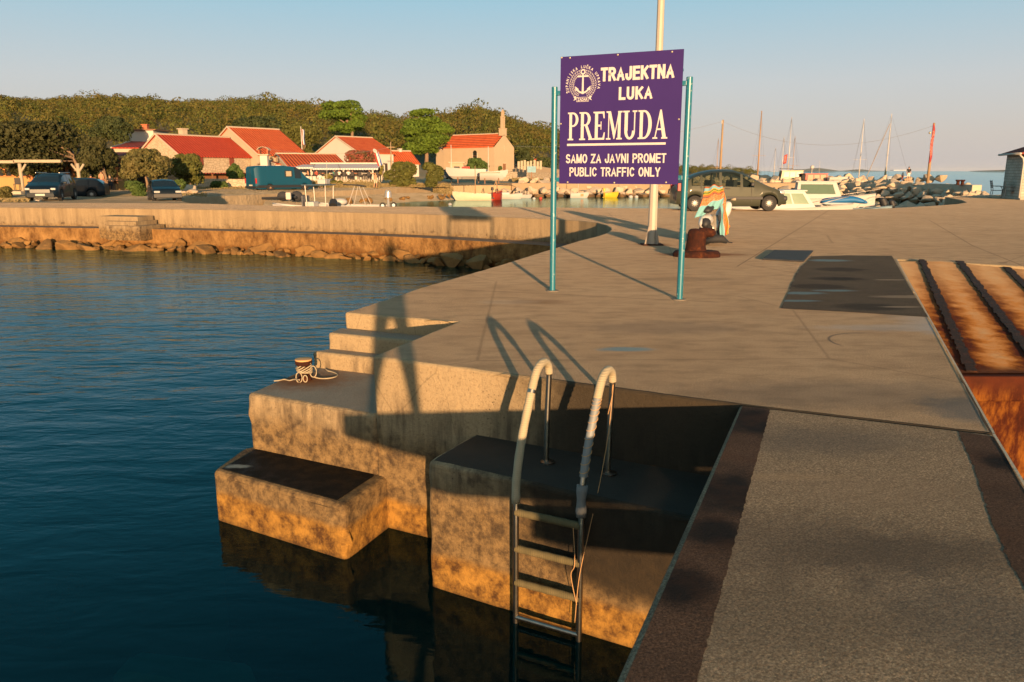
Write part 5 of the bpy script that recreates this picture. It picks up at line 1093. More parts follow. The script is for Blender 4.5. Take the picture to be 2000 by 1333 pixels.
m=MB(); ov=.3; pk=.95
m.add([(-ov,-ov,hz-.05),(Lh+ov,-ov,hz-.05),(Lh+ov,4.4+ov,hz-.05),(-ov,4.4+ov,hz-.05),(Lh/2,2.2,hz+pk),(Lh/2,2.2,hz+pk),(-ov,-ov,hz-.13),(Lh+ov,-ov,hz-.13),(Lh+ov,4.4+ov,hz-.13),(-ov,4.4+ov,hz-.13)],[(0,1,4),(1,2,4),(2,3,4),(3,0,4),(6,7,1,0),(7,8,2,1),(8,9,3,2),(9,6,0,3),(9,8,7,6)])
m.build('roof',m_tileD,hut); MB().tube([(-ov,-ov-.05,hz-.1),(Lh+ov,-ov-.05,hz-.1)],.06,8).build('gutter',m_wht,hut,smooth=1)
MB().tube([(Lh+.1,-ov-.05,hz-.15),(Lh+.12,-.15,hz-.35),(Lh+.08,-.08,hz-.6),(Lh+.08,-.08,.1)],.045,8).build('downpipe',m_wht,hut,smooth=1)
def armchair(loc,rz,label):
    t=thing('metal_armchair',label,'chair',loc,rz,'metal armchairs beside the hut'); m_tubeg=plain('tube_metal',(.30,.29,.27),.4,.6); m_slat=plain('grey_slats',(.10,.10,.10),.7)
    for s_ in(-1,1):
        MB().tube(fine([(s_*.34,-.30,0),(s_*.34,-.33,.45),(s_*.34,-.22,.68),(s_*.34,.10,.70),(s_*.34,.28,.72)]),.022,6).build('arm',m_tubeg,t,smooth=1)
        MB().tube(fine([(s_*.30,.32,0),(s_*.30,.25,.45),(s_*.30,.36,1.05)]),.02,6).build('rear_leg',m_tubeg,t,smooth=1)
    m=MB(); 
    for k in range(5): m.box((0,-.2+k*.1,.45),(.62,.075,.03))
    m.build('seat',m_slat,t); m=MB()
    for k in range(4): m.box((0,.29+k*.022,.64+k*.11),(.62,.03,.085))
    m.build('backrest',m_slat,t); return t
armchair(G(1945,386.8),R(68),'left metal armchair with grey slatted back beside the hut'); armchair(G(1972,388.6),R(60),'right metal armchair with grey slatted back against the hut wall')
# ================================================================= vehicles
def car(name,label,cat,loc,heading,L,W_,Hc,paint,top,belt,wheels,wr,sidewin,windshield,rearwin,dark=None,tumble=.16,hub=None,glass=None,wscale=1,doors=()):
    """side profile: top[(x,z)] belt[(x,z)]; x=0 rear, x=L nose"""
    t=thing(name,label,cat,loc,heading); glass=glass or m_glass
    XS=sorted(set([round(L*i/44,3) for i in range(45)]+[w_+s*wr*1.15*k for w_ in wheels for s in(-1,1) for k in (1,.97,.8,.5,.25)]+[a for ab in sidewin for a in ab]+list(windshield)+list(rearwin)))
    XS=[x for x in XS if 0<=x<=L]
    tx_=[a for a,b in top];tz_=[b for a,b in top];bx_=[a for a,b in belt];bz_=[b for a,b in belt]
    def zbot(x):
        z=.20+ (.06 if x<.25 or x>L-.25 else 0)
        for w_ in wheels:
            d=abs(x-w_); r=wr*1.15
            if d<r: z=max(z,wr+math.sqrt(r*r-d*d)*.98)
        return z
    rows=[]
    for x in XS:
        e=min(1,min(x,L-x)/.55+.0); hw=W_/2*(.80+.20*math.sin(min(1,e)*PI/2)); zt=float(np.interp(x,tx_,tz_)); zbelt=min(float(np.interp(x,bx_,bz_)),zt-.03); zb_=zbot(x)
        k=max(0,min(1,(zt-zbelt)/.45)); wr_=hw-tumble*k-.02
        zb_=min(zb_,zbelt-.05); zm=zb_+(zbelt-zb_)*.5
        rows.append([(hw-.05,zb_),(hw-.01,zb_+.06),(hw,zm),(hw-.03,zbelt),(wr_,zt-.07*k-.01),(wr_-.14*(.5+.5*k),zt-.01),(0,zt+.02*k+.015)])
    body=MB(); G_={}; R_=MB(); Wd=MB(); n_=len(XS)
    for s_ in(-1,1):
        for i in range(n_-1):
            x0,x1=XS[i],XS[i+1]; xm=(x0+x1)/2
            for j in range(6):
                a,b,c,d_=rows[i][j],rows[i][j+1],rows[i+1][j+1],rows[i+1][j]
                q=[(x0-L/2,s_*a[0],a[1]),(x0-L/2,s_*b[0],b[1]),(x1-L/2,s_*c[0],c[1]),(x1-L/2,s_*d_[0],d_[1])]
                tgt=body
                if j==3:
                    for wi,p in enumerate(sidewin):
                        if p[0]<=xm<=p[1]: tgt=G_.setdefault((s_,wi),MB())
                if j==5 and windshield[0]<=xm<=windshield[1]: tgt=Wd
                if j==5 and rearwin[0]<=xm<=rearwin[1]: tgt=R_
                tgt.add(q,[(0,1,2,3)])
        pass
    for i in (0,n_-1):
        r=rows[i]; x=XS[i]-L/2; body.add([(x,y,z) for y,z in r]+[(x,-y,z) for y,z in r[::-1]],[tuple(range(14))])
    body.build('body',paint,t,smooth=40); [g_.build('side_window',glass,t,smooth=1) for g_ in G_.values()]; Wd.build('windshield',glass,t,smooth=1); R_.build('rear_window',glass,t,smooth=1)
    MB().box((0,0,.34),(L*.92,W_*.72,.16)).build('underbody',m_black,t)
    for i,w_ in enumerate(wheels):
        for s_ in(-1,1):
            wh=thing('wheel',None,None,(w_-L/2,s_*(W_/2-.10),wr)); del_=wh; wh.parent=t
            MB().lathe([(wr*.62,-.10),(wr*.93,-.11),(wr,-.07),(wr,.07),(wr*.93,.11),(wr*.62,.10)],n=28,ax='y').build('tyre',m_tyre,wh,smooth=40)
            m=MB(); m.lathe([(wr*.66,s_*.075),(wr*.60,s_*.09),(wr*.15,s_*.115),(.01,s_*.12)],n=28,ax='y'); m.build('rim',hub or m_hub,wh,smooth=40)
            m=MB()
            for k in range(9):
                a=k*2*PI/9; r1,r2=wr*.28,wr*.60; m.add([(math.cos(a-.2)*r1,s_*.118,math.sin(a-.2)*r1),(math.cos(a+.2)*r1,s_*.118,math.sin(a+.2)*r1),(math.cos(a+.2)*r2,s_*.104,math.sin(a+.2)*r2),(math.cos(a-.2)*r2,s_*.104,math.sin(a-.2)*r2)],[(0,1,2,3)])
            m.build('rim_slots',m_black,wh)
    for x in doors:
        for s_ in(-1,1):
            zb=float(np.interp(x,bx_,bz_)); MB().box((x-L/2,s_*(W_/2-.001),(.3+zb)/2),(.012,.012,zb-.34)).build('door_seam',m_black,t)
    return t
n=NT('car_glass'); n.put(n.b.inputs['Base Color'],(.02,.03,.03)); n.b.inputs['Roughness'].default_value=.03; tr=n.n('ShaderNodeBsdfTransparent'); tr.inputs[0].default_value=(.62,.68,.60,1); mx=n.n('ShaderNodeMixShader'); mx.inputs[0].default_value=.72; n.t.links.new(n.b.outputs[0],mx.inputs[1]); n.t.links.new(tr.outputs[0],mx.inputs[2]); n.t.links.new(mx.outputs[0],n.out.inputs[0]); m_glass=n.m
n=NT('dark_car_glass'); n.put(n.b.inputs['Base Color'],(.012,.018,.022)); n.b.inputs['Roughness'].default_value=.04; m_glassd=n.m
m_black=plain('black_plastic',(.018,.018,.02),.6); m_tyre=plain('tyre_rubber',(.022,.02,.019),.85); m_hub=plain('silver_hub',(.36,.34,.32),.45,.3,.05)
def paintm(name,c,met=.5): 
    m=plain(name,c,.5,met*.2,.04,3,.2); m.node_tree.nodes['Principled BSDF'].inputs['Coat Weight'].default_value=.25; m.node_tree.nodes['Principled BSDF'].inputs['Coat Roughness'].default_value=.06; return m
m_lamp=plain('headlight_glass',(.55,.53,.50),.12,.3)
# green MPV on the quay
Lc=4.42; Wh=[.70,3.68]; fx=G(1500,412.5); YC=31.9
pic=car('parked_car','grey green people carrier parked side on behind the sign','car',(0,0,0),0,Lc,1.78,1.66,paintm('olive_grey_paint',(.042,.044,.030),.6),
 [(0,.78),(.06,.98),(.30,1.18),(.60,1.37),(.95,1.50),(1.4,1.59),(1.9,1.62),(2.3,1.60),(2.6,1.52),(2.95,1.36),(3.35,1.14),(3.65,1.00),(4.0,.88),(4.22,.76),(4.36,.60),(4.42,.48)],
 [(0,.76),(.3,1.00),(.9,1.01),(2.0,.97),(3.0,.94),(3.4,.91),(3.9,.80),(4.2,.70),(4.42,.42)],Wh,.315,[(.55,.90),(.98,1.66),(1.76,2.50),(2.60,3.05)],(2.50,3.48),(.06,.50),doors=(.93,1.73,2.95))
pic.location=(fx.x-(Wh[1]-Lc/2),fx.y+.8,0)
def addbox(t,name,c,d,mat,bev=.01,rz=0): return MB().box(c,d,rz).build(name,mat,t,bevel=bev)
for s_ in(-1,1):
    addbox(pic,'side_moulding',(-.05,s_*.895,.52),(2.5,.03,.12),m_black); addbox(pic,'mirror',(.72,s_*.98,1.06),(.14,.2,.14),m_black,.03)
    for x in (-1.0,-.22): addbox(pic,'door_handle',(x,s_*.893,.90),(.17,.03,.045),m_black)
    o=MB().ball((1.95,s_*.68,.74),.2,6,sc=(1,.7,.5)).build('headlight',m_lamp,pic,smooth=1); o.location=(0,0,0)
    addbox(pic,'tail_light',(-2.13,s_*.70,.95),(.12,.15,.3),m_red)
addbox(pic,'bumper',(2.12,0,.50),(.26,1.5,.2),m_black,.06)
for x,s_ in ((-.75,1),(-.75,-1),(.15,1),(.15,-1)): addbox(pic,'seat',(x,s_*.38,.85),(.16,.45,.75),plain('seat_fabric',(.05,.05,.05),.9),.04)
addbox(pic,'dashboard',(1.05,0,.88),(.4,1.3,.14),m_black,.04)
MB().tube([(-1.2,.2,1.6),(-1.55,.2,1.85)],.006,5).build('aerial',m_black,pic)
def place(t,px,py,z): q=G(px,py,z); t.location=(q.x,q.y,z)
m_dkblue=paintm('dark_blue_paint',(.005,.010,.016),.1)
TOPV=[(0,.9),(.05,1.15),(.35,1.5),(.8,1.62),(1.8,1.66),(2.6,1.62),(3.0,1.45),(3.6,1.13),(3.9,1.05),(4.4,.92),(4.7,.72),(4.78,.5)]
mv=car('parked_car','black people carrier with roof rails parked facing the quay','car',at(104,391,50),math.atan2(-.97,.25),4.78,1.88,1.66,m_dkblue,TOPV,[(0,.95),(1,1.06),(3.2,1.0),(3.9,.95),(4.5,.8),(4.78,.45)],[.95,3.82],.34,[(.35,1.0),(1.12,2.0),(2.1,2.95)],(2.75,3.62),(.08,.4),glass=m_glassd,doors=(1.06,2.05))
addbox(mv,'grille',(2.37,0,.62),(.05,1.1,.22),plain('chrome_grille',(.06,.06,.06),.4,.3)); addbox(mv,'number_plate',(2.41,0,.40),(.03,.52,.12),m_wht,.005)
for s_ in(-1,1): addbox(mv,'headlight',(2.18,s_*.70,.74),(.3,.28,.13),m_lamp,.04); addbox(mv,'mirror',(.75,s_*1.0,1.1),(.12,.2,.14),m_dkblue,.03); addbox(mv,'roof_rail',(-.6,s_*.66,1.70),(2.2,.05,.04),plain('rail_metal',(.6,.58,.55),.35,.7))
est=car('parked_car','dark estate car half hidden behind the black people carrier','car',at(143,388,57),math.atan2(-.25,-.97),4.6,1.78,1.45,m_dkblue,[(0,.85),(.06,1.05),(.45,1.35),(.9,1.43),(2.3,1.45),(2.8,1.35),(3.4,1.0),(4.2,.85),(4.6,.5)],[(0,.9),(1,.95),(3.2,.92),(4.2,.8),(4.6,.42)],[.85,3.6],.32,[(.4,.95),(1.05,1.85),(1.95,2.75)],(2.6,3.4),(.08,.5),glass=m_glassd)
esc=car('parked_car','small dark hatchback with black bumpers parked alone facing the quay','car',at(322,393.5,51.5),math.atan2(-.86,.50),4.0,1.70,1.40,m_dkblue,[(0,.85),(.05,1.05),(.5,1.32),(.9,1.39),(1.9,1.40),(2.3,1.34),(2.95,.98),(3.3,.93),(3.8,.82),(3.98,.65),(4.0,.5)],[(0,.88),(1,.93),(2.8,.92),(3.6,.8),(4.0,.45)],[.72,3.2],.29,[(.4,.9),(1.0,1.65),(1.75,2.35)],(2.15,2.93),(.08,.5),glass=m_glassd,doors=(.95,1.7))
addbox(esc,'bumper',(1.98,0,.42),(.22,1.66,.26),plain('grey_plastic',(.07,.065,.06),.7),.05)
for s_ in(-1,1): addbox(esc,'headlight',(1.94,s_*.62,.66),(.12,.34,.13),m_lamp,.03); addbox(esc,'mirror',(.45,s_*.92,.98),(.1,.16,.12),m_black,.03)
m_teal2=paintm('petrol_blue_paint',(.006,.060,.105),.1)
van=car('parked_van','long petrol blue panel van parked by the restaurant terrace','van',at(548,369.5,77),R(50),6.4,2.0,2.65,m_teal2,[(0,2.45),(.1,2.62),(.6,2.68),(3.6,2.70),(4.5,2.62),(4.9,2.35),(5.5,1.65),(5.7,1.45),(6.2,1.2),(6.4,.6)],[(0,1.35),(4.0,1.35),(5.2,1.3),(5.6,1.2),(6.1,1.0),(6.4,.55)],[1.45,5.35],.36,[(4.25,5.0)],(4.85,5.55),(.0,.01),glass=m_glassd,tumble=.10,hub=plain('rusty_rim',(.30,.18,.10),.7,.3))
for s_ in(-1,1):
    addbox(van,'side_window',(.35,s_*.965,1.85),(.85,.03,.7),m_black,.03); addbox(van,'curtain',(.35,s_*.985,1.85),(.6,.01,.55),m_pale,0); addbox(van,'tail_light',(-3.17,s_*.88,1.1),(.1,.16,.55),m_red,.02)
    addbox(van,'sill',(-.1,s_*.985,.48),(6.0,.04,.3),m_black,.01); addbox(van,'door_handle',(.9,s_*1.0,1.15),(.15,.03,.06),m_black)
van.scale=(1,1,.86); van.location.z-=.12
addbox(van,'rear_door_seam',(-3.205,0,1.5),(.02,.03,2.0),m_black); addbox(van,'number_plate',(-3.21,-.0,.62),(.02,.55,.14),m_wht,.005); addbox(van,'bumper',(-3.18,0,.42),(.14,1.9,.2),m_black,.03)
rc=car('parked_car','bright red car parked beside the tamarisk bushes','car',at(862,350,112),R(25),3.9,1.6,1.4,paintm('red_car_paint',(.35,.02,.015),.1),[(0,.85),(.5,1.32),(1.9,1.40),(2.3,1.34),(2.95,.98),(3.8,.82),(3.9,.5)],[(0,.88),(2.8,.92),(3.9,.45)],[.7,3.1],.28,[(.4,1.6),(1.7,2.3)],(2.15,2.93),(.08,.5),glass=m_glassd)
gc=car('parked_car','grey car with open boot parked left of the hull on trestles','car',at(882,350.5,110),R(60),3.9,1.6,1.45,paintm('grey_car_paint',(.09,.10,.11)),[(0,.85),(.4,1.32),(1.9,1.42),(2.3,1.34),(2.95,.98),(3.8,.82),(3.9,.5)],[(0,.88),(2.8,.92),(3.9,.45)],[.7,3.1],.3,[(.4,1.6),(1.7,2.3)],(2.15,2.93),(.08,.5),glass=m_glassd)
gc2=car('parked_car','dark green car mostly hidden behind the white hull on trestles','car',at(930,349,118),R(170),3.9,1.6,1.45,paintm('green_car_paint',(.04,.06,.05)),[(0,.85),(.4,1.32),(1.9,1.42),(2.3,1.34),(2.95,.98),(3.8,.82),(3.9,.5)],[(0,.88),(2.8,.92),(3.9,.45)],[.7,3.1],.3,[(.4,1.6),(1.7,2.3)],(2.15,2.93),(.08,.5),glass=m_glassd)
# ---------------------------------------------------------------- big rusty bollard
q=G(1360,501); bl_=thing('mooring_bollard','big rusty horned ship bollard in front of the towel draped scooter','bollard',(q.x,q.y,0),R(-8))
MB().lathe([(.44,0),(.44,.07),(.40,.11),(.30,.12)],n=28).build('base',m_rust,bl_,smooth=40)
bl_.children[0].scale=(1.0,.72,1)
m=MB(); m.tube(fine([(-.02,0,.08),(-.02,0,.2),(-.01,0,.33),(0,0,.44),(.01,0,.52)],4),[.23,.215,.20,.19,.185,.18,.178,.176,.175,.176,.178,.178,.176,.17,.155,.12,.06],20)
m.build('post',m_rust,bl_,smooth=1); MB().tube(fine([(.05,0,.44),(.16,0,.455),(.26,0,.45),(.335,0,.435)],3),[.105,.10,.095,.09,.088,.086,.085,.08,.05,.02],14).build('horn',m_rust,bl_,smooth=1)
# ---------------------------------------------------------------- scooter with towel
q=G(1392,474); sco=thing('motor_scooter','white and black scooter parked behind the rusty bollard','scooter',(q.x,q.y,0),R(0))
m_wpl=plain('white_fairing',(.60,.56,.52),.3,0,.05); m_gpl=plain('silver_fairing',(.40,.36,.30),.3,.5)
for x,y in ((-.30,-.55),(.22,.45)):
    wh=thing('wheel',None,None,(x,y,.24)); wh.parent=sco; wh.rotation_euler=(0,0,R(-70+90)); 
    MB().lathe([(.15,-.05),(.22,-.055),(.24,0),(.22,.055),(.15,.05)],n=24,ax='x').build('tyre',m_tyre,wh,smooth=1); MB().lathe([(.15,-.03),(.03,-.05),(.03,.05),(.15,.03)],n=20,ax='x').build('rim',m_hub,wh,smooth=40)
m=MB(); m.tube(fine([(-.40,-.62,.42),(-.32,-.45,.50),(-.22,-.2,.53),(-.1,.05,.50)],4),[.05,.09,.11,.12,.13,.13,.135,.135,.13,.13,.12,.11,.10],12); m.build('tail_fairing',m_wpl,sco,smooth=1)
MB().tube(fine([(-.36,-.66,.40),(-.33,-.56,.47),(-.28,-.42,.46)],3),[.03,.07,.10,.12,.12,.11,.09],12).build('mudguard',m_black,sco,smooth=1)
MB().tube(fine([(-.30,-.5,.72),(-.22,-.25,.80),(-.1,.02,.80),(-.02,.15,.76)],3),[.05,.12,.14,.15,.15,.15,.14,.12,.10,.06],12,flat=.6).build('seat',m_black,sco,smooth=1)
MB().tube(fine([(-.08,.0,.25),(.02,.12,.40),(.06,.18,.60)],3),[.10,.13,.14,.13,.12,.11,.09],12).build('footwell',m_gpl,sco,smooth=1)
MB().tube(fine([(.10,.2,.45),(.20,.2,.58),(.30,.18,.74),(.36,.14,.90)],4),[.07,.10,.13,.15,.17,.18,.185,.18,.17,.15,.13,.10,.06],14,flat=.75).build('front_shield',m_wpl,sco,smooth=1)
MB().tube([(.30,.30,.28),(.26,.28,.55),(.24,.24,.75)],.035,8).build('fork',m_black,sco,smooth=1)
MB().tube(fine([(-.08,.05,.98),(.10,.12,1.0),(.22,.16,.93),(.34,.12,.95),(.42,.06,.96)],3),.016,8).build('handlebar',m_black,sco,smooth=1)
MB().tube([(.38,.10,.955),(.47,.03,.965)],.028,8).build('grip',m_pale,sco,smooth=1); MB().ball((.22,.16,.40),.12,6,sc=(1.1,.8,.9)).build('headlight',m_hub,sco,smooth=1); MB().ball((.36,.12,.36),.045,5).build('indicator',plain('orange_lens',(.5,.15,.03),.3),sco,smooth=1)
m=MB(); m.tube(fine([(-.35,-.35,.16),(-.1,-.2,.20),(.05,0,.18)],3),[.05,.11,.13,.12,.10,.07,.04],10); m.build('engine',m_black,sco,smooth=1)
MB().tube([(-.45,-.62,.22),(-.2,-.4,.24)],[.055,.05],10).build('exhaust',plain('exhaust_steel',(.12,.11,.1),.4,.7),sco,smooth=1)
MB().tube([(.18,.0,.2),(.34,-.08,.02),(.42,-.1,.01)],.014,6).build('kickstand',m_black,sco)
# towel: striped cloth hanging from the handlebars down over the saddle
n=NT('striped_towel'); uv=n.n('ShaderNodeUVMap').outputs[0]; s=n.sep(uv); v=n.math('ADD',s[1],n.math('MULTIPLY',n.noise(uv,4,2),.02))
c=n.ramp(v,[(0,(.60,.13,.03)),(.05,(.22,.42,.44)),(.12,(.22,.40,.42)),(.15,(.70,.33,.04)),(.19,(.08,.20,.05)),(.24,(.65,.30,.05)),(.28,(.62,.14,.04)),(.33,(.16,.10,.07)),(.38,(.70,.15,.05)),(.60,(.72,.17,.07)),(.63,(.18,.40,.43)),(.95,(.20,.44,.47))],'CONSTANT')
c=n.mix(n.math('MULTIPLY',n.mr(n.vor(n.mapv(uv,(14,14,1)),1,'DISTANCE_TO_EDGE'),0,.06,1,0),n.math('MULTIPLY',n.mr(v,.38,.40),n.mr(v,.6,.61,1,0))),c,(.75,.42,.25))
m_towel=n.fin(c,.95,n.bump(n.noise(uv,120,3),.4,.004),spec=.1)
def cloth(name,fn_,nu,nv,mat,u0=0,u1=1,v0=0,v1=1,th=.008):
    me=bpy.data.meshes.new(name); V=[];UV=[]
    for j in range(nv+1):
        for i in range(nu+1): u=i/nu; v=j/nv; V.append(fn_(u,v)); UV.append((u0+(u1-u0)*u,v0+(v1-v0)*v))
    Fc=[(j*(nu+1)+i,j*(nu+1)+i+1,(j+1)*(nu+1)+i+1,(j+1)*(nu+1)+i) for j in range(nv) for i in range(nu)]
    me.from_pydata(V,[],Fc); ul=me.uv_layers.new(name='UVMap')
    for l in me.loops: ul.data[l.index].uv=UV[l.vertex_index]
    me.materials.append(mat); me.polygons.foreach_set('use_smooth',[True]*len(me.polygons)); o=bpy.data.objects.new(name,me); COL.objects.link(o)
    md=o.modifiers.new('s','SOLIDIFY'); md.thickness=th; return o
# corners in metres seen from the front (x right, z up), y towards the sea
def towel_a(u,v):
    tl,tr=Vector((-.32,-.30,1.02)),Vector((.14,-.02,1.24)); bl2,br=Vector((-.56,-.62,.60)),Vector((.10,-.32,.80))
    ttop=Vector((-.20,-.12,1.22)).lerp(tr,u) if 0 else (Vector((-.28,-.10,1.20)).lerp(tr,u)); bot=Vector((-.56,-.5,.56)).lerp(Vector((.13,-.22,.86)),u)
    p=ttop.lerp(bot,v); p.y-=.16*math.sin(v*PI)*(1-.3*u)+.025*math.sin(u*19+v*6)*(.3+v); p.z+=.02*math.sin(u*13+1)+.05*math.sin(u*PI)*(1-v); return p+Vector((q.x,q.y,0))
def towel_b(u,v):
    a=Vector((.08,-.06,1.24)); b=Vector((.19,.0,1.22)); c=Vector((.10,-.24,.02+.06)); d_=Vector((.30,-.16,.22))
    p=(a.lerp(c,v)).lerp(b.lerp(d_,v),u); p.y-=.05*math.sin(v*3)+.035*math.sin(u*10+v*5); p.x+=.015*math.sin(v*14+u*4); return p+Vector((q.x,q.y,0))
tw=thing('beach_towel','bright striped orange and turquoise beach towel draped over the scooter','towel',(q.x,q.y,0))
for fn_,uu in ((towel_a,(0,1,0,1)),(towel_b,(0,1,1,0))):
    o=cloth('cloth',fn_,26,34,m_towel); o.parent=tw; o.location=(-q.x,-q.y,0)
    if fn_ is towel_b:
        ul=o.data.uv_layers[0]
        for l in o.data.loops: a=ul.data[l.index].uv; ul.data[l.index].uv=(a[1]*1.5,.98-a[0]*.86)
# bag under the scooter
o=MB(); o.T=Matrix.Translation((q.x-.05,q.y-.75,0)); o.tube([(-.30,0,.10),(-.1,0,.15),(.05,0,.15),(.16,0,.08)],[.05,.11,.11,.05],10,flat=.8); o=o.build('backpack',plain('black_nylon',(.02,.02,.022),.8,bump=.01),smooth=1); tag(o,'black backpack lying between bollard and scooter','backpack')
# ================================================================= boats
def hull_mb(m,L,W_,hb,hs,n=14,bow=.35,bl=.0):
    """hull along x, stern at -L/2, bow at L/2; hb freeboard amidships, hs bow rise"""
    rows=[]
    for i in range(n+1):
        t=i/n; x=-L/2+L*t; w=W_/2*(1-max(0,(t-.45)/.55)**2.2)*(.88+.12*min(1,t*4)); w=max(w,.015); zs=hb+hs*max(0,t-.3)**2*2; zk=-.35+ (.35+zs*.55)*max(0,(t-.8)/.2)**2
        xx=x+ (bow*max(0,t-.7)/.3)
        rows.append([(xx,s_*a*w,z) for s_,a,z in ((-1,1.0,zs),(-1,.96,zs*.55),(-1,.72,0.02+max(0,zk)),(1,0,zk),(1,.72,.02+max(0,zk)),(1,.96,zs*.55),(1,1.0,zs))])
    vs=[p for r in rows for p in r]; k=7
    fs=[(i*k+j,i*k+j+1,(i+1)*k+j+1,(i+1)*k+j) for i in range(n) for j in range(k-1)]+[tuple(range(k))]
    m.add(vs,fs); return rows
def boat(label,px,pyw,Y,L,W_,hb,hs,heading,mat,group=None,name='boat',cat='boat',deck=None,z=WL):
    q=at(px,pyw,Y); t=thing(name,label,cat,(q.x,Y,z),heading,group)
    m=MB(); rows=hull_mb(m,L,W_,hb,hs); m.build('hull',mat,t,smooth=35)
    m=MB(); n_=len(rows); vs=[]
    for r in rows: vs+=[(r[0][0],r[0][1]*.94,r[0][2]-.06),(r[-1][0],r[-1][1]*.94,r[-1][2]-.06)]
    m.add(vs,[(2*i,2*i+1,2*i+3,2*i+2) for i in range(n_-1)]); m.build('deck',deck or m_bdeck,t)
    m=MB(); 
    for j in (0,-1): m.tube([(r[j][0],r[j][1],r[j][2]) for r in rows],.03,5)
    m.build('gunwale',mat,t,smooth=1)
    return t
m_bw=plain('boat_white',(.42,.40,.38),.45,var=.06,spec=.3); m_bdeck=plain('boat_deck',(.42,.36,.28),.6); m_bblue=plain('boat_pale_blue',(.20,.28,.33),.4); m_tarp=plain('blue_tarp',(.01,.12,.30),.6); m_gwin=plain('green_tinted_glass',(.09,.14,.09),.15,.2); m_bwood=plain('varnished_wood',(.36,.20,.08),.4)
m_redb=plain('red_boat_paint',(.32,.03,.015),.5); m_yelb=plain('yellow_boat_paint',(.62,.38,.03),.4); m_mast=plain('mast_alloy',(.50,.44,.38),.4,.2); m_maste=plain('varnished_mast',(.34,.20,.10),.5)
def outboard(t,x,y,z,mat,s_=1,tilt=0):
    m=MB(); m.T=Matrix.Translation((x,y,z))@Matrix.Rotation(tilt,4,'Y'); m.tube([(0,0,.35*s_),(-.02,0,.62*s_)],[.17*s_,.15*s_],10); m.lathe([(.14*s_,.62*s_),(.08*s_,.70*s_)],n=10); m.tube([(0,0,.36*s_),(0,0,-.45*s_)],.06*s_,6); m.box((-.05,0,-.5*s_),(.35*s_,.03,.14*s_)); m.build('outboard_motor',mat,t,smooth=40)
def cabin(t,x0,x1,w,z0,h,mat,glass,rake=.35,ns=2):
    m=MB(); xb0,xb1=x0,x1; xt0,xt1=x0+.08,x1-rake; w2=w*.86
    V=[(xb0,-w/2,z0),(xb1,-w/2,z0),(xb1,w/2,z0),(xb0,w/2,z0),(xt0,-w2/2,z0+h),(xt1,-w2/2,z0+h),(xt1,w2/2,z0+h),(xt0,w2/2,z0+h)]
    m.add(V,[(0,1,5,4),(1,2,6,5),(2,3,7,6),(3,0,4,7),(4,5,6,7)]); m.box(((xt0+xt1)/2,0,z0+h+.03),(xt1-xt0+.25,w2+.12,.06)); c=m.build('cabin',mat,t)
    for s_ in(-1,1):
        for k in range(ns):
            a=.08+k*(.86/ns); b=a+.86/ns-.05; f=lambda u,v:(Vector(V[0]).lerp(Vector(V[1]),u)).lerp(Vector(V[4]).lerp(Vector(V[5]),u),v)
            q=[f(a,.32),f(b,.32),f(b,.88),f(a,.88)]; q=[(p.x,p.y if s_<0 else -p.y,p.z) for p in q]; q=[(x,y+s_*.012,z) for x,y,z in q]; MB().add(q,[(0,1,2,3)]) if 0 else None
            mm=MB(); mm.add(q,[(0,1,2,3)]); mm.build('cabin_window',glass,c)
    f=lambda u,v:(Vector(V[1]).lerp(Vector(V[2]),u)).lerp(Vector(V[5]).lerp(Vector(V[6]),u),v)
    mm=MB(); mm.add([f(.08,.2)+Vector((.012,0,.005)),f(.92,.2)+Vector((.012,0,.005)),f(.92,.9)+Vector((.012,0,.005)),f(.08,.9)+Vector((.012,0,.005))],[(0,1,2,3)]); mm.build('windscreen',glass,c)
    return c
# cruisers right of the car
b=boat('white cabin cruiser with green tinted windows tied close behind the car',1540,405,42,6.0,2.1,1.25,.25,R(-3),m_bw); cabin(b,-1.0,1.25,1.7,1.2,.95,m_bw,m_gwin,.7,2); MB().tube([(1.4,.8,1.5),(2.4,.5,1.75),(3.1,0,1.85),(2.4,-.5,1.75),(1.4,-.8,1.5)],.018,6).build('bow_rail',m_mast,b,smooth=1); MB().ball((1.9,-.3,1.42),.16,6,sc=(1.4,1,.3)).build('hatch',plain('hatch_smoke',(.14,.12,.08),.3),b,smooth=1)
b=boat('larger white cruiser with a tall wheelhouse behind the nearer cruiser',1612,390,54,5.6,2.0,1.35,.35,R(-14),m_bw); cabin(b,-2.0,.95,1.9,1.3,1.15,m_bw,m_gwin,.45,1); MB().tube(fine([(-1.5,-.9,1.4),(0,-.9,1.5),(2,-.7,1.8),(3.4,0,2.0)]),.018,6).build('bow_rail',m_mast,b,smooth=1)
b=boat('pale blue cabin boat with a bright blue tarpaulin beside the shaded rocks',1640,402,43,4.6,1.8,1.05,.3,R(-12),m_bblue); cabin(b,-.9,.7,1.3,1.0,.45,m_bblue,m_win,.3,2)
m=MB(); m.tube(fine([(-1.0,0,1.55),(-.2,0,1.62),(.7,.1,1.66),(1.4,0,1.5)]),[.1,.22,.28,.3,.3,.32,.32,.34,.34,.33,.3,.28,.25,.2,.15,.06],10,flat=.6); m.build('tarpaulin',m_tarp,b,smooth=1)
MB().tube(fine([(1.0,-.7,1.2),(1.6,-.6,1.75),(2.2,0,1.8),(1.6,.6,1.75),(1.0,.7,1.2)]),.018,6).build('bow_rail',m_mast,b,smooth=1); outboard(b,-2.3,0,.9,m_black)
for i,(px,py,Yb,s_) in enumerate(((1694,398,44,1.3),(1712,401,45,1.0))):
    b=boat(['black inflatable dinghy with tilted outboard beside the shaded rocks','dark small skiff drawn up against the shaded rocks'][i],px,py,Yb,2.4,1.2,.8,.15,R(160+i*20),m_black,deck=m_black); outboard(b,-1.1,0,.95,m_black,s_,.5)
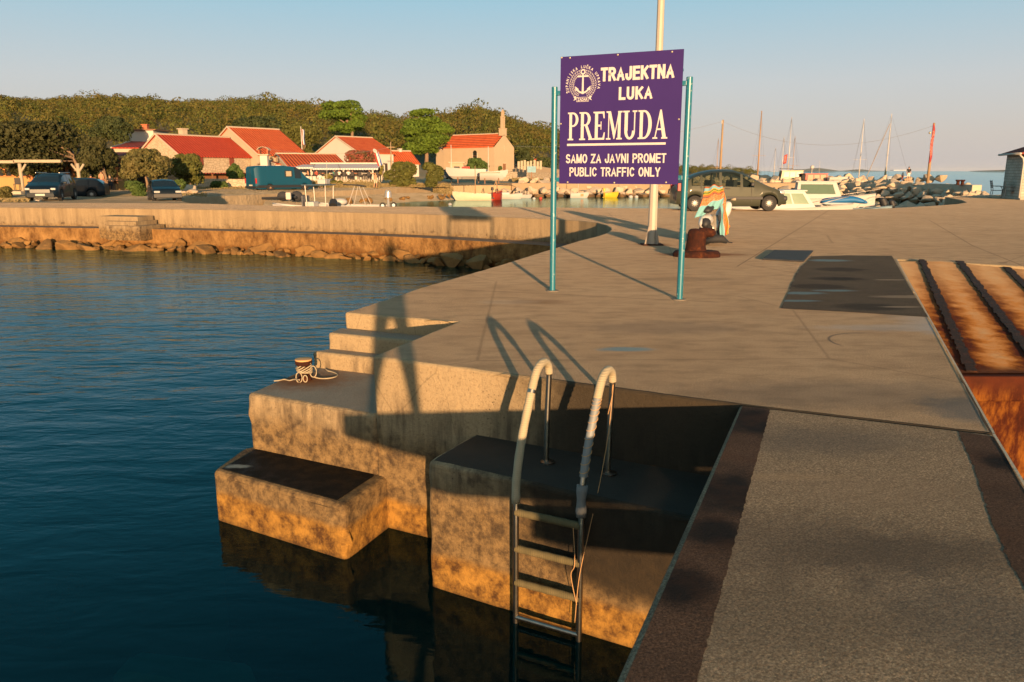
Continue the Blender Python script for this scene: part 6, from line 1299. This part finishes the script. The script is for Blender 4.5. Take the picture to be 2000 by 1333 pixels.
# small harbour behind the far quay
b=boat('open fishing boat with a dark blue canopy top and white box on the roof',628,404,43,5.0,1.9,1.15,.3,R(170),m_bw)
MB().box((.1,0,2.45),(1.45,1.3,.05)).build('canopy',plain('canopy_blue',(.05,.09,.12),.6),b,bevel=.02); MB().box((-.2,0,2.62),(.45,.7,.26)).build('roof_box',m_bw,b,bevel=.04)
m=MB(); 
for x in(-.5,.65):
    for y in(-.55,.55): l=MB(); l.tube([(x*.9,y*.9,1.0),(x,y,2.43)],.025,6); l.build('canopy_post',m_mast,b)
MB().box((.9,0,1.5),(.06,.9,.75),mi=0).build('windscreen',plain('smoke_screen',(.12,.12,.13),.2),b); MB().box((.55,0,1.3),(.5,.7,.5)).build('console',m_bw,b,bevel=.04); MB().tube([(-.55,.4,2.5),(-.6,.42,3.7)],.012,5).build('rod',m_mast,b)
b=boat('white sport boat with folded dark sunshade and silver outboard',682,404,44,4.4,1.8,1.3,.2,R(178),m_bw); outboard(b,-2.2,0,1.35,plain('silver_motor',(.38,.37,.35),.3,.4),1.15)
m=MB(); m.tube(fine([(-1.0,0,2.35),(-.4,0,2.42),(.3,0,2.45)],3),[.05,.09,.09,.08,.07,.06,.04],8,flat=.5); m.build('sunshade',m_black,b,smooth=1)
for y in(-.7,.7): MB().tube([(-.1,y,1.3),(-.45,y*.6,2.38)],.018,5).build('shade_bow',m_mast,b); MB().tube([(-1.1,y,1.3),(-.7,y*.6,2.36)],.018,5).build('shade_bow',m_mast,b)
MB().ball((.5,0,1.5),.35,6,sc=(1.2,1,.6)).build('seat_cover',m_bw,b,smooth=1)
b=boat('green covered tender with a tilted black outboard next to the white sport boat',655,404,41,2.6,1.2,.95,.15,R(95),plain('grey_green',(.15,.17,.15),.6)); outboard(b,-1.2,0,1.15,m_black,1.3,.9)
b=boat('black inflatable boat with two launching wheels at its stern',760,403,43,2.9,1.2,1.1,.12,R(4),m_black,deck=m_black)
for y in(-.3,.3):
    m=MB(); m.lathe([(.06,-.06),(.17,-.06),(.17,.06),(.06,.06)],(-.05+y*.9,y,1.35),16,ax='y'); w_=m.build('launching_wheel',m_tyre,b,smooth=40); MB().lathe([(.09,-.065),(.09,.065)],(-.05+y*.9,y,1.35),12,ax='y').build('hub',plain('pale_blue_hub',(.35,.45,.5),.5),w_)
b=boat('pile of rowing boats and oars moored at the left end of the harbour',590,403,46,4.2,1.4,.75,.1,R(175),plain('weathered_white',(.42,.38,.33),.7))
b=boat('low white and blue canoe moored left of the wooden boat',868,388,92,3.2,.8,.22,.1,R(0),plain('canoe_blue',(.25,.33,.36),.5)); 
b=boat('white wooden sailing boat with an orange brown mast and red rudder',925,390,88,4.0,1.6,.72,.28,R(178),plain('cream_boat',(.58,.50,.36),.5),deck=m_bdeck); MB().tube([(-.2,0,.5),(-.2,0,3.75)],[.05,.035],8).build('mast',m_maste,b,smooth=1); MB().box((-2.05,0,.3),(.12,.06,.9)).build('rudder',m_redb,b)
outboard(b,-2.1,.35,.75,m_black,1.0)
b=boat('small red wooden boat with a tripod derrick between two white boats',969,390,89,1.9,1.1,.75,.25,R(60),m_redb,deck=m_redb); 
for x,y in ((-.5,-.4),(-.5,.4),(.7,0)): MB().tube([(x,y,.6),(0,0,2.1)],.035,5).build('derrick_leg',m_maste,b)
b=boat('white motor boat with small screen moored nearest the rocks',993,387.5,92,2.6,1.2,.5,.2,R(0),m_bw); MB().box((-.3,0,.62),(.9,.8,.3)).build('screen',m_bw,b,bevel=.05); outboard(b,-1.35,0,.5,m_black)
b=boat('tiny white dinghy with two black motors at the foot of the rocks',1020,386,95,1.8,.9,.35,.1,R(20),m_bw); outboard(b,-.9,0,.5,m_black); outboard(b,.6,0,.5,m_black)
b=boat('white sailing dinghy with an orange patch moored under the sign board',1129,386,96,1.9,1.0,.55,.15,R(0),m_bw); MB().tube([(0,0,.4),(0,0,4.5)],.03,6).build('mast',m_mast,b); MB().box((.45,-.47,.35),(.35,.06,.28)).build('orange_patch',plain('orange_patch',(.6,.18,.06),.6),b,bevel=.02)
b=boat('small yellow boat moored against the rocks under the sign',1191,384.5,98,1.5,.9,.5,.2,R(10),m_yelb,deck=m_yelb); outboard(b,-.75,0,.45,m_yelb)
for i,(px,py,Yb,s_,m_) in enumerate(((1043,386,91,.16,m_bw),(1056,385.5,92,.16,plain('buoy_red',(.5,.06,.03),.5)),(1118,402.5,62,.32,m_bw),(1232,383,97,.22,m_bw),(1243,382.5,97,.2,m_bw),(879,396,75,.16,m_bw))):
    q=at(px,py,Yb); o=MB().ball((0,0,.08),s_,8,sc=(1.2,1.2,1)).build('mooring_buoy',m_,smooth=1); o.location=(q.x,Yb,WL); tag(o,['small white buoy floating right of the motor boats','small red buoy floating right of the white one','large white buoy afloat just behind the quay edge','left of two white buoys at the rocks under the sign','right of two white buoys at the rocks under the sign','lone small buoy off the grassy bank'][i],'buoy')
# hulls on trestles ashore
def ashore(label,px,py,Yb,L,W_,hb,mat,hd,stripe):
    q=at(px,py,Yb); t=thing('boat',label,'boat',(q.x,Yb,q.z+.75),hd); m=MB(); hull_mb(m,L,W_,hb,.25); m.build('hull',mat,t,smooth=35); m=MB(); hull_mb(m,L*1.003,W_*1.015,hb*.86,.25); 
    MB().tube([(-L/2,-W_*.46,hb*.8),(0,-W_*.50,hb*.8),(L*.3,-W_*.44,hb*.84)],.035,5).build('stripe',stripe,t)
    for x in(-L*.3,L*.25): MB().box((x,0,-.45),(.1,W_*.6,.75)).build('trestle',m_wood2,t)
    return t
ashore('white hull with a dark stripe standing on trestles on the quay by the church',913,356,104,4.9,1.7,.95,m_bw,R(180),m_black)
ashore('white hull with a broad green band on a trailer right of the striped hull',962,358,101,3.2,1.4,.7,m_bw,R(0),plain('green_band',(.08,.16,.05),.6))
# fishing boats beyond the breakwater wall
b=boat('fishing boat with cream wheelhouse and red arched canopy at the breakwater',1538,357,112,6.5,2.6,1.25,.6,R(175),plain('cream_hull',(.45,.36,.24),.6),z=-1.2); cabin(b,-1.9,1.2,1.8,1.6,1.2,plain('cream_house',(.55,.45,.30),.6),m_win,.2,3)
m=MB(); m.tube(fine([(-.4,-1.0,.9),(-.4,-1.0,1.6),(.5,-1.0,1.95),(1.5,-1.0,1.6),(1.5,-1.0,.9)]),.12,6); m.build('canopy_arch',m_redb,b,smooth=1); MB().box((.3,0,3.1),(1.6,1.2,.08)).build('roof_shade',m_black,b)
b=boat('fishing boat with red framed wheelhouse and white radar dome',1588,358,110,6.0,2.4,1.2,.5,R(178),plain('cream_hull',(.45,.36,.24),.6),z=-1.2); c_=cabin(b,-1.7,1.4,1.8,1.25,1.15,m_redb,m_pale,.05,3); MB().ball((.3,0,3.3),.28,6).build('radar_dome',m_bw,b,smooth=1); MB().tube([(.3,0,2.3),(.3,0,3.2)],.05,6).build('radar_post',m_mast,b); MB().tube([(-.6,.3,2.3),(-.6,.3,4.2)],.02,5).build('aerial',m_mast,b)
b=boat('upturned white dinghy lying on the breakwater walkway',1636,354.5,108,2.6,1.1,.4,.1,R(0),m_bw,z=.35)
q=at(1604,357,109)
# sailing yachts: hull, mast, spreaders, stays
def yacht(label,px,Yb,pytop,hd,mat,mm=m_mast,L=8,r=.07,z=WL,spread=.45):
    b=boat(label,px,380,Yb,L,2.6,1.0,.4,hd,mat,'yachts moored behind the breakwater','sailing_yacht','yacht',z=z); b.location.x=X(px,Yb); zt=at(px,pytop,Yb).z; h=zt-z
    b.location.x=at(px,345,Yb).x; cabin(b,-1.2,1.2,1.5,.95,.45,mat,m_win,.4,3); MB().tube([(.4,0,.8),(.4,0,h)],[r,r*.55],8).build('mast',mm,b,smooth=1); m=MB(); m.tube([(.4,-1.0,h*spread),(.4,1.0,h*spread)],.02,5); m.build('spreader',mm,b)
    m=MB(); m.tube([(.4,0,1.6),(-2.6,0,1.7)],.06,6); m.build('boom',mm,b)
    for a in ((L*.48,0,1.3),(-L*.47,0,1.1),(.3,-1.2,1.0),(.3,1.2,1.0)): MB().tube([(.4,0,h*.985),a],.011,4).build('stay',m_black if 0 else plain('stay_wire',(.2,.19,.18),.5,.5),b)
    return b
yacht('yacht with tall varnished mast directly behind the car bonnet',1480,124,216,R(80),m_bw,m_maste,9,.13)
yacht('yacht whose thin short mast stands left of the utility pole',1400,128,270,R(85),m_bw,m_maste,7,.06)
yacht('yacht with the shortest mast in the cluster right of the varnished mast',1511,130,288,R(70),m_bw,m_mast,7,.05)
yacht('yacht with raked mast between the short and the tall masts',1525,132,266,R(60),m_bw,m_mast,8,.06)
yacht('yacht with the tallest mast of the cluster above the red wheelhouse',1540,136,228,R(95),m_bw,m_mast,9,.08)
yacht('yacht whose mast stands just right of the tallest one',1549,140,266,R(95),m_bw,m_maste,8,.07)
yacht('yacht with a lone white mast rising behind the upturned dinghy',1679,122,232,R(85),m_bw,m_wht,9,.08)
b=yacht('pale blue yacht with awning and dark stays left of the red banner pole',1735,118,222,R(172),m_bblue,m_wht,6.5,.08,z=-.9); MB().box((-1.4,0,2.6),(2.0,1.6,.06)).build('awning',m_bblue,b); MB().tube([(3.2,0,1.2),(.55,0,9.2)],.05,6).build('furled_sail',plain('furled_grey',(.25,.2,.16),.8),b); MB().tube([(.45,0,1.9),(.45,0,3.1)],[.16,.05],6).build('furled_cover',m_dkg if 0 else plain('dark_green_cover',(.02,.04,.035),.8),b)
q=at(1532,303,118); o=cloth('small_red_flag',lambda u,v:(u*.45-.1*v,0,-v*1.3+.15*u),3,6,m_redb,th=.02); o.location=q; tag(o,'small red flag flying among the masts','flag')
# poles, wire, banner
def pole(name,label,cat,px,py0,py1,Y,r,mat,z0=None):
    a=at(px,py0,Y); t=thing(name,label,cat,a); h=at(px,py1,Y).z-a.z; MB().tube([(0,0,-.3),(0,0,h)],[r,r*.7],8).build('shaft',mat,t,smooth=1); return t,h
m_polew=plain('utility_wood',(.30,.20,.11),.8,scale=2)
up,uh=pole('utility_pole','thick wooden utility pole rising behind the car','utility pole',1406,345,234,108,.17,m_polew); MB().tube([(-.1,0,uh-.5),(-.1,0,uh-.1)],.09,6).build('insulator',m_wht,up)
bp,bh=pole('banner_pole','leaning wooden pole wrapped by a long red banner on the breakwater','utility pole',1812,353,240,92,.17,m_polew)
n=NT('red_banner'); p=n.obj(); s=n.sep(p); n_=n.noise(n.mapv(p,(6,6,3)),2,2); c=n.mix(n.math('MULTIPLY',n.mr(n_,.52,.56),n.math('MULTIPLY',n.mr(s[2],2.6,2.8),n.mr(s[2],5.7,5.5))),(.24,.010,.012),(.45,.20,.15)); m_ban=n.fin(c,.7)
o=cloth('banner',lambda u,v:((.30*(1-abs(2*v-1)**6)*u-.24+.05*math.sin(v*9)),-.2,bh-.0-v*4.6),4,14,m_ban,th=.03); o.parent=bp; MB().ball((-.42,-.1,bh-1.1),.14,5).build('insulator',m_brass,bp)
P0=up.location+Vector((0,0,uh-.2)); P1=bp.location+Vector((0,0,bh-.3)); Pm=Vector((X(880,112),112,at(880,262,112).z))
def wire(a,b,sag,label):
    pts=[a.lerp(b,i/24)-Vector((0,0,sag*4*(i/24)*(1-i/24))) for i in range(25)]; o=MB().tube(pts,.013,4).build('power_line',plain('black_cable',(.22,.21,.2),.7)); tag(o,label,'cable')
wire(P0,P1,2.6,'thin sagging cable between the utility pole and the banner pole'); P2=at(1000,285,120); wire(P2,P0,1.2,'thin cable running from the church side to the utility pole')
wp,wh_=pole('utility_pole','thin wooden utility pole with a crossbar left of the church pine','utility pole',765,345,277,108,.09,m_polew); MB().box((0,0,wh_-.7),(1.1,.1,.1)).build('crossbar',m_polew,wp)
a=at(380,300,98)
wire(at(500,286,98),wp.location+Vector((0,0,wh_-.7)),.9,'thin cable crossing in front of the white house')
fp,fh=pole('flag_pole','white flag pole with a limp flag behind the orange roof','flagpole',592,330,247,118,.08,m_wht); 
def flagm(name,cols,horizontal=False):
    n=NT(name); uv=n.n('ShaderNodeUVMap').outputs[0]; s=n.sep(uv); return n.fin(n.ramp(s[0],[(i/3,c) for i,c in enumerate(cols)],'CONSTANT'),.8)
m_flag=flagm('tricolour_cloth',[(.45,.03,.02),(.62,.58,.54),(.03,.07,.25)])
o=cloth('flag',lambda u,v:(.1+u*.35+.04*math.sin(v*8),0,fh-.4-v*2.2),6,10,m_flag,th=.02); o.parent=fp
f2,fh2=pole('flag_pole','pole with a drooping red white and blue flag at the right end of the awnings','flagpole',745,350,296,99,.05,m_wht); f2.rotation_euler=(0,R(-4),0)
o=cloth('flag',lambda u,v:(-.55+u*.55+.3*v,0,fh2-.2-v*1.55+.1*u),6,10,m_flag,th=.02); o.parent=f2
for px,py1,py0,lb in ((882,283,352,'white spar leaning before the church annex'),(954,286,348,'white spar leaning before the church bush')): pole('boat_mast',lb,'mast',px,py0,py1,110,.06,m_wht)
# gear on the promenade bank
m_net=plain('dark_net',(.03,.03,.035),.95,bump=.06,scale=8)
for i,(px,py,Yb,s_) in enumerate(((553,391,70,.5),(566,391,70,.4),(580,391,70,.55))):
    q=at(px,py,Yb); o=MB().ball((0,0,.35),s_,7,sc=(1,.8,.85)).build('net_heap',m_net,smooth=1); o.location=q; tag(o,['left black heap of nets on the harbour bank','small middle heap of dark nets on the harbour bank','right black heap of nets on the harbour bank'][i],'net heap')
q=at(564,391,67); o=MB().box((0,0,.35),(.42,.3,.6)).build('canister',m_wht,bevel=.06); o.location=q; tag(o,'white plastic canister in front of the net heaps','canister')
q=at(530,388.5,69); o=MB().tube([(-2.6,0,.0),(2.2,0,.15)],.12,6).build('dark_beam',m_black); o.location=q; tag(o,'long dark timber lying left of the net heaps','beam')
mb=MB(); 
bank=[(500,388,66,-1.1),(600,389,72,-1.2),(700,388,80,-1.2),(800,386,88,-1.2),(900,385,95,-1.25)]
vs=[];
for px,py,Yb,z in bank: a=at(px,381,Yb); vs+=[(a.x-.5,Yb+4,-.9),(X(px,Yb-6),Yb-6,-1.68)]
mb.add(vs,[(2*i,2*i+1,2*i+3,2*i+2) for i in range(len(bank)-1)]); tag(mb.build('harbour_bank',m_vground),kind='structure')
for i in range(22):
    px=random.uniform(640,900); Yb=interp(px,[500,600,700,800,900],[66,72,80,88,95])-random.uniform(1,5); rock((X(px,Yb),Yb,-1.35+random.uniform(0,.2)),random.uniform(.4,.9),'small ochre rock along the foot of the promenade wall','rocks along the foot of the promenade wall',m_trock)
# ================================================================= people
m_skin=plain('skin',(.45,.23,.13),.6,var=.08); m_hair=plain('dark_hair',(.03,.02,.015),.8)
def person(label,loc,rz,h,pose,top=None,bottom=None,hair=m_hair,group=None,scale_top=1.0):
    """pose: dict of joints in body units (height 1), x right, y back"""
    t=thing('person',label,'person',loc,rz,group); J=dict(pelvis=(0,0,.52),waist=(0,0,.60),chest=(0,0,.73),neck=(0,0,.82),head=(0,-.005,.865),crown=(0,0,.955),
      shl=(-.105,0,.795),ell=(-.135,.01,.635),wrl=(-.135,-.04,.50),hal=(-.135,-.06,.46),shr=(.105,0,.795),elr=(.135,.01,.635),wrr=(.135,-.04,.50),har=(.135,-.06,.46),
      hpl=(-.05,0,.50),knl=(-.055,-.01,.28),anl=(-.06,.01,.045),tol=(-.07,-.08,.015),hpr=(.05,0,.50),knr=(.055,-.01,.28),anr=(.06,.01,.045),tor=(.07,-.08,.015)); J.update(pose)
    rad=dict(pelvis=.070,waist=.062,chest=.074,neck=.028,head=.045,crown=.030,sh=.036,el=.024,wr=.017,ha=.02,hp=.055,kn=.034,an=.022,to=.018)
    E_=[('pelvis','waist'),('waist','chest'),('chest','neck'),('neck','head'),('head','crown')]+[(a+s_,b+s_) for s_ in'lr' for a,b in (('sh','el'),('el','wr'),('wr','ha'),('hp','kn'),('kn','an'),('an','to'))]+[('chest','shl'),('chest','shr'),('pelvis','hpl'),('pelvis','hpr')]
    def skin(name,names,mat,grow=1.0,sub=1,extra=None):
        idx={k:i for i,k in enumerate(names)}; me=bpy.data.meshes.new(name); me.from_pydata([Vector(J[k])*h for k in names],[(idx[a],idx[b]) for a,b in E_ if a in idx and b in idx],[])
        me.materials.append(mat); o=bpy.data.objects.new(name,me); COL.objects.link(o); o.parent=t; m=o.modifiers.new('k','SKIN'); sv=me.skin_vertices[0].data
        for k in names:
            r=rad.get(k,rad.get(k[:-1]))*h*grow; sv[idx[k]].radius=(r*(1.15 if k in('chest','waist','pelvis') else 1),r*(.8 if k in('chest','waist','pelvis') else 1))
        for k in names: sv[idx[k]].use_root=False
        sv[idx['pelvis' if 'pelvis' in idx else names[0]]].use_root=True
        s_=o.modifiers.new('s','SUBSURF'); s_.levels=sub; s_.render_levels=sub
        return o
    skin('body',list(J),m_skin,1.0,1)
    if top: skin('shirt',['pelvis','waist','chest','shl','ell','shr','elr'],top,1.14*scale_top)
    if bottom: skin('trousers' if bottom is not None and 'short' not in bottom.name else 'shorts',['pelvis','hpl','knl','hpr','knr']+([] if 'short' in bottom.name else ['anl','anr']),bottom,1.16)
    c=Vector(J['head'])*h; m=MB(); m.ball((c.x,c.y+.012*h,c.z+.045*h),.052*h,7,sc=(.95,1.05,.95)); m.build('hair',hair,t,smooth=1)
    return t
sit=dict(pelvis=(0,.02,.27),waist=(0,.03,.35),chest=(0,.02,.48),neck=(0,0,.57),head=(0,-.01,.615),crown=(0,-.005,.705),shl=(-.105,.01,.545),ell=(-.125,.0,.40),wrl=(-.09,-.13,.42),hal=(-.08,-.17,.43),shr=(.105,.01,.545),elr=(.125,0,.40),wrr=(.09,-.13,.42),har=(.08,-.17,.43),hpl=(-.05,.01,.27),knl=(-.06,-.24,.28),anl=(-.06,-.22,.045),tol=(-.06,-.30,.015),hpr=(.05,.01,.27),knr=(.06,-.24,.28),anr=(.06,-.22,.045),tor=(.06,-.30,.015))
walk=dict(knl=(-.05,-.06,.29),anl=(-.05,-.02,.06),tol=(-.05,-.10,.02),knr=(.05,.03,.28),anr=(.05,.13,.06),tor=(.05,.07,.015),ell=(-.14,.06,.65),wrl=(-.13,.05,.52),elr=(.14,-.02,.64),wrr=(.12,-.10,.53),har=(.12,-.13,.50),hal=(-.13,.04,.48))
m_shw=plain('white_shirt',(.55,.52,.48),.9); m_trb=plain('dark_trousers',(.02,.02,.025),.9); m_blk=plain('black_tshirt',(.02,.02,.02),.9); m_swh=plain('white_short',(.6,.57,.52),.9); m_dress=plain('beige_short',(.50,.42,.30),.9); m_grn=plain('green_tshirt',(.06,.22,.18),.9); m_rsh=plain('red_shirt',(.35,.06,.04),.9)
person('man in white shirt and dark trousers standing by the front of the van',at(625.5,368.5,84),R(170),1.72,walk,m_shw,m_trb)
person('sunlit woman in a beige wrap walking along the promenade',at(734,367.5,86),R(150),1.70,walk,None,m_dress,hair=plain('fair_hair',(.35,.2,.08),.8))
person('man in black shirt and white shorts on the breakwater walkway',at(1773,354,86),R(0),1.62,{},m_blk,m_swh)
person('small child standing beside the man on the breakwater',at(1762,353,87),R(10),1.0,{},m_swh,m_rsh)
for i,(px,Y_,mt,lb) in enumerate(((654,97,m_grn,'person in green shirt seated on the terrace'),(663,97,m_shw,'person in white shirt seated at the terrace wall'),(681,96,m_shw,'person in pale shirt leaning over a terrace table'),(689,97,m_rsh,'person in red seated right of the terrace post'),(619,97,m_rsh,'person seated at the left of the terrace'),(602,97,m_skin,'bare shouldered person seated under the lowered awning'),(722,97,m_dress,'person seated near the right end of the terrace'))):
    person(lb,at(px,351,Y_),random.uniform(-1,1),1.7,sit,mt,m_trb)
person('person in dark shirt seated outside the tavern',at(180,372,60.5),R(180),1.7,sit,m_blk,m_trb)
person('bare chested man standing at the tavern tables',at(201,374,61),R(160),1.65,{},None,m_rsh if 0 else plain('red_short',(.3,.07,.03),.9))
person('person in dark clothes seated at the right tavern table',at(217,372,60),R(20),1.7,sit,m_blk,m_trb)
# the photographer whose shadow falls over the steps
ph=person('photographer standing on the pier deck with feet apart, holding a camera to the face',(.02,-.30,-.003),PI,1.70,dict(ell=(-.17,.09,.70),wrl=(-.09,-.12,.84),hal=(-.05,-.16,.865),elr=(.17,.09,.70),wrr=(.09,-.12,.84),har=(.05,-.16,.865),hpl=(-.06,0,.50),hpr=(.06,0,.50),knl=(-.10,0,.28),anl=(-.13,.0,.045),tol=(-.14,-.08,.02),knr=(.10,0,.28),anr=(.13,0,.045),tor=(.14,-.08,.02)) if 0 else dict(ell=(-.16,.06,.69),wrl=(-.10,.10,.80),hal=(-.06,.12,.84),elr=(.16,.06,.69),wrr=(.10,.10,.80),har=(.06,.12,.84),knl=(-.09,0,.28),anl=(-.12,0,.045),tol=(-.12,.07,.02),knr=(.09,0,.28),anr=(.12,0,.045),tor=(.12,.07,.02)),m_blk,m_trb)
ph.rotation_euler=(0,0,0)

# keep the 300 boulders that show largest as things, the small rest as one mass
rk=[o for o in COL.objects if o.name.startswith('rock') and o.get('category')=='rock']; rk.sort(key=lambda o:-o.scale.x/max(1,o.location.length))
masses={}
for o in rk[285:]:
    V,Fc=masses.setdefault(o.data.materials[0].name,([],[]))
    mt=o.matrix_basis; b=len(V); V+=[tuple(mt@v.co) for v in o.data.vertices]; Fc+=[tuple(b+i for i in p.vertices) for p in o.data.polygons]; bpy.data.objects.remove(o)
for nm_,(V,Fc) in masses.items():
    me=bpy.data.meshes.new('rubble'); me.from_pydata(V,[],Fc); me.materials.append(bpy.data.materials[nm_]); o=bpy.data.objects.new('rubble_rocks',me); COL.objects.link(o); tag(o,'smaller pale rubble filling the breakwater between the boulders' if nm_=='limestone_rock' else 'small brown rubble along the foot of the long quay wall','rubble',kind='stuff')

# evening haze over the sea: one closed box round everything, even density
n=NT('haze_air'); n.t.nodes.remove(n.b); pv=n.n('ShaderNodeVolumePrincipled'); pv.inputs['Color'].default_value=(.86,.84,.84,1); pv.inputs['Density'].default_value=1.5e-5; n.t.links.new(pv.outputs[0],n.out.inputs['Volume'])
m=MB(); m.box((0,10500,27),(47000,35000,120)); hz_=m.build('haze',n.m); tag(hz_,'thin evening haze over the sea','haze',kind='stuff')
